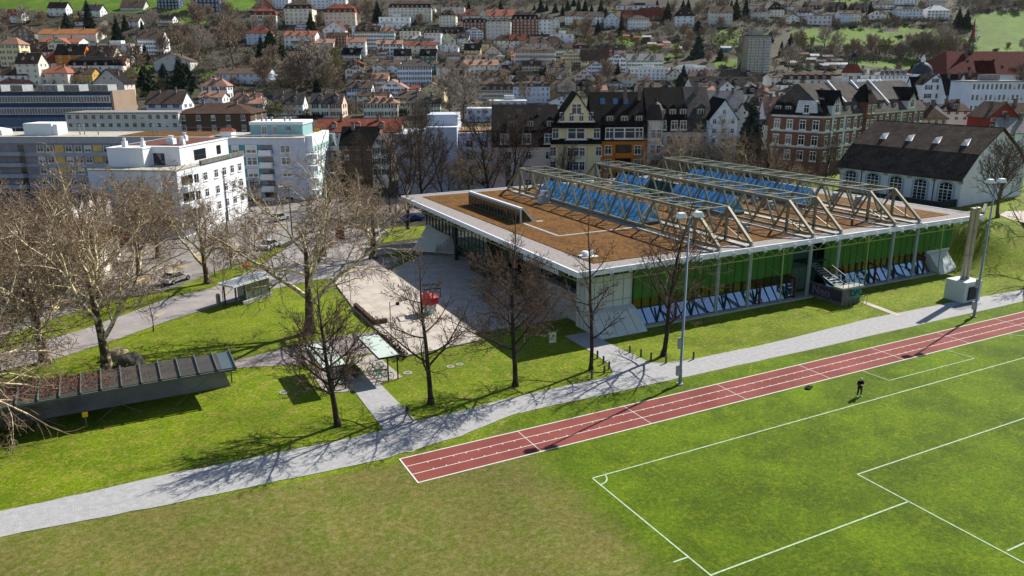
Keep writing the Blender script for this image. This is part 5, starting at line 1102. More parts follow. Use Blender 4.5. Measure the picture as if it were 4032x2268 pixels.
        for k in range(bal):
            x = 0 if bal == 1 else -w2 * .5 + w2 * k
            for f in range(1, fl):
                z = hb + st_ * (f + .15); b = MB(); b.box(x - 1.3, x + 1.3, -1.2, -.03, z - .12, z); b.box(x - 1.3, x + 1.3, -1.2, -1.14, z, z + .85); b.build('balcony', mat('balcony front', '#b9b9b4', .8), t)
    HOUSES.append((t, (x0 + x1) / 2, (ye + yb) / 2, u, wk, rk, rt, dor, fl, label is None)); return t, W, dep, H, zr
# ------------------------------------------------------------------ the blocks behind the hall
def block(label, TL, TR, u0, u1, dep, fl=None, name='apartment_block', cat='apartment block', zb=0, group=None):
    """a box building from its two front top corners (pixel) and their distances; returns local frame"""
    A = at_u(*TL, u0); B = at_u(*TR, u1); H = (A.z + B.z) / 2 - zb; d = B - A; W = hypot(d.x, d.y); a = atan2(d.y, d.x)
    t = thing(name, label, cat, (A.x, A.y, zb), a, group); return t, W, H
AL = mat('grey render', '#a0a0a5', .85, var=.06); YL = mat('yellow infill panel', '#d6b06a', .8); MV = mat('mauve blind', '#8b8489', .8); WBL = mat('white balcony', '#d4d6d8', .7, var=.04)
TQ = mat('turquoise render', '#4f8990', .85, var=.05); TQL = mat('sunlit turquoise render', '#9bc0bd', .85, var=.04); WR = mat('white render', '#d9dbdd', .85, var=.03); BLR = mat('shade blue white render', '#b9bdc8', .85, var=.04)  # shade put into the bluish white, sunlight into the pale turquoise
def band_block(t, W, H, dep, fl, wallm, bandm):
    b = MB(); b.box(0, W, 0, dep, -1, H); b.build('wall', wallm, t); fh = H * .87 / fl
    b = MB(); [b.box(-.03, W + .03, -.16, -.002, H - 1.25 - fh * f - (0 if f == 0 else .35), H - .0 if f == 0 else H - 1.25 - fh * f + .35) for f in range(fl + 1)]; b.build('storey_band', bandm, t); return fh
# long grey and yellow block
t, W, H = block('long grey apartment block with yellow panels and stacked balconies', (-380, 537), (829, 543), 168, 165, 13, name='apartment_block')
fh = band_block(t, W, H, 13, 5, MV, AL)
for f in range(5):
    z = H - 1.25 - fh * (f + .5)
    for k, x in enumerate([W - 1.8 - 2.05 * j for j in range(int(W / 2.05))]):
        c = k % 13
        if c in (2, 11): b = MB(); b.box(x - .95, x + .95, -.06, -.003, z - fh / 2 + .36, z + fh / 2 - .36); b.build('yellow_panel', YL, t)
        elif c in (5, 6, 7, 8) and k > 12 or c in (5,) : pass
        elif k < 60 and t.get('n', 0) < 96: t['n'] = t.get('n', 0) + 1; win(t, x, -.03, z, 1.5, fh * .58, 0, 'p' if (k + f) % 3 == 0 else 'w')
    for x0 in (W - 18.5, W - 45.5):
        b = MB(); b.box(x0 - 6.5, x0 + 5.2, -1.5, -.2, z - fh / 2 - .2, z - fh / 2 + .6); b.box(x0 - 6.5, x0 + 1, -1.52, -1.5, z - fh / 2 + .25, z - fh / 2 + .3); b.build('balcony', AL, t)
        b = MB(); b.box(x0 + 4, x0 + 5.2, -.08, -.004, z - fh / 2 + .5, z + fh / 2 - .3); b.build('balcony_opening', RDK, t)
del t['n']
b = MB(); b.box(-.2, W + .1, -.2, 13.2, H + .0, H + .12); b.build('roof', mat('gravel flat roof', '#a8a294', .9), t); b = MB(); b.box(W - 20, W - .6, .6, 12.4, H + .12, H + .2); b.build('sedum_roof', SEDUM, t)
for x, w_, h_ in ((W - 38.5, 6.2, 2.6), (W - 65, 7, 2.7)): b = MB(); b.box(x - w_ / 2, x + w_ / 2, 3, 8.5, H + .1, H + h_); b.box(x + w_ / 2 + .3, x + w_ / 2 + 1.2, 3, 4, H + .1, H + 2.4); b.build('stair_head', WR, t)
b = MB(); b.hull2([(W - 53, 3, H + .1), (W - 46.5, 3, H + .1), (W - 46.5, 6.5, H + .1), (W - 53, 6.5, H + .1)], [(W - 53, 3, H + 2.2), (W - 46.5, 3, H + 1.2), (W - 46.5, 6.5, H + 1.2), (W - 53, 6.5, H + 2.2)]); b.build('stair_head', WR, t)
for x in (W - 30, W - 29, W - 26, W - 14, W - 13, W - 8): b = MB(); b.tube([(x, 4, H), (x, 4, H + 2.0), (x, 4, H + 2.05), (x, 4, H + 2.3)], [.12, .12, .25, .2], 8); b.build('vent_pipe', STEEL, t)
b = MB(); b.bar((0, 11, H + 1.2), (W, 11, H + 1.2), .06); [b.bar((x, 11, H), (x, 11, H + 1.2), .05) for x in range(2, int(W), 3)]; b.build('roof_rail', STEEL, t)
# turquoise and white block
t, W, H = block('turquoise apartment block with white bands, balconies and roof terrace', (838, 545), (1197, 546), 166, 166, 15)
b = MB(); b.box(0, W, 0, 15, -1, H); b.build('wall', BLR, t); fh = (H - 1.0) / 4.75
for f in range(5):
    z = H - 1.5 - fh * (f + .42) + .35
    b = MB(); b.box(.2, W * .52, -.06, -.003, z - fh * .36, z + fh * .36); b.build('turquoise_panel', TQ, t)
    for x, w_ in ((W * .075, 1.5), (W * .235, 1.5), (W * .41, 2.4)): win(t, x, -.09, z, w_, fh * .68, 0, 'w' if f % 2 else 'p')
    win(t, W * .785, -.02, z, 2.2, fh * .62, 0, 'w' if f < 2 else 'p')
    b = MB(); b.box(W * .52, W * .645, -.05, -.003, z - fh * .36, z + fh * .36); b.build('balcony_opening', RDK, t)
    b = MB(); b.box(W * .505, W * .64, -1.35, -.06, z - fh * .5, z - fh * .06); b.box(W * .515, W * .63, -1.37, -1.35, z - fh * .32, z - fh * .26); b.build('balcony', WBL, t)
b = MB(); b.box(-.1, W + .1, -.12, 15, H, H + .12); b.build('roof', mat('gravel flat roof', '#a8a294', .9), t)
b = MB(); b.box(0, W, .1, .16, H + .55, H + .75); [b.box(k * W / 9, k * W / 9 + .06, .1, .16, H, H + .8) for k in range(10)]; b.build('parapet_rail', WBL, t)
b = MB(); b.box(W * .34, W * .93, 4.5, 13, H + .1, H + 2.5); ph = b.build('penthouse', mat('penthouse turquoise', '#86a9ab', .85, var=.04), t); b = MB(); b.box(W * .335, W * .94, 4.4, 13.1, H + 2.5, H + 3.1); b.build('penthouse_roof', WR, ph)
win(ph, W * .5, 4.47, H + 1.3, 1.2, 1.9, 0, 'm'); win(ph, W * .62, 4.47, H + 1.3, .8, 1.9, 0, 'm'); win(ph, W * .77, 4.47, H + 1.6, .9, .9, 0, 'k')
b = MB(); b.box(W * .05, W * .17, 2, 5, H, H + 1.3); sh = b.build('roof_hut', WR, t); b = MB(); b.hull2([(W * .04, 1.8, H + 1.3), (W * .18, 1.8, H + 1.3), (W * .18, 5.2, H + 1.3), (W * .04, 5.2, H + 1.3)], [(W * .04, 3.4, H + 1.9), (W * .16, 3.4, H + 1.9), (W * .16, 3.6, H + 1.9), (W * .04, 3.6, H + 1.9)]); b.build('hut_roof', rm_('red'), sh)
for x in (W * .44, W * .49, W * .55, W * .7, W * .76): b = MB(); b.tube([(x, 7, H + 3.1), (x, 7, H + 3.7), (x, 7, H + 3.72), (x, 7, H + 4.0)], [.2, .2, .4, .3], 8); b.build('vent_pipe', STEEL, ph)
# right hand wing running back, sunlight put into its paler colours
b = MB(); b.box(W, W + 1.4, 1.2, 17, -1, H + .4); b.build('side_wing', WR, t)
b = MB(); [b.box(W + 1.403, W + 1.44, 1.6, 16.6, H - 1.7 - fh * f - fh * .62, H - 1.7 - fh * f) for f in range(5)]; b.build('turquoise_panel', TQL, t)
for f in range(5):
    z = H - 1.7 - fh * (f + .31)
    for k in range(5): win(t, W + 1.45, 3.2 + 2.7 * k, z, 1.0, fh * .5, R(90), 'w')
    b = MB(); b.box(W + .2, W + 2.6, -.6, 1.2, z - fh * .72, z - fh * .3); b.build('balcony', WBL, t); b = MB(); b.box(W + 1.4, W + 3.6, 16.6, 20, z - fh * .72, z - fh * .3); b.build('balcony', WBL, t)
b = MB(); b.box(W + .5, W + 2.2, 17, 19.8, -1, H - .5); b.build('stair_core', mat('core shade', '#6f8688', .85), t)
for s, x, y, c in ((.5, W + .9, 8, YEL), (.35, W + .8, 12, OLI)):
    p = t.matrix_basis @ Vector((x, y, H + .45)); tree_thing('planter_shrub', {.5: 'yellow flowering shrub on the turquoise block roof terrace', .35: 'olive shrub on the turquoise block terrace edge'}[s], 'shrub', p, c, 0, s * .6, 'shrubs on the roof terrace')
# white block with penthouse
t, W, H = block('white apartment block with sunlit end wall and penthouse', (344, 673), (683, 676), 129, 127, 17)
DPT = 24; b = MB(); b.box(0, W, 0, DPT, -1, H); b.build('wall', mat('shaded white render', '#c3c6c9', .85, var=.03), t)  # front in a cooler, darker white with its shade put into the colour
b = MB(); b.box(W + .003, W + .3, .3, DPT, -1, H + .2); b.build('sunlit_wall', WR, t)  # end wall in a lighter white, sunlight put into its colour
b = MB(); b.box(-.1, W + .3, -.1, DPT + .1, H, H + .25); b.build('roof', mat('gravel flat roof', '#a8a294', .9), t)
b = MB(); b.prism([(1.6, 3.4), (8.0, 3.4), (8.0, 6.0), (13.0, 6.0), (13.0, DPT - 1), (1.6, DPT - 1)], H + .2, H + 3.2); ph = b.build('penthouse', WR, t)
b = MB(); b.prism([(1.5, 3.3), (8.1, 3.3), (8.1, 5.9), (13.1, 5.9), (13.1, DPT - .9), (1.5, DPT - .9)], H + 3.2, H + 3.42); b.build('penthouse_roof', MATS['white render'], ph); b = MB(); b.prism([(2, 7), (12.6, 7), (12.6, DPT - 1.5), (2, DPT - 1.5)], H + 3.4, H + 3.46); b.build('brown_sedum', mat('brown sedum', '#6b4638', .95, col2='#543428', scale=5), ph)
for x, y, s in ((4.2, 4.6, .7), (7.2, 5.0, .6), (9.4, 10, 1.2), (12, 9, .7), (8.5, 16, .8)): b = MB(); b.box(x - s / 2, x + s / 2, y - s / 2, y + s / 2, H + 3.4, H + 4.4); b.tube([(x, y, H + 4.4), (x, y, H + 4.9)], [.3 * s, .4 * s], 10); b.build('roof_vent', WR, ph)
b = MB(); b.box(8.2, 10.2, 5.96, 5.99, H + .3, H + 2.3); b.box(13.003, 13.05, 10.5, 14.5, H + .6, H + 2.4); b.box(13.003, 13.05, 18.5, 20, H + .8, H + 2.4); b.build('penthouse_glazing', RDK, ph)
for x, z, w_ in ((7.1, H - 4.3, 1.1), (8.4, H - 4.3, 1.1), (9.6, H - 4.3, 1.2), (12.8, H - 4.3, 2.8), (8, H - 8, 3), (12.8, H - 8, 2.6)): win(t, x, -.02, z, w_, 1.7, 0, 'k')
for f in range(4):
    z = H - 1.9 - 2.85 * f
    if z < 1: continue
    for y in (6.2, 9.2, 13, 16, 19, 22): win(t, W + .32, y, z, 1.35, 1.5, R(90), 'w' if (y > 8) else 'k')
    b = MB(); b.box(W + .3, W + 1.5, 1.2, 5.4, z - 1.55, z - .65); b.build('balcony', WBL, t); b = MB(); b.box(W + .32, W + .36, 1.5, 5.0, z - .6, z + .9); b.build('balcony_opening', RDK, t)
b = MB(); b.box(W + .1, W + .5, 8, DPT, H + .2, H + .9); b.build('planter', CONCD, t)
# low terrace at its foot and brown hipped workshop with sawtooth ends
p = at_u(140, 900, 112)
t = thing('workshop_hall', 'low brown hipped roof building under the plane tree crowns', 'workshop', (-52.5, 66, 0), R(-12)); b = MB(); b.box(-14, 14, 0, 16, -.5, 4.6); b.build('wall', wm('beige'), t); b = MB(); b.v = [(-15, -1, 4.5), (15, -1, 4.5), (15, 17, 4.5), (-15, 17, 4.5), (-6, 8, 8.6), (6, 8, 8.6)]; b.f = [(0, 1, 5, 4), (1, 2, 5), (2, 3, 4, 5), (3, 0, 4), (3, 2, 1, 0)]; b.m = [0] * 5; b.build('roof', tiles('ochre brown tiles', '#7d6549', '#665139'), t)
[win(t, -12 + 3.4 * k, -.02, 2.4, 1.3, 1.6, 0, 'k') for k in range(8)]
q = at_u(110, 830, 101)
t = thing('sawtooth_hall', 'long dark shed roofs with a row of pointed white gable ends', 'shed', (q.x, q.y, 0), pi / 2 - YAW); WGB = mat('white corrugated gable', '#dcdad6', .7, var=.03)
for k in range(11):
    x = -5 + 2.4 * k; h = 7.3
    b = MB(); b.prism([(x, 0), (x + 2.1, 0), (x + 2.1, 26), (x, 26)], -.5, h); b.hull2([(x, 0, h), (x + 2.1, 0, h), (x + 1.05, 0, h + 1.3)], [(x, 26, h), (x + 2.1, 26, h), (x + 1.05, 26, h + 1.3)]); g_ = b.build('shed_bay', mat('dark shed roofing', '#55565c', .8, col2='#444549'), t)
    b = MB(); b.hull2([(x + .1, -.08, 0), (x + 2.0, -.08, 0), (x + 2.0, -.08, h), (x + 1.05, -.08, h + 1.2), (x + .1, -.08, h)], [(x + .1, -.003, 0), (x + 2.0, -.003, 0), (x + 2.0, -.003, h), (x + 1.05, -.003, h + 1.2), (x + .1, -.003, h)]); b.build('gable_end', WGB, g_)
# light blue cube building
t, W, H = block('light blue cubic building with roof block beyond the hall', (1560, 524), (1800, 492), 172, 172, 16, cat='building', name='office_building')
b = MB(); b.box(0, W * .5, 0, 16, -1, H - 1.2); b.box(W * .5, W, -1.5, 14, -1, H + .4); b.build('wall', mat('light blue render', '#b3b8c5', .85, var=.04), t); b = MB(); b.box(W * .5, W, 2, 12, H + .4, H + 2.9); b.build('roof_block', MATS['light blue render'], t)
b = MB(); b.box(W, W + 12, 1.5, 14, -1, H - 1.0); b.box(W + 12, W + 22, 3, 14, -1, H - 1.5); rw = b.build('rear_wing', MATS['light blue render'], t); b = MB(); b.box(W, W + 22.2, 3, 14.1, H - 1.0, H - .6); b.build('wing_roof', mat('tan sedum', '#8a6f4c', .95), rw)
b = MB(); b.box(-.1, W * .5, -.1, 16, H - 1.2, H - 1.0); b.box(W * .5 - .05, W + .1, -1.6, 14.1, H + .4, H + .52); b.build('roof', MATS['flat roof white'] if 'flat roof white' in MATS else WR, t)
for f in range(4): [win(t, x * W, -.02, H - 3 - 2.8 * f, 1.4, 1.4, 0, 'k') for x in (.14, .36)]; [win(t, W + 2.5 + 3.2 * j, 1.48, H - 3.4 - 2.8 * f, 1.3, 1.4, 0, 'k') for j in range(4)]; b = MB(); b.box(W + 1, W + 11, .3, 1.48, H - 4.9 - 2.8 * f, H - 4.1 - 2.8 * f); b.build('balcony', WBL, t)
# dark annex, red tiled row
house(1240, 1568, 467, 516, 600, 'g', 'red', 'beige', 2, 6, 'w', 3, 12, 0, 196, 2, label='row house with long rusty red tiled roof and skylights', band=1)
house(1340, 1475, 497, 565, 640, 'g', 'black', 'timber', 2, 3, 'k', 0, 9, 0, 180, 1, label='dark timber annex with black roof before the red tiled row')
house(1463, 1530, 522, 575, 700, 'f', 'taupe', 'cream', 3, 2, 'g', 0, 10, 8, 178, 0, label='narrow cream gable house beside the dark timber annex')
# the terrace row with the yellow gable
def row(lbl, x0, x1, ytop, ybrk, yeave, wk, u=165, dep=13, rk='dark', zbase=0, z0=700):
    A = at_u(x0, yeave, u); B = at_u(x1, yeave, u); W = (B - A).length; H = A.z; Zb = at_u(x0, ybrk, u).z; Zr = at_u(x0, ytop, u + dep / 2).z
    t = thing('terrace_house', lbl, 'house', (A.x, A.y, 0), -YAW, 'tall terrace houses behind the hall'); b = MB(); b.box(0, W, 0, dep, -1, H); b.build('wall', wm(wk), t)
    b = MB(); b.hull2([(0, -.35, H), (W, -.35, H), (W, dep + .3, H), (0, dep + .3, H)], [(0, 0, Zb), (W, 0, Zb), (W, dep, Zb), (0, dep, Zb)]); b.hull2([(0, -.5, Zb), (W, -.5, Zb), (W, -.5, Zb - .2), (0, -.5, Zb - .2)], [(0, 0, Zb + .05), (W, 0, Zb + .05), (W, 0, Zb - .1), (0, 0, Zb - .1)])
    k = len(b.v); b.v += [(0, -.5, Zb + .01), (W, -.5, Zb + .01), (W, dep + .5, Zb + .01), (0, dep + .5, Zb + .01), (0, dep / 2, Zr), (W, dep / 2, Zr)]; b.f += [(k, k + 1, k + 5, k + 4), (k + 2, k + 3, k + 4, k + 5), (k + 1, k + 2, k + 5), (k + 3, k, k + 4), (k, k + 3, k + 2, k + 1)]; b.m += [0] * 5
    r = b.build('roof', rm_(rk), t); return t, W, H, Zb, Zr, r, dep
def wrow(t, W, xs, z, w_, h_, y=-.02, kind='w'): [win(t, x * W, y, z, w_, h_, 0, kind) for x in xs]
t, W, H, Zb, Zr, r, dp = row('pink terrace house with black mansard roof beside the yellow gable', 1935, 2200, 411, 512, 580, 'pink')
wrow(t, W, (.2, .52, .85), (H + Zb) / 2, 1.9, 2.1, -.42); [wrow(t, W, (.25, .55, .85), H - 1.7 - 2.9 * f, 1.4, 1.7) for f in range(4)]; [dorm(t, W * x, .5, Zb + .4, 1.7, 'dark') for x in (.3, .58, .87)]; b = MB(); [b.box(W * x, W * x + .5, 3.4, 4.0, Zb + 2, Zb + 4) for x in (.42, .7)]; b.build('chimney', MATS['chimney plaster'], r)
t, W, H, Zb, Zr, r, dp = row('yellow ochre orange terrace house with black mansard and skylights', 2325, 2545, 362, 492, 556, 'orange', 165)
wrow(t, W, (.33, .86), (H + Zb) / 2, 1.7, 2.3, -.42); win(t, W * .6, -.42, (H + Zb) / 2, 5.0, 2.3, 0, 'w'); [wrow(t, W, (.32, .85), H - 1.8 - 2.9 * f, 1.5, 1.9) for f in range(4)]; [dorm(t, W * x, .4, Zb + .3, 1.8, 'dark') for x in (.34, .6, .86)]
for f in range(4): b = MB(); b.box(W * .45, W * .74, -.05, -.003, H - 2.8 - 2.9 * f, H - .7 - 2.9 * f); b.build('balcony_opening', RDK, t); b = MB(); b.box(W * .44, W * .75, -1.2, -.05, H - 3.3 - 2.9 * f, H - 2.4 - 2.9 * f); b.build('balcony', wm('orange'), t)
sl = (Zr - Zb) / (dp / 2)
for x in (.24, .47, .73, .96): b = MB(); y = 1.6; z = Zb + y * sl + .15; b.bar((W * x, y, z), (W * x, y + 1.1, z + 1.1 * sl), .95, .08); b.build('skylight', glass('skylight pane', '#4b6d86', .05, .5), r)
for x in (.24, .47, .66): b = MB(); y = 3.9; z = Zb + y * sl + .15; b.bar((W * x, y, z), (W * x, y + 1.2, z + 1.2 * sl), 1.0, .08); b.build('skylight', MATS['skylight pane'], r)
for x in (.62, .88): b = MB(); b.box(W * x, W * x + .7, 4.6, 5.3, Zr - 2, Zr + 1.0); b.box(W * x - .1, W * x + .8, 4.5, 5.4, Zr + 1.0, Zr + 1.15); b.build('chimney', MATS['chimney plaster'], r)
# yellow gable with flared sides
A = at_u(2170, 556, 163.5); Bp = at_u(2366, 556, 163.5); W = (Bp - A).length; z1 = A.z; z2 = at_u(2190, 492, 163.5).z; z3 = at_u(2270, 371, 163.5).z
t = thing('terrace_house', 'yellow terrace house with tall pointed gable and bay windows', 'house', (A.x, A.y, 0), -YAW, 'tall terrace houses behind the hall'); c = W / 2; wg = W * .425
b = MB(); b.box(0, W, 0, 14, -1, z1); b.hull2([(.2, 0, z1), (W - .2, 0, z1), (c + wg + .5, 0, lerp(z1, z2, .4)), (c + wg, 0, z2), (c, 0, z3), (c - wg, 0, z2), (c - wg - .5, 0, lerp(z1, z2, .4))], [(.2, 14, z1), (W - .2, 14, z1), (c + wg + .5, 14, lerp(z1, z2, .4)), (c + wg, 14, z2), (c, 14, z3), (c - wg, 14, z2), (c - wg - .5, 14, lerp(z1, z2, .4))]); b.build('wall', mat('pale yellow wall', '#ead6a4', .9, var=.06), t)
b = MB()
for s in (-1, 1): b.hull2([(c + s * (wg + .35), -.35, z2 - .5), (c + s * (wg + .5), -.35, z2 - .35), (c, -.35, z3 + .3), (c, -.35, z3 + .02)][::s], [(c + s * (wg + .35), 14, z2 - .5), (c + s * (wg + .5), 14, z2 - .35), (c, 14, z3 + .3), (c, 14, z3 + .02)][::s])
for z, w_ in ((z2 - .4, wg + .6), (z1 - .35, W / 2 + .1)): b.hull2([(c - w_, -.9, z), (c + w_, -.9, z), (c + w_, 0, z + .9), (c - w_, 0, z + .9)], [(c - w_, -.9, z - .2), (c + w_, -.9, z - .2), (c + w_, 0, z - .2), (c - w_, 0, z - .2)])
b.build('roof', rm_('black'), t)
win(t, c, -.03, lerp(z2, z3, .52), 2.2, 2.2); [win(t, c + x, -.03, z2 + 1.6, 1.0, 1.9) for x in (-2.9, -1.0, 1.0, 2.9)]; zm = (z1 + z2) / 2 - .1; [win(t, c + x, -.03, zm, 1.4, 2.2) for x in (-4.2, 4.2)]; win(t, c, -.35, zm, 4.0, 2.3)
b = MB(); b.prism([(c - 2.4, 0), (c - 2.0, -.8), (c + 2.0, -.8), (c + 2.4, 0)], -1, z1 - 1.0); b.build('bay', mat('bay yellow', '#e8d9b0', .9, var=.05), t)
for f in range(4): z = z1 - 2.1 - 2.9 * f; [win(t, c + x, -.03, z, 1.3, 2.0) for x in (-4.7, 4.7)]; [win(t, c + x, -.83, z, 1.15, 1.9) for x in (-1.25, 0, 1.25)]
# turret house, light roof house, green shuttered gable
t, W, H, Zb, Zr, r, dp = row('grey terrace house with round domed turret beside the orange house', 2545, 2703, 344, 465, 520, 'stone', 166)
[dorm(t, W * x, .4, Zb + .3, 1.8, 'dark') for x in (.38, .64, .9)]; [wrow(t, W, (.35, .6, .85), H - 1.7 - 2.9 * f, 1.5, 1.9) for f in range(4)]; wrow(t, W, (.4, .68, .9), (H + Zb) / 2, 1.4, 1.9, -.4)
b = MB(); b.tube([(1.7, -.3, -1), (1.7, -.3, Zb - .2)], 1.7, 12); tu = b.build('turret', wm('stone'), t); b = MB(); b.tube([(1.7, -.3, Zb - .3), (1.7, -.3, Zb + .1), (1.7, -.3, Zb + 1.6), (1.7, -.3, Zb + 2.8), (1.7, -.3, Zb + 3.3), (1.7, -.3, Zb + 5)], [2.3, 2.1, 1.7, 1.0, .35, .05], 12); b.build('turret_dome', mat('dome slate', '#39322f', .7), tu); [win(tu, 1.7 + x, -2.02, z, .9, 1.9) for x in (-.6, .6) for z in (H - .2, H - 3.4, H - 6.3)]
t, W, H, Zb, Zr, r, dp = row('stone terrace house with light grey tiled roof beside the turret house', 2703, 2800, 341, 465, 520, 'stone', 166, rk='grey')
dorm(t, W * .55, .4, Zb + .3, 1.9, 'grey'); [wrow(t, W, (.25, .7), H - 1.7 - 2.9 * f, 1.5, 1.9) for f in range(4)]; chim(r, W * .5, 5, Zr - .6, 1.6)
house(2797, 2904, 389, 462, 646, 'f', 'black', 'blue', 5, 3, 'w', 0, 14, -4, 162, 0, label='pale gable house with black roof and green shutters', zb=0)
# arched gymnasium on the terrace
EU = [(3312, 643, 146), (3791, 696, 127)]
A = at_u(*EU[0]); Bp = at_u(*EU[1]); d = Bp - A; W = hypot(d.x, d.y); ze = (A.z + Bp.z) / 2 - 4.8; a = atan2(d.y, d.x); dp = 20
t = thing('arched_hall', 'white hall with arched windows and steep dark broken roof', 'hall', (A.x, A.y, 4.8), a)
kn = (3.4, ze + 3.3); rg = (10.0, ze + 7.2); b = MB(); b.prism([(0, 0), (W, 0), (W, dp), (0, dp)], -5.5, ze); pr_ = [(0, ze), (kn[0], kn[1] - .1), (rg[0], rg[1] - .15), (dp - kn[0], kn[1] - .1), (dp, ze)]; b.hull2([(0, y, z) for y, z in pr_], [(W, y, z) for y, z in pr_]); wl = b.build('wall', mat('white brick wall', '#c9ccd0', .85, var=.05), t)
RF = tiles('old dark roof tiles', '#544a42', '#38322d', 2.6); b = MB()
for y0, z0, y1, z1 in ((-.9, ze - .7, kn[0], kn[1]), (kn[0] - .3, kn[1] - .1, rg[0], rg[1]), (rg[0] - .1, rg[1], dp - kn[0], kn[1]), (dp - kn[0], kn[1], dp + .9, ze - .7)): b.hull2([(-.4, y0, z0), (W + .4, y0, z0), (W + .4, y1, z1), (-.4, y1, z1)], [(-.4, y0, z0 + .25), (W + .4, y0, z0 + .25), (W + .4, y1, z1 + .25), (-.4, y1, z1 + .25)])
rf = b.build('roof', RF, t)
for k in range(4): b = MB(); x = W * (.2 + .22 * k); y = 5.4; z = kn[1] + 1.2; b.hull2([(x - .55, y - .6, z), (x + .55, y - .6, z), (x, y - .6, z + 1.0)], [(x - .55, y + 1.4, z + .8), (x + .55, y + 1.4, z + .8), (x, y + 1.4, z + 1.1)]); b.build('dormer', mat('zinc dormer', '#c6c8ca', .4, .3), rf)
LS = mat('grey window surround', '#97a0ab', .85)
for k in range(5):
    x = W * (.105 + .197 * k); b = MB(); ps = [(x - 1.5, .4)] + [(x + 1.5 * cos(pi - pi * j / 8), ze - 1.75 + .85 * sin(pi * j / 8)) for j in range(9)] + [(x + 1.5, .4)]; b.hull2([(px, -.06, pz) for px, pz in ps], [(px, -.003, pz) for px, pz in ps]); fr = b.build('window_surround', LS, t)
    b = MB(); ps = [(x - 1.15, .5)] + [(x + 1.15 * cos(pi - pi * j / 8), ze - 1.9 + .7 * sin(pi * j / 8)) for j in range(9)] + [(x + 1.15, .5)]; b.hull2([(px, -.09, pz) for px, pz in ps], [(px, -.063, pz) for px, pz in ps]); b.build('window', RDK, fr)
    b = MB(); [b.box(x + q - .04, x + q + .04, -.12, -.09, .5, ze - 1.4) for q in (-1.12, -.38, .38, 1.12)]; [b.box(x - 1.15, x + 1.15, -.115, -.09, z, z + (.12 if abs(z - 2.6) < .3 else .04)) for z in (.9, 1.5, 2.0, 2.5, 3.1)]; b.build('glazing_bar', WHITEM, fr)
for k in range(6): b = MB(); x = W * (.01 + .197 * k); b.box(x - .35, x + .35, -.12, -.003, ze - 1.2, ze - .55); b.build('capital', LS, t)
for x in (.2, .8): b = MB(); b.tube([(W * x, -.12, 0), (W * x, -.12, ze - .5)], .07, 6); b.build('downpipe', DARK, t)
b = MB(); b.box(W * .45, W * .97, -5, -4.6, -3, 1.2); b.box(W * .97, W * .985, -5, 0, -3, 1.2); tag(b.build('low_wall', mat('dark slat screen', '#23272a', .8), None), 'dark low screen wall before the arched hall', 'wall'); o = bpy.data.objects['low_wall']; o.location = (A.x, A.y, 4.8); o.rotation_euler[2] = a
b = MB(); b.box(0, .4, 0, 9, 0, 1.0); o = b.build('retaining_wall', CONCD); tag(o, 'short grey retaining wall beneath the round crowned tree', 'wall'); q_ = G(3860, 858, 4.8); o.location = (q_.x, q_.y, 4.7); o.rotation_euler[2] = R(-60)
# brick corner house
t, W, H = block('brick corner house with white trim, dormers and steep dark roof', (3040, 452), (3245, 452), 174, 166, 16, name='corner_house', cat='house')
BRK = mat('orange brick', '#7f5a4a', .9, col2='#65453a', scale=6); TR_ = mat('white stone trim', '#c0c2c6', .85)
b = MB(); b.box(0, W, 0, 14, -1, H); b.build('wall', BRK, t)
for z in (H - .5, H - 3.6, H - 6.8, 2): b = MB(); b.box(-.05, W + .05, -.05, -.003, z, z + .4); b.build('trim_band', TR_, t)
for f in range(3): [win(t, W * x, -.07, H - 2 - 3.2 * f, 1.4, 2.1) for x in (.12, .37, .62, .87)]
b = MB(); b.hull2([(-.4, -.4, H), (W + .4, -.4, H), (W + .4, 14.4, H), (-.4, 14.4, H)], [(1.2, 1.6, H + 3.2), (W - 1.2, 1.6, H + 3.2), (W - 1.2, 12.4, H + 3.2), (1.2, 12.4, H + 3.2)]); b.v += [(1.0, 1.4, H + 3.21), (W - 1, 1.4, H + 3.21), (W - 1, 12.6, H + 3.21), (1, 12.6, H + 3.21), (4, 7, H + 5.4), (W - 4, 7, H + 5.4)]; k = len(b.v) - 6; b.f += [(k, k + 1, k + 5, k + 4), (k + 1, k + 2, k + 5), (k + 2, k + 3, k + 4, k + 5), (k + 3, k, k + 4)]; b.m += [0] * 4; r = b.build('roof', rm_('dark'), t)
b = MB(); b.hull2([(W * .45, -.1, H), (W * .45 + 5, -.1, H), (W * .45 + 4.4, -.1, H + 3), (W * .45 + .6, -.1, H + 3)], [(W * .45, 4, H), (W * .45 + 5, 4, H), (W * .45 + 4.4, 4, H + 3), (W * .45 + .6, 4, H + 3)]); gb_ = b.build('gable', TR_, t); win(gb_, W * .45 + 2.5, -.13, H + 1.3, 1.2, 1.9); [dorm(t, W * x, .3, H + .4, 1.6, 'dark') for x in (.1, .3)]; chim(r, W * .3, 6, H + 5, 2)
MTX = Matrix.Translation(t.location) @ Matrix.Rotation(t.rotation_euler[2], 4, 'Z'); e = MTX @ Vector((W, 0, 0))
t = thing('corner_house', 'brick terrace wing with half timbered gable and row of dormers', 'house', e, R(12)); W = 46; b = MB(); b.box(.02, W, 0, 13, -1, H); b.build('wall', BRK, t)
for z in (H - .5, H - 3.6, H - 6.8, 2): b = MB(); b.box(0, W + .05, -.05, -.003, z, z + .4); b.build('trim_band', TR_, t)
for x in (3.4, 8.2, 12.8, 20, 27, 34, 41): b = MB(); b.box(x, x + .8, -.06, -.05, 0, H); b.build('pilaster', TR_, t)
for f in range(3): [win(t, 1.6 + 2.85 * k, -.08, H - 2 - 3.2 * f, 1.3, 2.1) for k in range(16)]
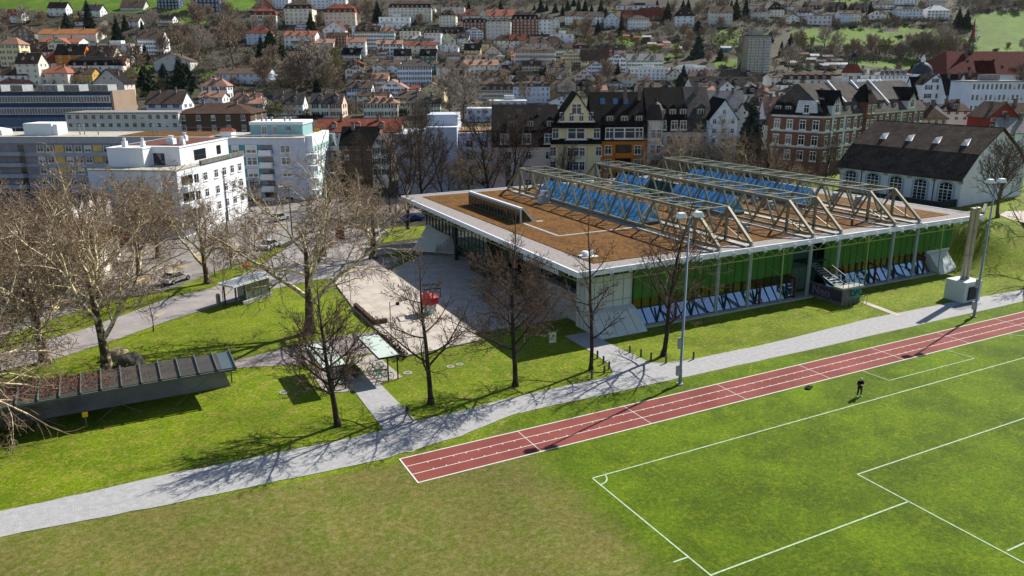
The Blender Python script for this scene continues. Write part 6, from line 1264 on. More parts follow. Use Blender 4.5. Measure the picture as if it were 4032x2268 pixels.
b = MB(); b.hull2([(0, -.4, H), (W, -.4, H), (W, 13.4, H), (0, 13.4, H)], [(0, 1.8, H + 2.4), (W, 1.8, H + 2.4), (W, 11.4, H + 2.4), (0, 11.4, H + 2.4)]); b.hull2([(-.2, 1.4, H + 2.41), (W + .2, 1.4, H + 2.41), (W + .2, 11.6, H + 2.41), (-.2, 11.6, H + 2.41)], [(-.2, 6.4, H + 6.4), (W + .2, 6.4, H + 6.4), (W + .2, 6.6, H + 6.4), (-.2, 6.6, H + 6.4)]); r = b.build('roof', rm_('grey'), t)
for x in (11, 21, 29): b = MB(); b.bar((x, .8, H + 1.6), (x, 6.4, H + 6.7), .6, .5); b.build('firewall', TR_, r)
for x, w_ in ((2.2, 3.4), (36, 3.8)):
    b = MB(); b.hull2([(x, -.5, H), (x + w_, -.5, H), (x + w_, -.5, H + 2.4), (x + w_ / 2, -.5, H + 4.6), (x, -.5, H + 2.4)], [(x, 5, H), (x + w_, 5, H), (x + w_, 5, H + 2.4), (x + w_ / 2, 5, H + 4.6), (x, 5, H + 2.4)]); g_ = b.build('gable', TR_, t); b = MB(); b.hull2([(x - .4, -.9, H + 2.0), (x + w_ / 2, -.9, H + 5.1), (x + w_ / 2, -.9, H + 4.7)], [(x - .4, 5, H + 2.0), (x + w_ / 2, 5, H + 5.1), (x + w_ / 2, 5, H + 4.7)]); b.hull2([(x + w_ / 2, -.9, H + 4.7), (x + w_ / 2, -.9, H + 5.1), (x + w_ + .4, -.9, H + 2.0)], [(x + w_ / 2, 5, H + 4.7), (x + w_ / 2, 5, H + 5.1), (x + w_ + .4, 5, H + 2.0)]); b.build('gable_roof', rm_('dark'), g_); win(g_, x + w_ / 2, -.53, H + 1.4, 1.6, 1.9)
    b = MB(); [b.bar((x + .2 + w_ * .3 * j, -.54, H + 2.4), (x + w_ * .5, -.54, H + 4.3), .12) for j in range(4)]; b.build('timbering', mat('dark timber frame', '#3d2a26', .8), g_)
b = MB(); b.box(16, 19.6, -.9, 3, -1, H + 2.3); tw = b.build('tower_bay', BRK, t); b = MB(); b.hull2([(15.6, -1.3, H + 2.3), (20, -1.3, H + 2.3), (20, 3.4, H + 2.3), (15.6, 3.4, H + 2.3)], [(17, 0, H + 4.8), (18.6, 0, H + 4.8), (18.6, 2, H + 4.8), (17, 2, H + 4.8)]); b.hull2([(16.6, -.4, H + 4.8), (19, -.4, H + 4.8), (19, 2.4, H + 4.8), (16.6, 2.4, H + 4.8)], [(17.7, .9, H + 6.2), (17.9, .9, H + 6.2), (17.9, 1.1, H + 6.2), (17.7, 1.1, H + 6.2)]); b.build('tower_roof', rm_('dark'), tw); [win(tw, 16.9 + 1.8 * j, -.93, H + .8 - 3.2 * f, 1.0, 1.9) for j in range(2) for f in range(4)]
[dorm(t, x, .5, H + .4, 1.5, 'grey') for x in (7.5, 10, 13.4, 22.5, 25, 31.5)]
# ------------------------------------------------------------------ the town on the slope (rows: quarter, x0, x1, ridge, eave, base, roof form, roof, wall, storeys, columns, window, dormers)
TX = lambda n, x: (n - 1) * 1008 + x * .3913
TY = lambda y: y * .3913
TOWN = [
(1,55,210,90,150,235,'g','red','pale',2,3,'w',0),(1,480,655,20,75,165,'g','dark','pale',2,3,'w',0),(1,1210,1440,0,70,108,'g','taupe','grey',1,4,'w',0),(1,1570,1780,-60,-45,98,'t','dark','navy',4,6,'w',0),(1,1910,2190,-75,-60,122,'t','dark','navy',4,7,'w',0),
(1,820,1005,45,100,175,'g','grey','pale',2,3,'w',0),(1,1290,1390,170,212,285,'g','taupe','pale',2,2,'w',0),(1,1575,1735,150,185,262,'g','dark','white',2,4,'n',0),(1,1380,1628,305,378,555,'g','taupe','white',4,5,'b',0),(1,110,345,262,325,415,'f','brown','brown',2,4,'w',0),
(1,380,962,290,338,440,'g','terracotta','beige',1,0,'w',0),(1,480,700,378,440,560,'f','orange','green',2,3,'n',0),(1,370,790,378,425,540,'g','orange','pale',2,4,'w',0),(1,-30,190,375,442,672,'h','salmon','yellow',4,3,'b',0),(1,215,520,420,515,560,'g','brown','cream',2,3,'w',1),
(1,552,832,442,542,700,'g','dark','orange',3,3,'w',1),(1,885,1310,432,446,640,'t','white','white',4,6,'w',0),(1,880,1140,455,548,690,'g','brown','cream',3,3,'w',1),(1,150,380,530,628,860,'g','brown','cream',4,3,'w',2),(1,375,650,532,630,700,'h','red','blue',4,3,'w',2),
(1,680,1142,560,660,780,'m','dark','white',2,5,'w',4),(1,-20,270,685,750,860,'g','brown','white',2,4,'w',0),(1,-20,300,758,836,880,'h','orange','pale',1,4,'w',2),(1,385,680,660,732,860,'h','orange','pink',2,3,'w',0),(1,695,925,680,738,830,'g','taupe','ochre',2,5,'w',1),
(1,930,1245,690,830,1108,'f','dark','taupe',4,2,'w',0),(1,1460,1832,915,1038,1105,'g','taupe','white',1,3,'b',0),(1,1530,1815,900,935,1000,'g','grey','pale',1,0,'w',0),(1,2025,2280,780,862,1000,'h','salmon','white',2,3,'b',1),(1,1995,2160,955,1002,1040,'f','taupe','blue',1,2,'w',0),
(1,2000,2235,922,975,1040,'g','salmon','pale',1,2,'w',0),(1,2355,2600,930,1036,1110,'g','salmon','pale',1,4,'w',1),(1,2150,2700,685,738,850,'g','taupe','lblue',2,8,'w',0),(1,1550,1900,535,612,720,'f','taupe','grey',1,2,'w',0),(1,750,870,182,215,262,'g','dark','white',1,2,'w',0),
(2,-100,140,270,332,450,'h','red','lblue',3,4,'w',0),(2,-55,200,85,152,300,'m','red','cream',3,4,'b',3),(2,-40,155,0,80,120,'h','red','beige',2,3,'w',0),(2,160,320,-55,-35,92,'t','white','blue',4,5,'w',0),(2,520,735,-45,-25,95,'t','white','blue',4,5,'w',0),(2,740,900,-60,-40,90,'t','white','white',4,4,'w',0),
(2,282,562,15,88,255,'m','brown','cream',4,6,'w',4),(2,685,998,42,125,285,'m','red','peach',4,7,'w',5),(2,670,895,212,292,395,'f','red','white',3,3,'w',0),(2,395,560,215,262,320,'f','red','blue',2,3,'n',0),(2,280,592,310,356,490,'g','orange','white',3,6,'w',3),(2,370,775,390,432,500,'g','salmon','beige',2,9,'w',3),
(2,715,905,325,362,470,'g','brown','brick',3,6,'w',0),(2,542,748,496,545,650,'m','black','lilac',2,4,'w',4),(2,995,1145,255,310,505,'g','brown','cream',5,4,'d',2),(2,1147,1245,255,310,505,'g','brown','white',5,3,'d',1),(2,1247,1392,258,312,505,'h','salmon','mint',5,4,'b',2),
(2,962,1130,240,262,400,'t','white','white',3,4,'w',0),(2,1235,1548,158,175,270,'t','white','white',2,6,'w',0),(2,1110,1480,228,245,300,'t','white','white',1,7,'w',0),(2,1335,1762,8,78,232,'m','brown','beige',5,11,'w',8),(2,1750,1800,40,72,152,'f','taupe','white',3,1,'w',0),
(2,1860,2095,12,62,160,'h','taupe','beige',3,5,'w',3),(2,1840,2010,98,150,272,'h','brown','cream',4,5,'w',2),(2,2075,2240,90,152,200,'h','orange','beige',2,4,'w',1),(2,2232,2335,88,150,200,'f','brown','beige',2,3,'w',0),(2,2325,2600,95,155,200,'g','orange','beige',2,6,'w',2),
(2,2080,2332,180,225,392,'m','black','brick',5,7,'w',5),(2,2318,2562,192,215,402,'m','grey','stone',5,6,'w',4),(2,2100,2287,265,312,395,'f','taupe','white',3,3,'b',0),(2,1445,1645,278,312,400,'m','black','cream',2,5,'w',4),(2,1690,1858,282,330,500,'m','black','pale',4,4,'w',4),
(2,1870,2078,270,330,420,'g','dark','beige',2,5,'w',3),(2,1498,1782,355,390,500,'h','light','beige',3,7,'n',3),(2,925,1097,375,420,600,'g','salmon','white',4,3,'w',0),(2,1215,1472,405,440,605,'g','salmon','white',4,4,'d',2),(2,1508,1812,422,455,570,'g','red','beige',3,5,'w',1),
(2,1842,2012,325,398,470,'f','red','green',2,2,'w',0),(2,1853,2032,420,460,590,'f','salmon','white',3,3,'w',0),(2,870,1047,482,542,615,'g','black','mint',2,3,'r',1),(2,1135,1302,505,535,620,'g','salmon','beige',2,3,'b',1),(2,1390,1555,490,556,635,'g','black','pink',2,4,'w',1),
(2,1645,1808,490,555,640,'g','black','teal',2,3,'w',1),(2,2095,2257,435,500,595,'g','black','yellow',2,4,'w',1),(2,2303,2458,450,515,605,'f','black','peach',2,3,'w',0),(2,2058,2200,392,430,520,'f','brown','cream',3,3,'d',0),(2,2205,2372,395,435,520,'g','brown','yellow',3,4,'w',1),
(2,2390,2600,350,405,480,'h','brown','white',2,4,'w',0),(2,2455,2600,420,470,580,'f','taupe','cream',3,3,'w',0),(2,2105,2267,532,556,610,'g','salmon','cream',1,3,'w',0),(2,1898,2052,526,550,625,'g','brown','mint',2,3,'b',0),(2,2345,2502,536,565,615,'g','light','yellow',1,3,'w',0),
(2,2520,2600,480,520,600,'g','taupe','ochre',2,2,'w',0),(2,880,1082,600,645,705,'f','red','timber',1,2,'w',0),(2,895,1087,655,702,815,'f','taupe','white',2,2,'b',0),(2,1167,1440,605,650,740,'g','taupe','pale',2,4,'w',0),(2,1418,1762,600,666,868,'h','grey','lblue',4,6,'b',0),
(2,1762,1832,610,640,720,'g','taupe','teal',2,2,'w',0),(2,1815,2150,600,672,840,'h','taupe','beige',4,4,'w',2),(2,2100,2440,600,652,740,'g','salmon','white',2,7,'w',3),(2,2440,2620,600,652,745,'f','salmon','blue',2,4,'w',0),(2,1905,2155,705,780,860,'h','red','lilac',2,4,'w',1),
(2,2240,2522,700,756,850,'g','taupe','white',2,6,'g',3),(2,965,1145,730,792,930,'g','brown','peach',3,3,'w',1),(2,1147,1325,730,790,930,'g','salmon','peach',3,3,'b',2),(2,910,1160,815,880,1012,'g','taupe','blue',2,5,'b',1),(2,1225,1512,800,886,990,'f','salmon','white',2,5,'b',0),
(2,1510,1642,868,895,950,'g','red','pale',1,0,'w',0),(2,1655,1893,830,897,1050,'f','salmon','yellow',3,4,'w',0),(2,1010,1335,922,962,1060,'g','brown','cream',2,4,'w',0),(2,1080,1422,966,1036,1185,'h','salmon','cream',2,5,'g',4),(2,1440,1690,915,982,1130,'g','taupe','cream',3,3,'n',0),
(2,1520,1853,955,1032,1165,'g','grey','green',2,5,'g',0),(2,545,735,935,1036,1190,'g','grey','cream',2,2,'g',1),(2,737,862,937,1037,1190,'g','taupe','peach',2,2,'n',1),(2,170,467,930,1038,1160,'g','grey','pale',2,5,'w',2),(2,-70,70,980,1038,1175,'g','salmon','blue',2,3,'b',0),
(2,2205,2600,792,905,1030,'m','taupe','beige',3,8,'n',5),(2,2575,2760,720,830,1000,'h','brown','beige',3,4,'n',2),
(3,0,268,122,192,355,'m','dark','brick',5,7,'w',5),(3,262,400,138,192,345,'h','taupe','white',4,3,'w',2),(3,402,480,165,215,340,'f','taupe','pale',4,2,'w',0),(3,535,700,115,155,255,'g','taupe','white',3,5,'w',0),(3,702,922,118,158,258,'g','grey','white',3,6,'w',0),
(3,925,1082,115,192,285,'f','grey','blue',3,3,'w',0),(3,1165,1382,155,190,300,'h','grey','white',3,8,'w',0),(3,1110,1210,98,170,250,'g','red','brick',2,2,'k',0),(3,1205,1290,105,185,240,'g','red','brick',2,2,'k',0),(3,1290,1400,80,160,200,'g','red','brick',2,2,'k',0),(3,1400,1500,70,150,200,'g','red','brick',2,2,'k',0),(3,1500,1600,78,150,205,'g','red','brick',2,2,'k',0),
(3,1645,1835,78,158,270,'h','dark','blue',3,3,'w',2),(3,2000,2222,62,118,275,'g','taupe','stone',4,6,'w',0),(3,2375,2478,25,52,115,'h','taupe','pale',2,3,'w',0),(3,2412,2600,72,118,200,'h','taupe','stone',2,5,'w',2),(3,385,622,332,345,452,'t','white','white',2,3,'w',0),(3,1050,1500,35,55,100,'t','grey','blue',1,8,'k',0),
(3,-20,147,345,402,480,'g','red','white',2,4,'w',1),(3,95,382,365,430,500,'h','taupe','beige',2,6,'w',2),(3,320,515,365,420,480,'h','brown','pink',2,4,'w',2),(3,35,190,468,498,700,'h','taupe','stone',4,4,'n',0),(3,160,340,478,500,700,'g','taupe','stone',4,6,'n',0),(3,335,435,465,498,700,'h','taupe','stone',4,3,'n',0),
(3,425,602,430,482,570,'g','taupe','mint',2,4,'g',1),(3,595,782,430,492,570,'m','brown','lilac',2,5,'w',1),(3,885,1030,450,492,570,'g','black','red',2,2,'w',0),(3,955,1147,450,495,565,'g','black','pink',2,3,'w',1),(3,495,692,490,548,660,'f','taupe','yellow',3,4,'b',0),(3,700,960,495,602,700,'g','brown','yellow',2,4,'n',0),
(3,958,1152,535,592,725,'f','taupe','white',3,3,'b',0),(3,1160,1340,540,602,715,'g','light','mint',3,4,'g',1),(3,1340,1522,540,602,715,'g','light','mint',3,4,'g',1),(3,1190,1575,680,695,810,'t','white','white',3,9,'w',0),(3,1580,2027,680,692,770,'t','white','white',2,12,'k',0),(3,1680,1950,645,665,720,'t','white','pale',1,9,'w',0),
(3,105,292,610,652,720,'g','taupe','beige',2,3,'n',1),(3,350,595,625,672,770,'g','taupe','beige',2,6,'w',2),(3,755,932,610,672,755,'f','taupe','blue',2,4,'b',0),(3,632,812,690,752,840,'f','taupe','pink',2,2,'n',0),(3,1040,1252,730,778,880,'h','taupe','stone',2,5,'w',0),(3,-30,137,695,752,820,'h','dark','white',1,4,'w',1),
(3,10,382,815,872,1040,'m','grey','lblue',3,8,'w',3),(3,640,812,815,860,910,'g','black','timber',1,3,'w',1),(3,460,640,772,840,930,'f','taupe','taupe',1,2,'w',0),(3,385,610,960,1010,1060,'f','dark','white',1,1,'w',0),(3,1580,1702,690,742,825,'f','taupe','cream',2,3,'w',0),(3,1798,2022,715,762,810,'g','taupe','cream',1,4,'w',1),
(3,1815,2380,772,852,900,'g','dark','pale',1,6,'w',3),(3,2085,2245,812,880,940,'f','grey','white',1,1,'w',0),(3,2262,2590,870,942,1020,'h','dark','pale',1,4,'w',1),(3,2380,2600,748,820,880,'h','dark','beige',1,4,'w',0),(3,2000,2342,910,1075,1160,'g','light','blue',1,2,'w',0),(3,2080,2300,715,770,800,'g','taupe','stone',1,4,'w',0),
(3,1930,2040,862,905,940,'g','salmon','beige',1,2,'w',0),(3,2430,2600,960,1050,1180,'g','taupe','taupe',1,2,'w',1),(2,2118,2440,1088,1100,1225,'t','white','lblue',2,4,'k',0),(2,2345,2720,1010,1022,1100,'t','white','lblue',1,5,'k',0),
(4,30,165,20,92,170,'h','dark','cream',3,4,'w',3),(4,195,292,25,62,110,'g','taupe','pale',2,2,'w',0),(4,185,316,140,176,242,'f','grey','white',2,3,'w',0),(4,305,470,75,122,190,'g','taupe','white',2,4,'w',4),(4,410,645,135,160,250,'t','light','lilac',2,5,'k',0),(4,725,840,105,132,248,'g','taupe','lblue',3,4,'w',0),(4,840,938,105,132,245,'g','taupe','cream',3,3,'w',0),
(4,1030,1190,110,150,205,'f','light','white',1,3,'k',0),(4,1080,1272,5,42,88,'g','grey','white',2,5,'w',0),(4,1285,1508,-20,0,52,'t','white','white',2,6,'w',0),(4,1320,1562,78,95,195,'t','light','blue',3,7,'k',0),(4,1610,1832,55,105,200,'h','white','white',3,6,'k',0),(4,1592,1780,-10,15,78,'g','grey','grey',2,4,'w',0),(4,640,782,20,62,110,'g','dark','timber',2,3,'w',0),(4,400,545,10,48,90,'g','grey','timber',1,4,'w',0),(4,860,1000,35,75,120,'g','dark','timber',1,3,'w',0),
(4,160,800,722,800,905,'m','brown','stone',2,10,'w',7),(4,30,162,745,775,890,'g','taupe','stone',2,3,'w',0),(4,925,1130,690,750,900,'h','light','white',2,3,'w',2),(4,1130,1440,700,752,920,'h','light','blue',3,8,'w',5),(4,165,440,865,925,1010,'h','dark','white',1,5,'w',1),
(4,1470,1700,770,930,1095,'g','black','white',2,3,'b',0),(4,1560,1800,745,840,1100,'f','black','white',3,2,'b',0),(4,1790,2032,745,940,1110,'g','dark','white',2,4,'b',1),(4,2025,2165,730,900,1120,'g','brown','pale',3,2,'w',1),(4,2060,2600,800,826,1150,'t','light','blue',3,12,'k',0),
(4,1510,1812,1040,1190,1260,'h','brown','peach',1,4,'w',0),(4,1780,2030,1045,1112,1220,'g','brown','pale',2,3,'w',1),(4,2215,2530,1030,1175,1300,'f','taupe','red',2,3,'w',0),(4,2480,2700,1035,1170,1290,'g','taupe','red',1,3,'w',0),(4,-20,220,970,1150,1230,'g','salmon','lilac',1,2,'w',2),
(4,-30,240,1205,1260,1330,'m','black','pale',1,3,'w',1),(4,2380,2700,1180,1330,1450,'g','light','blue',2,2,'w',0),(4,640,900,880,930,990,'g','taupe','stone',1,4,'w',0),(4,0,110,860,905,980,'g','taupe','pale',1,2,'w',0),
(3,1270,1480,830,880,960,'g','taupe','stone',1,4,'w',2),(3,1500,1680,845,900,970,'h','dark','cream',1,3,'w',1),(3,1620,1820,800,840,900,'g','brown','pale',1,4,'w',1),(3,1880,2060,800,850,910,'h','grey','beige',1,4,'w',0),(3,2320,2480,815,868,930,'f','taupe','pale',1,2,'w',0),(3,2440,2600,885,950,1010,'g','salmon','stone',1,3,'w',1),
(3,2050,2290,700,730,780,'g','grey','white',1,5,'w',0),(3,2290,2480,722,765,810,'h','brown','lilac',1,4,'w',1),(3,2140,2320,950,1010,1090,'h','dark','stone',1,3,'w',1),(3,2360,2540,1030,1100,1180,'g','brown','beige',1,3,'w',1),(4,90,260,800,850,920,'h','brown','pale',1,3,'w',1),(4,420,640,900,960,1030,'g','dark','beige',1,4,'w',2),
(4,60,300,960,1030,1120,'h','grey','stone',1,4,'w',0),(4,660,860,850,895,960,'f','taupe','white',1,2,'w',0),(4,880,1060,870,920,990,'g','brown','blue',1,3,'w',1),(4,1060,1300,860,915,1000,'h','taupe','white',2,4,'w',1),(4,1290,1480,900,960,1060,'g','salmon','pale',1,3,'w',1),(3,180,330,770,820,900,'g','taupe','cream',1,3,'w',1),(3,930,1110,790,835,900,'h','dark','pale',1,3,'w',0),(3,820,960,860,905,970,'g','salmon','beige',1,2,'w',1),
(2,2480,2640,650,700,770,'g','brown','yellow',2,3,'w',1),(2,1560,1700,690,740,800,'g','salmon','white',1,3,'w',0),(3,-10,110,520,560,640,'g','salmon','peach',2,3,'w',0),(3,60,220,575,620,680,'h','brown','lilac',1,3,'w',1),(3,440,560,690,735,800,'g','grey','white',1,3,'w',0),(3,1000,1110,590,640,700,'g','red','cream',1,2,'w',0),
(2,2020,2140,330,380,450,'g','grey','blue',2,3,'w',1),(2,1400,1520,395,435,500,'f','salmon','lilac',2,2,'w',0),(2,1080,1220,545,585,650,'h','taupe','yellow',1,3,'w',0),(1,1130,1260,560,610,700,'g','red','peach',2,2,'w',0),(1,60,200,480,530,620,'g','salmon','cream',2,2,'w',0),(1,230,400,600,650,720,'h','taupe','mint',1,3,'w',1),
]
for i, r in enumerate(TOWN):
    n, x0, x1, yr, ye, yb, rt, rk, wk, fl, cols, kd, dr = r
    flat_far = None
    if n == 4 and yb > 880 or (n == 3 and yb > 890 and x0 > 1700): flat_far = lerp(330, 190, ss(880, 1350, yb))
    house(TX(n, x0), TX(n, x1), TY(yr), TY(ye), TY(yb), rt, rk, wk, fl, cols, kd, dr, u=flat_far, rot=(None if rt != 't' else 0), ch=(2 if (x1 - x0) > 230 else 1))
# tower block
t, W, dp, H, zr = house(2947, 3040, 135, 141, 292, 't', 'grey', 'olive', 12, 0, 'w', 0, 14, 4, None, 0, False, label='olive grey high-rise tower block standing above the rooftops', cat='tower block', name='tower_block')
for f in range(12):
    for k in range(6): win(t, -W * .42 + W * .165 * k, -.02, H - 1.6 - (H - 2) / 12 * f, 1.5 if k % 2 else 1.0, 1.2, 0, 'w')
    b = MB(); b.box(W / 2 - 3.4, W / 2 - .4, -1.0, -.03, H - 2.7 - (H - 2) / 12 * f, H - 1.9 - (H - 2) / 12 * f); b.build('balcony', mat('pale balcony', '#b3b5b8', .8), t)
b = MB(); b.box(-3, 3, 4, 9, H, H + 3.0); b.build('roof_plant', CONC, t)
# long office with two bright window bands, low office, big brown hipped block
t, W, dp, H, zr = house(-420, 434, 361, 366, 512, 't', 'grey', 'navy', 0, 0, 'w', 0, 16, 0, 262, 0, False, label='long blue glass office with two pale window bands and rooftop terrace', cat='office block', name='office_block')
b = MB(); [b.box(-W / 2, W / 2 - .2, -.25, -.003, H - z - 2.3, H - z) for z in (.9, 4.6)]; b.build('window_band', mat('pale window frame band', '#b9bfca', .7), t); fh = 3.0
n_ = 0
for z in (2.05, 5.75):
    for k in range(46): x = W / 2 - .9 - .9 * k * 1.02; b = MB(); b.box(x - .32, x + .32, -.28, -.25, H - z - .85, H - z + .8); b.build('window', RDK, t)
b = MB(); b.box(-W / 2, W / 2 - .2, -.1, -.003, .2, H - 7.8); b.build('glass_base', mat('blue grey cladding', '#5c6a80', .6), t)
for x, w_ in ((W / 2 - 5, 6), (W / 2 - 14, 5), (W / 2 - 22, 7), (W / 2 - 32, 4), (W / 2 - 39, 4)): b = MB(); b.box(x - w_ / 2, x + w_ / 2, 3, 9, H, H + 2.4); pv = b.build('roof_pavilion', mat('pale pavilion', '#9a9f9f', .7), t); [win(pv, x + q * w_ * .3, 2.97, H + 1.2, 1.0, 1.8, 0, 'k') for q in (-1, 0, 1)]
b = MB(); b.box(W / 2, W / 2 + .7, 0, 16, -3, H + .6); b.build('end_wall', wm('brown'), t)
house(255, 700, 438, 447, 512, 't', 'light', 'stone', 2, 14, 'k', 0, 12, 0, 238, 0, label='low beige office wing with solar roof edge before the glass office', cat='office block', name='office_block')
house(690, 985, 405, 446, 525, 'h', 'brown', 'timber', 2, 5, 'w', 0, 16, 0, 240, 2, label='large brown stone building with wide hipped roof and skylights', cat='building', name='hipped_building')
# domed corner, spired corner tower, church
def at(n, x, y, u): return at_u(TX(n, x), TY(y), u)
p = at(4, 1560, 900, 345); t = thing('domed_building', 'dark slate dome with lantern on the rooftops before the meadow', 'dome', (p.x, p.y, terr(p.x, p.y)), -YAW); zz = at(4, 1560, 745, 345).z - t.location.z; zt = at(4, 1560, 625, 345).z - t.location.z; k = (zt - zz)
b = MB(); b.prism([(-5, -2), (5, -2), (5, 8), (-5, 8)], -2, zz); b.build('wall', wm('blue'), t); b = MB(); b.tube([(0, 3, zz), (0, 3, zz + k * .35), (0, 3, zz + k * .7), (0, 3, zz + k * .93), (0, 3, zz + k)], [4.2, 4.1, 3.2, 1.7, .6], 16); dm = b.build('dome', mat('dome dark slate', '#383c42', .7), t, smooth=True); b = MB(); b.tube([(0, 3, zz + k), (0, 3, zz + k + 1.0), (0, 3, zz + k + 1.1), (0, 3, zz + k + 3.2)], [.9, .9, 1.1, .05], 8); b.build('lantern', WR, dm)
p = at(4, 860, 890, 318); t = thing('corner_tower', 'ornate corner tower with red pyramid roof and black open belfry', 'tower', (p.x, p.y, terr(p.x, p.y)), -YAW); z0 = t.location.z; z1 = at(4, 860, 735, 318).z - z0; z2 = at(4, 860, 640, 318).z - z0; z3 = at(4, 860, 515, 318).z - z0
b = MB(); b.box(-5, 5, 0, 9, -1, z1 - 1.5); b.box(-2.6, 2.6, .3, 6.3, z1 - 1.5, z1); wl = b.build('wall', wm('stone'), t); [win(t, x, -.02, z1 - 6, 1.2, 2.0) for x in (-3, 0, 3)]; [win(t, x, -.02, z1 - 2.2, 1.2, 2.2, 0, 'k') for x in (-1.6, 1.6)]; b = MB(); b.hull2([(-3, -.2, z1), (3, -.2, z1), (3, 6.8, z1), (-3, 6.8, z1)], [(-1.4, 2, z2), (1.4, 2, z2), (1.4, 4.8, z2), (-1.4, 4.8, z2)]); b.build('roof', rm_('red'), t)
b = MB(); [b.box(x - .15, x + .15, y - .15, y + .15, z2, z2 + 2.4) for x in (-1.1, 1.1) for y in (2.3, 4.5)]; b.hull2([(-1.5, 1.9, z2 + 2.4), (1.5, 1.9, z2 + 2.4), (1.5, 4.9, z2 + 2.4), (-1.5, 4.9, z2 + 2.4)], [(-.3, 3.1, z2 + 4), (.3, 3.1, z2 + 4), (.3, 3.7, z2 + 4), (-.3, 3.7, z2 + 4)]); b.tube([(0, 3.4, z2 + 4), (0, 3.4, z3)], [.4, .04], 6); b.build('belfry', DARK, t)
U = 355; A = at(4, 1800, 755, U); B_ = at(4, 2900, 755, U + 20); d = B_ - A; W = hypot(d.x, d.y); zg = 12; t = thing('church', 'church with huge steep dark red roof and slender copper spire', 'church', (A.x, A.y, zg), atan2(d.y, d.x)); ze = A.z - zg; zr = at(4, 2200, 515, U + 15).z - zg
b = MB(); b.box(2, W, .6, 27, -4, ze + .2); b.build('wall', wm('white'), t); b = MB(); b.v = [(0, 0, ze), (W, 0, ze), (W, 28, ze), (0, 28, ze), (12.5, 14, zr), (W, 14, zr)]; b.f = [(0, 1, 5, 4), (2, 3, 4, 5), (3, 0, 4), (1, 2, 5), (3, 2, 1, 0)]; b.m = [0] * 5; b.hull2([(20, -2, ze), (26, -2, ze), (23, -2, ze + 6)], [(20, 9, ze), (26, 9, ze), (23, 9, ze + 6)]); rf = b.build('roof', tiles('deep red church tiles', '#531f19', '#3c1613', 2.0, .3), t)
for x, z in ((16, .25), (22, .28), (30, .22), (36, .3), (19, .55), (28, .55), (35, .58)): b = MB(); yy = 14 * z; zz = lerp(ze, zr, z); b.hull2([(x - .4, yy - .3, zz), (x + .4, yy - .3, zz), (x, yy - .3, zz + .8)], [(x - .4, yy + .8, zz + .6), (x + .4, yy + .8, zz + .6), (x, yy + .8, zz + .9)]); b.build('roof_vent', DARK, rf)
sx = at(4, 2165, 520, U + 15); lx = (Vector((sx.x, sx.y, 0)) - Vector((A.x, A.y, 0))).dot(Vector((d.x, d.y, 0)).normalized()); zs = at(4, 2165, 400, U + 15).z - zg; zt = at(4, 2205, 180, U + 15).z - zg
b = MB(); b.tube([(lx, 14, zr - 2), (lx, 14, zr + (zs - zr) * .15)], 1.4, 8); [b.bar((lx + .95 * cos(q), 14 + .95 * sin(q), zr), (lx + .9 * cos(q), 14 + .9 * sin(q), zs), .3) for q in (0.4, 2.0, 3.5, 5.1)]; b.tube([(lx, 14, zs - .5), (lx, 14, zs + .6)], [1.4, 1.4], 8); b.build('belfry', mat('patina green', '#46584c', .7), t)
b = MB(); b.tube([(lx, 14, zs + .5), (lx, 14, lerp(zs, zt, .3)), (lx, 14, zt)], [1.2, .75, .06], 8); sp = b.build('spire', mat('copper red spire', '#7c3a2c', .6), t); b = MB(); b.tube([(lx, 14, zt), (lx, 14, zt + 2.2)], [.12, .04], 5); b.build('finial', mat('pale finial', '#9cc0b0', .5), sp)
p = at(4, 1040, 895, 285); b = MB(); k = (at(4, 1040, 800, 285).z - p.z); b.hull2([(-6, 0, 0), (6, 0, 0), (6, 10, 0), (-6, 10, 0)], [(-3, 4.6, k), (4.6, 4.6, k), (4.6, 5.4, k), (-3, 5.4, k)]); t = thing('glass_pavilion', 'pale blue glazed pyramid roof rising behind the brick house', 'roof pavilion', (p.x, p.y, p.z), -YAW); b.build('glass_roof', glass('pale blue glazing', '#9fb9c4', .15, .2), t); b = MB(); [b.bar((-6 + 2.4 * j, -.05, .05), (-3 + 1.52 * j, 4.6, k + .05), .15) for j in range(6)]; b.build('glazing_bar', WHITEM, t); b = MB(); b.box(-6, 6, 0, 10, -12, 0); b.build('wall', wm('pale'), t)
# garden huts on the allotments
rr = random.Random(77)
HUTL = ['white roofed', 'green', 'brown timber', 'pale grey', 'blue', 'red roofed', 'tan', 'dark', 'silver', 'weathered', 'mint', 'ochre', 'rusty', 'black felted', 'cream', 'slate grey', 'bleached', 'olive', 'yellow', 'lilac', 'orange', 'turquoise']
HP = [(4, 250, 670), (4, 350, 585), (4, 430, 640), (4, 470, 600), (4, 530, 660), (4, 600, 610), (4, 620, 690), (4, 690, 650), (4, 750, 690), (4, 560, 700), (4, 400, 700), (3, 1150, 400), (3, 1250, 415), (3, 1350, 410), (3, 1440, 430), (3, 1500, 450), (3, 1560, 470), (3, 1480, 495), (3, 1400, 480), (3, 1560, 525), (3, 1680, 525), (3, 2150, 520)]
HW = ['#d8d8d4', '#5c7356', '#75573c', '#b0b0ac', '#5b76a0', '#a05a48', '#b59a70', '#3a3835', '#b9bec2', '#7d7768', '#a9c4b2', '#b88f3c', '#8f5836', '#2a2a2a', '#d8cfae', '#636a70', '#cfcabc', '#6f7048', '#cbb24a', '#a893ad', '#c07a3c', '#4f9a98']
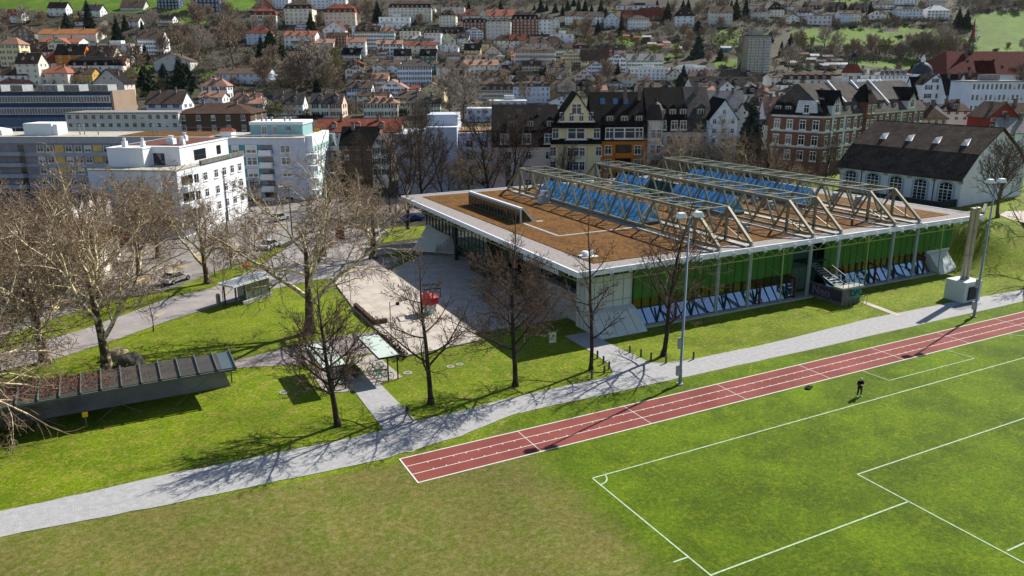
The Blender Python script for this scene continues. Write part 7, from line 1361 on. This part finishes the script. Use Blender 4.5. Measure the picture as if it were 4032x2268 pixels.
for (n, x, y), l, c in zip(HP, HUTL, HW):
    p, u = hit(TX(n, x), TY(y)); t = thing('garden_hut', 'tiny %s garden hut on the allotment slope' % l, 'garden hut', (p.x, p.y, p.z), -YAW + rr.uniform(-.5, .5), 'huts on the allotments'); w_ = rr.uniform(1.6, 3); b = MB(); b.box(-w_, w_, 0, 3, -1, 2.2); b.build('wall', mat('hut ' + l, c, .9), t); b = MB(); b.hull2([(-w_ - .3, -.4, 2.1), (w_ + .3, -.4, 2.1), (w_ + .3, 1.5, 3.2), (-w_ - .3, 1.5, 3.2)], [(-w_ - .3, 3.4, 2.1), (w_ + .3, 3.4, 2.1), (w_ + .3, 1.6, 3.2), (-w_ - .3, 1.6, 3.2)]); b.build('roof', mat('hut roof %d' % (len(l) % 3), ('#c2c2be', '#6a6560', '#8a5a48')[len(l) % 3], .8), t)
# ------------------------------------------------------------------ trees and shrubs among the houses
CONS = [(1,905,310,-20,2,'s'),(1,680,300,110,1,''),(1,1190,430,140,0,''),(1,1265,310,130,0,''),(1,1430,300,190,2,''),(1,1480,960,650,3,''),(1,1665,900,615,1,''),(1,1830,960,520,0,''),(1,1905,900,600,0,''),(1,1475,650,420,0,''),(1,795,175,100,2,''),(1,1860,850,620,3,''),
(2,560,375,85,0,''),(2,150,500,295,3,''),(2,255,640,420,3,''),(2,612,925,750,0,''),(2,1225,215,-15,0,''),(2,1605,255,190,3,''),(2,2140,105,-5,0,''),(2,2462,120,-15,0,''),(2,640,1160,1040,2,''),(2,60,600,330,0,''),(2,985,60,-30,0,''),
(3,225,100,40,1,''),(3,290,115,-20,1,''),(3,350,110,20,0,''),(3,435,125,20,1,''),(3,510,155,30,0,''),(3,560,100,-10,1,''),(3,670,110,-20,0,''),(3,735,110,-25,0,''),(3,800,120,30,0,''),(3,890,185,-25,0,''),(3,940,235,50,0,''),(3,862,345,180,0,''),(3,1100,355,150,2,''),(3,1560,235,-10,0,''),(3,1770,120,-30,0,''),(3,1720,110,-10,1,''),(3,1865,345,195,3,''),(3,1870,575,330,1,''),(3,2095,610,470,1,''),(3,2250,190,-40,0,''),(3,2350,160,-40,2,''),(3,1062,745,605,0,''),(3,290,805,670,0,''),(3,335,760,640,0,''),(3,303,365,300,0,''),(3,1720,860,625,0,''),(3,1690,900,730,3,''),(3,2045,1000,820,1,''),(3,2200,180,-20,0,''),(3,1460,60,-20,0,''),(3,620,60,-30,1,''),
(4,222,485,315,0,''),(4,1905,300,50,0,''),(4,1985,305,60,0,''),(4,1025,150,0,0,''),(4,130,570,400,2,''),(4,770,110,0,0,''),(4,1445,705,630,0,''),(4,950,110,20,0,''),(4,1275,150,95,2,''),(4,20,420,300,1,'')]
BARES = [(1,250,260,90,1),(1,420,250,120,0),(1,60,300,150,0),(1,1800,530,270,4),(1,2020,320,60,0),(1,2360,660,240,4),(1,2240,270,130,1),(1,2310,240,40,0),(1,1380,720,470,0),(1,2150,770,560,1),(1,1300,1060,740,2),(1,1350,1110,970,0),(1,2040,560,300,1),(1,1060,400,270,0),(1,1540,300,120,1),(1,2500,720,560,0),(1,1650,560,380,0),(1,1950,620,400,0),(1,2240,480,300,0),(1,2120,700,480,2),(1,1180,700,500,4),(1,2440,420,250,0),(1,30,380,240,0),(1,2560,330,180,1),(1,1860,420,260,0),(1,700,90,30,1),(1,2100,200,60,0),(1,1650,980,800,2),(1,2420,1000,880,0),(1,2540,1180,1070,0),(1,580,1300,1150,2),(1,210,1290,1180,0),
(2,60,890,600,0),(2,380,930,600,0),(2,290,900,640,1),(2,500,920,450,4),(2,640,920,520,1),(2,770,830,500,2),(2,820,950,790,0),(2,1110,215,20,0),(2,1000,170,0,1),(2,1640,270,150,0),(2,350,1215,1050,4),(2,1960,1160,770,1),(2,2085,1200,790,1),(2,1640,1180,1020,1),(2,2450,1020,750,4),(2,2300,900,760,0),(2,620,260,150,0),(2,160,700,480,0),(2,420,800,560,0),(2,560,820,600,0),(2,700,920,680,4),(2,240,1160,1020,0),(2,1490,330,260,2),(2,920,330,250,2),(2,1870,640,520,1),(2,940,1150,1040,0),(2,1790,250,170,2),(2,2040,230,150,0),(2,1150,1180,1040,0),(2,1250,1230,1130,2),(2,500,1200,1100,0),(2,130,380,180,0),(2,2160,1060,900,4),(2,860,1160,1060,2),(2,60,140,20,1),(2,2380,1180,1020,1),
(3,720,440,200,0),(3,780,480,360,2),(3,1580,400,230,1),(3,1250,520,410,2),(3,1800,460,320,0),(3,2280,710,360,4),(3,1650,610,450,2),(3,965,840,630,0),(3,150,1060,850,4),(3,360,1000,720,4),(3,880,920,760,0),(3,1340,900,770,1),(3,2010,440,300,1),(3,1430,560,450,2),(3,640,330,200,0),(3,1150,300,170,0),(3,1280,380,290,2),(3,1720,390,250,0),(3,1930,380,260,0),(3,2100,300,180,0),(3,2180,420,290,2),(3,1000,440,340,0),(3,1100,460,370,2),(3,2150,660,560,2),(3,1740,560,420,0),(3,1960,640,540,0),(3,830,980,860,4),(3,560,950,820,1),(3,1220,860,760,1),(3,100,840,730,0),(3,1880,180,40,0),(3,1600,180,50,0),(3,2080,140,10,0),(3,1200,90,20,1),(3,60,120,10,1),(3,140,110,5,1),(3,980,100,-5,0),(3,600,350,240,2),(3,460,380,280,2),(3,1500,900,800,4),(3,700,900,800,4),(3,1440,340,230,0),(3,900,460,350,0),
(4,560,515,290,1),(4,350,535,370,2),(4,430,500,380,2),(4,700,520,350,1),(4,860,580,410,0),(4,1030,580,370,0),(4,1110,570,400,2),(4,1180,580,400,2),(4,1420,590,370,0),(4,1500,600,350,0),(4,1560,600,370,1),(4,1630,600,380,0),(4,1700,610,400,2),(4,1850,620,380,0),(4,1780,500,300,1),(4,1980,560,430,0),(4,2400,530,430,2),(4,200,720,480,1),(4,2470,1060,680,0),(4,2330,1270,1050,4),(4,1985,1280,1090,4),(4,2120,110,-20,1),(4,2260,90,-20,0),(4,2400,100,-10,1),(4,2520,120,0,0),(4,1560,120,20,0),(4,570,110,20,1),(4,130,330,200,0),(4,60,420,300,1),(4,250,300,210,2),(4,700,280,190,2),(4,960,290,200,0),(4,1180,290,180,2),(4,1300,250,170,0),(4,1650,330,200,0),(4,1740,420,260,1),(4,1600,260,180,2),(4,280,520,330,0),(4,640,560,440,0),(4,770,570,450,2),(4,930,600,470,0),(4,1280,600,450,0),(4,1350,600,430,1),(4,1300,740,640,0),(4,2560,520,400,1),(4,2050,1050,900,1),(4,60,720,600,4),(4,320,760,660,2)]
FLOW = [(1,210,250,180,'B'),(1,1045,290,205,'B'),(1,1810,275,200,'B'),(1,770,200,145,'Y'),(1,415,250,200,'Y'),(1,600,260,190,'O'),(2,180,1190,965,'O'),(2,500,1115,1010,'Y'),(2,2230,1075,1000,'B'),(2,240,275,200,'B'),(2,1890,1150,1080,'B'),(2,800,760,560,'O'),(3,780,460,360,'O'),(3,1030,130,70,'Y'),(4,80,1450,1330,'O'),(2,1450,830,730,'O'),(4,1265,180,150,'Y'),(4,1080,105,70,'Y'),(1,1400,1000,860,'O'),(3,790,690,600,'B')]
SHRUBS = [(1,100,180),(1,800,240),(1,1120,350),(1,1330,600),(1,1500,350),(1,1700,320),(1,1950,800),(1,2100,900),(1,2300,480),(1,2480,550),(1,1250,900),(1,300,230),(2,950,330),(2,620,740),(2,850,980),(2,1100,640),(2,1350,300),(2,1690,260),(2,2040,330),(2,990,1030),(2,1000,1120),(2,1440,1150),(2,640,1190),(2,480,1200),(2,120,1230),(2,2050,700),(2,1790,760),(3,500,420),(3,660,380),(3,1100,320),(3,1200,380),(3,1310,440),(3,1650,420),(3,1900,420),(3,2050,240),(3,2250,300),(3,1000,700),(3,1000,860),(3,1250,900),(3,1550,610),(3,1800,600),(3,2150,700),(3,720,470),(4,120,220),(4,300,250),(4,680,300),(4,860,290),(4,1000,250),(4,1200,250),(4,1400,260),(4,1560,280),(4,1700,270),(4,1800,380),(4,300,720),(4,480,690),(4,640,720),(4,160,650),(4,1200,720),(4,1660,720),(4,2300,520),(4,1310,385)]
PL_ = []
def nearest(px, py):
    return sorted(HOUSES, key=lambda h: hypot(h[1] - px, (h[2] - py) * 1.3))
def plant(n, x, yb, yt, me, name, base, cat, group, Hm, sc=1.0, maxr=None):
    px, py = TX(n, x), TY(yb); p, u = hit(px, py); top = at_u(px, TY(yt), u); H = max(2.5, top.z - p.z); s = H / Hm * sc; t = tree_thing(name, base, cat, (p.x, p.y, p.z - .2), me, (x * .37) % 6.28, s, group)
    PL_.append((t, px, py, base)); return t
for n, x, yb, yt, k, f in CONS: plant(n, x, yb, yt, CN[k], 'conifer', ('tall dark conifer', 'blue green fir', 'slim dark conifer', 'broad dark pine')[k], 'conifer', 'conifers on the slope', (16, 15, 17, 12)[k], 1.0)
rr = random.Random(31)
for n, x0_, x1_, y0_, y1_, cnt in ((1, 1250, 2560, 260, 900, 44), (2, 20, 860, 280, 900, 38), (2, 900, 2560, 250, 1150, 30), (3, 60, 1550, 450, 1060, 34), (3, 500, 2500, 60, 420, 44), (4, 40, 1700, 60, 260, 16), (1, 40, 1250, 120, 640, 14), (3, 1600, 2560, 600, 900, 10), (4, 60, 1400, 620, 980, 10), (2, 900, 1900, 0, 260, 10)):
    for _ in range(int(cnt * .46)): y = rr.uniform(y0_, y1_); BARES.append((n, rr.uniform(x0_, x1_), y, y - rr.uniform(70, 130) * (.6 + .4 * y / 1000), rr.choice((0, 0, 1, 1, 2, 3))))
for n, x, yb, yt, k in BARES: plant(n, x, yb, yt, HB[k], 'bare_tree', ('brown bare tree', 'grey bare tree', 'olive budding tree', 'upright bare tree', 'pale branched tree')[k], 'tree', 'bare trees on the slope', (9.5, 9.5, 8.5, 10.5, 8.5)[k])
for n, x, yb, yt, c in FLOW: plant(n, x, yb, yt, dict(B=BLO, Y=YEL, O=OLI)[c], 'blossom_tree' if c != 'O' else 'budding_tree', dict(B='white blossoming tree', Y='yellow forsythia bush', O='pale olive budding tree')[c], 'tree', 'blossoming shrubs and trees', dict(B=6.5, Y=4, O=6.5)[c])
for n, x, yb in SHRUBS: plant(n, x, yb, yb - 22, SHR, 'shrub', 'dark evergreen shrub', 'shrub', 'shrubs between the houses', 2.6, 1.3)
# wooded scrub on the slope that reads as one mass
SCR = MB(); rr = random.Random(12)
BANDS = [(1,1250,2576,260,900,420),(2,0,900,450,900,460),(1,0,1300,150,260,90),(1,1500,2576,100,300,130),(2,1000,1300,30,210,60),(3,500,2576,260,560,420),(3,0,1100,-10,60,130),(4,0,2000,200,285,200),(4,200,1900,470,640,420),(4,1500,2100,260,520,150),(2,880,2576,250,1150,620),(1,0,1250,430,900,200),(3,0,1100,420,1000,320),(3,1700,2576,680,1000,120),(4,0,2050,-10,210,260),(3,1900,2576,0,260,160),(4,1900,2576,-20,60,80),(2,0,900,0,450,200),(4,2050,2576,20,130,120),(3,1500,2576,100,260,150),(4,250,800,570,700,120),(2,1750,2576,-10,110,120)]
for n, xa, xb, ya, yb, cnt in BANDS:
    for _ in range(cnt):
        x = rr.uniform(xa, xb); y = rr.uniform(ya, yb)
        if n == 4 and 260 < x < 1700 and 285 < y < 470: continue
        p, u = hit(TX(n, x), TY(y)); R0 = rr.uniform(1.2, 3.2)
        for _ in range(34):
            v = Vector((rr.gauss(0, .5) * R0, rr.gauss(0, .5) * R0, abs(rr.gauss(0, .45)) * R0)); c = p + v; d = (Vector((v.x, v.y, R0 * .9))).normalized() * R0 * rr.uniform(.3, .6); s = perp(d.normalized(), rr) * rr.uniform(.05, .1)
            SCR.q([c - s, c + s, c + d + s * .3, c + d - s * .3])
        for _ in range(10):
            c = p + Vector((rr.gauss(0, .5) * R0, rr.gauss(0, .5) * R0, rr.random() * R0 * .6)); a = perp(Vector((0, 0, 1)), rr) * R0 * .2; b_ = perp(Vector((1, 0, 0)), rr) * R0 * .2; SCR.q([c - a, c - b_, c + a, c + b_], 1)
tag(SCR.build('undergrowth', [mat('scrub twigs', '#7a6d5e', .95, col2='#968a7b', scale=.8), mat('scrub green', '#4a5236', .95, col2='#353c28', scale=.8)]), 'brown and dark green scrub covering the slope between houses', 'undergrowth', kind='stuff')
# far woods along the crest
FAR = MB(); rr = random.Random(13)
for _ in range(1500):
    s = rr.uniform(-.12, .42); u = rr.uniform(640, 820); p = EYE + FH * u + RH * (s * u); z = terr(p.x, p.y); H = rr.uniform(13, 25) * (.7 if rr.random() < .4 else 1); W_ = H * .2; con = rr.random() < .55
    for k in range(22 if con else 16):
        t = rr.random(); a = rr.uniform(0, 6.28); r = W_ * (1 - t if con else .6 + .5 * sin(t * 3)) * rr.uniform(.7, 1.1); c = Vector((p.x, p.y, z + H * (.12 + .88 * t))); e = Vector((cos(a), sin(a), -.25)) * r; q = Vector((-sin(a), cos(a), 0)) * r * .5
        FAR.q([c, c + e - q, c + e * 1.1 + Vector((0, 0, -r * .5)), c + e + q], 0 if con else 1)
tag(FAR.build('distant_woods', [FIR, mat('far bare woods', '#6f6a66', .95, col2='#57524e', scale=.5)]), 'distant mixed woods along the crest below the sky', 'woods', kind='stuff')
# ------------------------------------------------------------------ labels that tell the repeats apart
def wn(k): return WNAME.get(k, k)
def rn(k): return RNAME.get(k, k)
FORM = dict(g='gabled', f='front gabled', h='hipped', m='mansard', t='flat'); ST = {0: '', 1: 'low', 2: 'two-storey', 3: 'three-storey', 4: 'four-storey', 5: 'five-storey'}
used = {}
def base(h): 
    t, px, py, u, wk, rk, rt, dr, fl, auto = h
    s = '%s %s house with %s %s roof' % (ST.get(fl, 'tall'), wn(wk), rn(rk), FORM[rt]); return s.strip()
def shortn(h): return '%s house with %s roof' % (wn(h[4]), rn(h[5]))
seen = set(o['label'] for o in bpy.data.objects if o.get('label'))
def rel(px, py, h):
    dx = h[1] - px; dy = h[2] - py
    return 'uphill of' if dy > 22 and abs(dy) > abs(dx) * .6 else ('downhill of' if dy < -22 and abs(dy) > abs(dx) * .6 else ('west of' if dx > 0 else 'east of'))
def pick(px, py, first, cand, skip=None):
    for mid in ('', 'big', 'close', 'higher', 'steep'):
        for h in cand:
            if h[0] is skip: continue
            l = '%s %s the %s' % (first, rel(px, py, h), shortn(h)) if h[9] else '%s near the %s' % (first, ' '.join(h[0]['label'].split()[:5]))
            if mid: l = l.replace(' the ', ' the %s ' % mid, 1) if 0 else l
            if l not in seen and len(l.split()) <= 16: seen.add(l); return l
    for h in cand:
        for g_ in cand:
            l = '%s between the %s house and the %s house' % (first.split(' with')[0], wn(h[4]), wn(g_[4]))
            if h is not g_ and h[4] != g_[4] and h[0] is not skip and g_[0] is not skip and l not in seen and len(l.split()) <= 16: seen.add(l); return l
    return first
for h in HOUSES:
    if not h[9]: continue
    f = base(h); cand = nearest(h[1], h[2])[:14]
    l = f if f not in seen and len(f.split()) > 3 and sum(1 for q in HOUSES if q[9] and base(q) == f) == 1 else None
    if l: seen.add(l)
    else: l = pick(h[1], h[2], f, cand, h[0])
    h[0]['label'] = l
for t, px, py, b_ in PL_: t['label'] = pick(px, py, b_, nearest(px, py)[:16])
# ------------------------------------------------------------------ thin spring haze
HZ = MB(); cs = [EYE + FH * a_ + RH * c_ for a_, c_ in ((-140, -400), (-140, 500), (1640, 2300), (1640, -2000))]
HZ.prism([(p.x, p.y) for p in cs], -1.5, 195)
hm = bpy.data.materials.new('haze'); hm.use_nodes = True; n = hm.node_tree; n.nodes.clear(); vo = n.nodes.new('ShaderNodeVolumePrincipled'); vo.inputs['Color'].default_value = (.86, .92, 1, 1); vo.inputs['Density'].default_value = .000012; vo.inputs['Anisotropy'].default_value = .3
mo_ = n.nodes.new('ShaderNodeOutputMaterial'); n.links.new(vo.outputs[0], mo_.inputs['Volume'])
tag(HZ.build('haze', hm), kind='stuff'); S.cycles.volume_bounces = 0
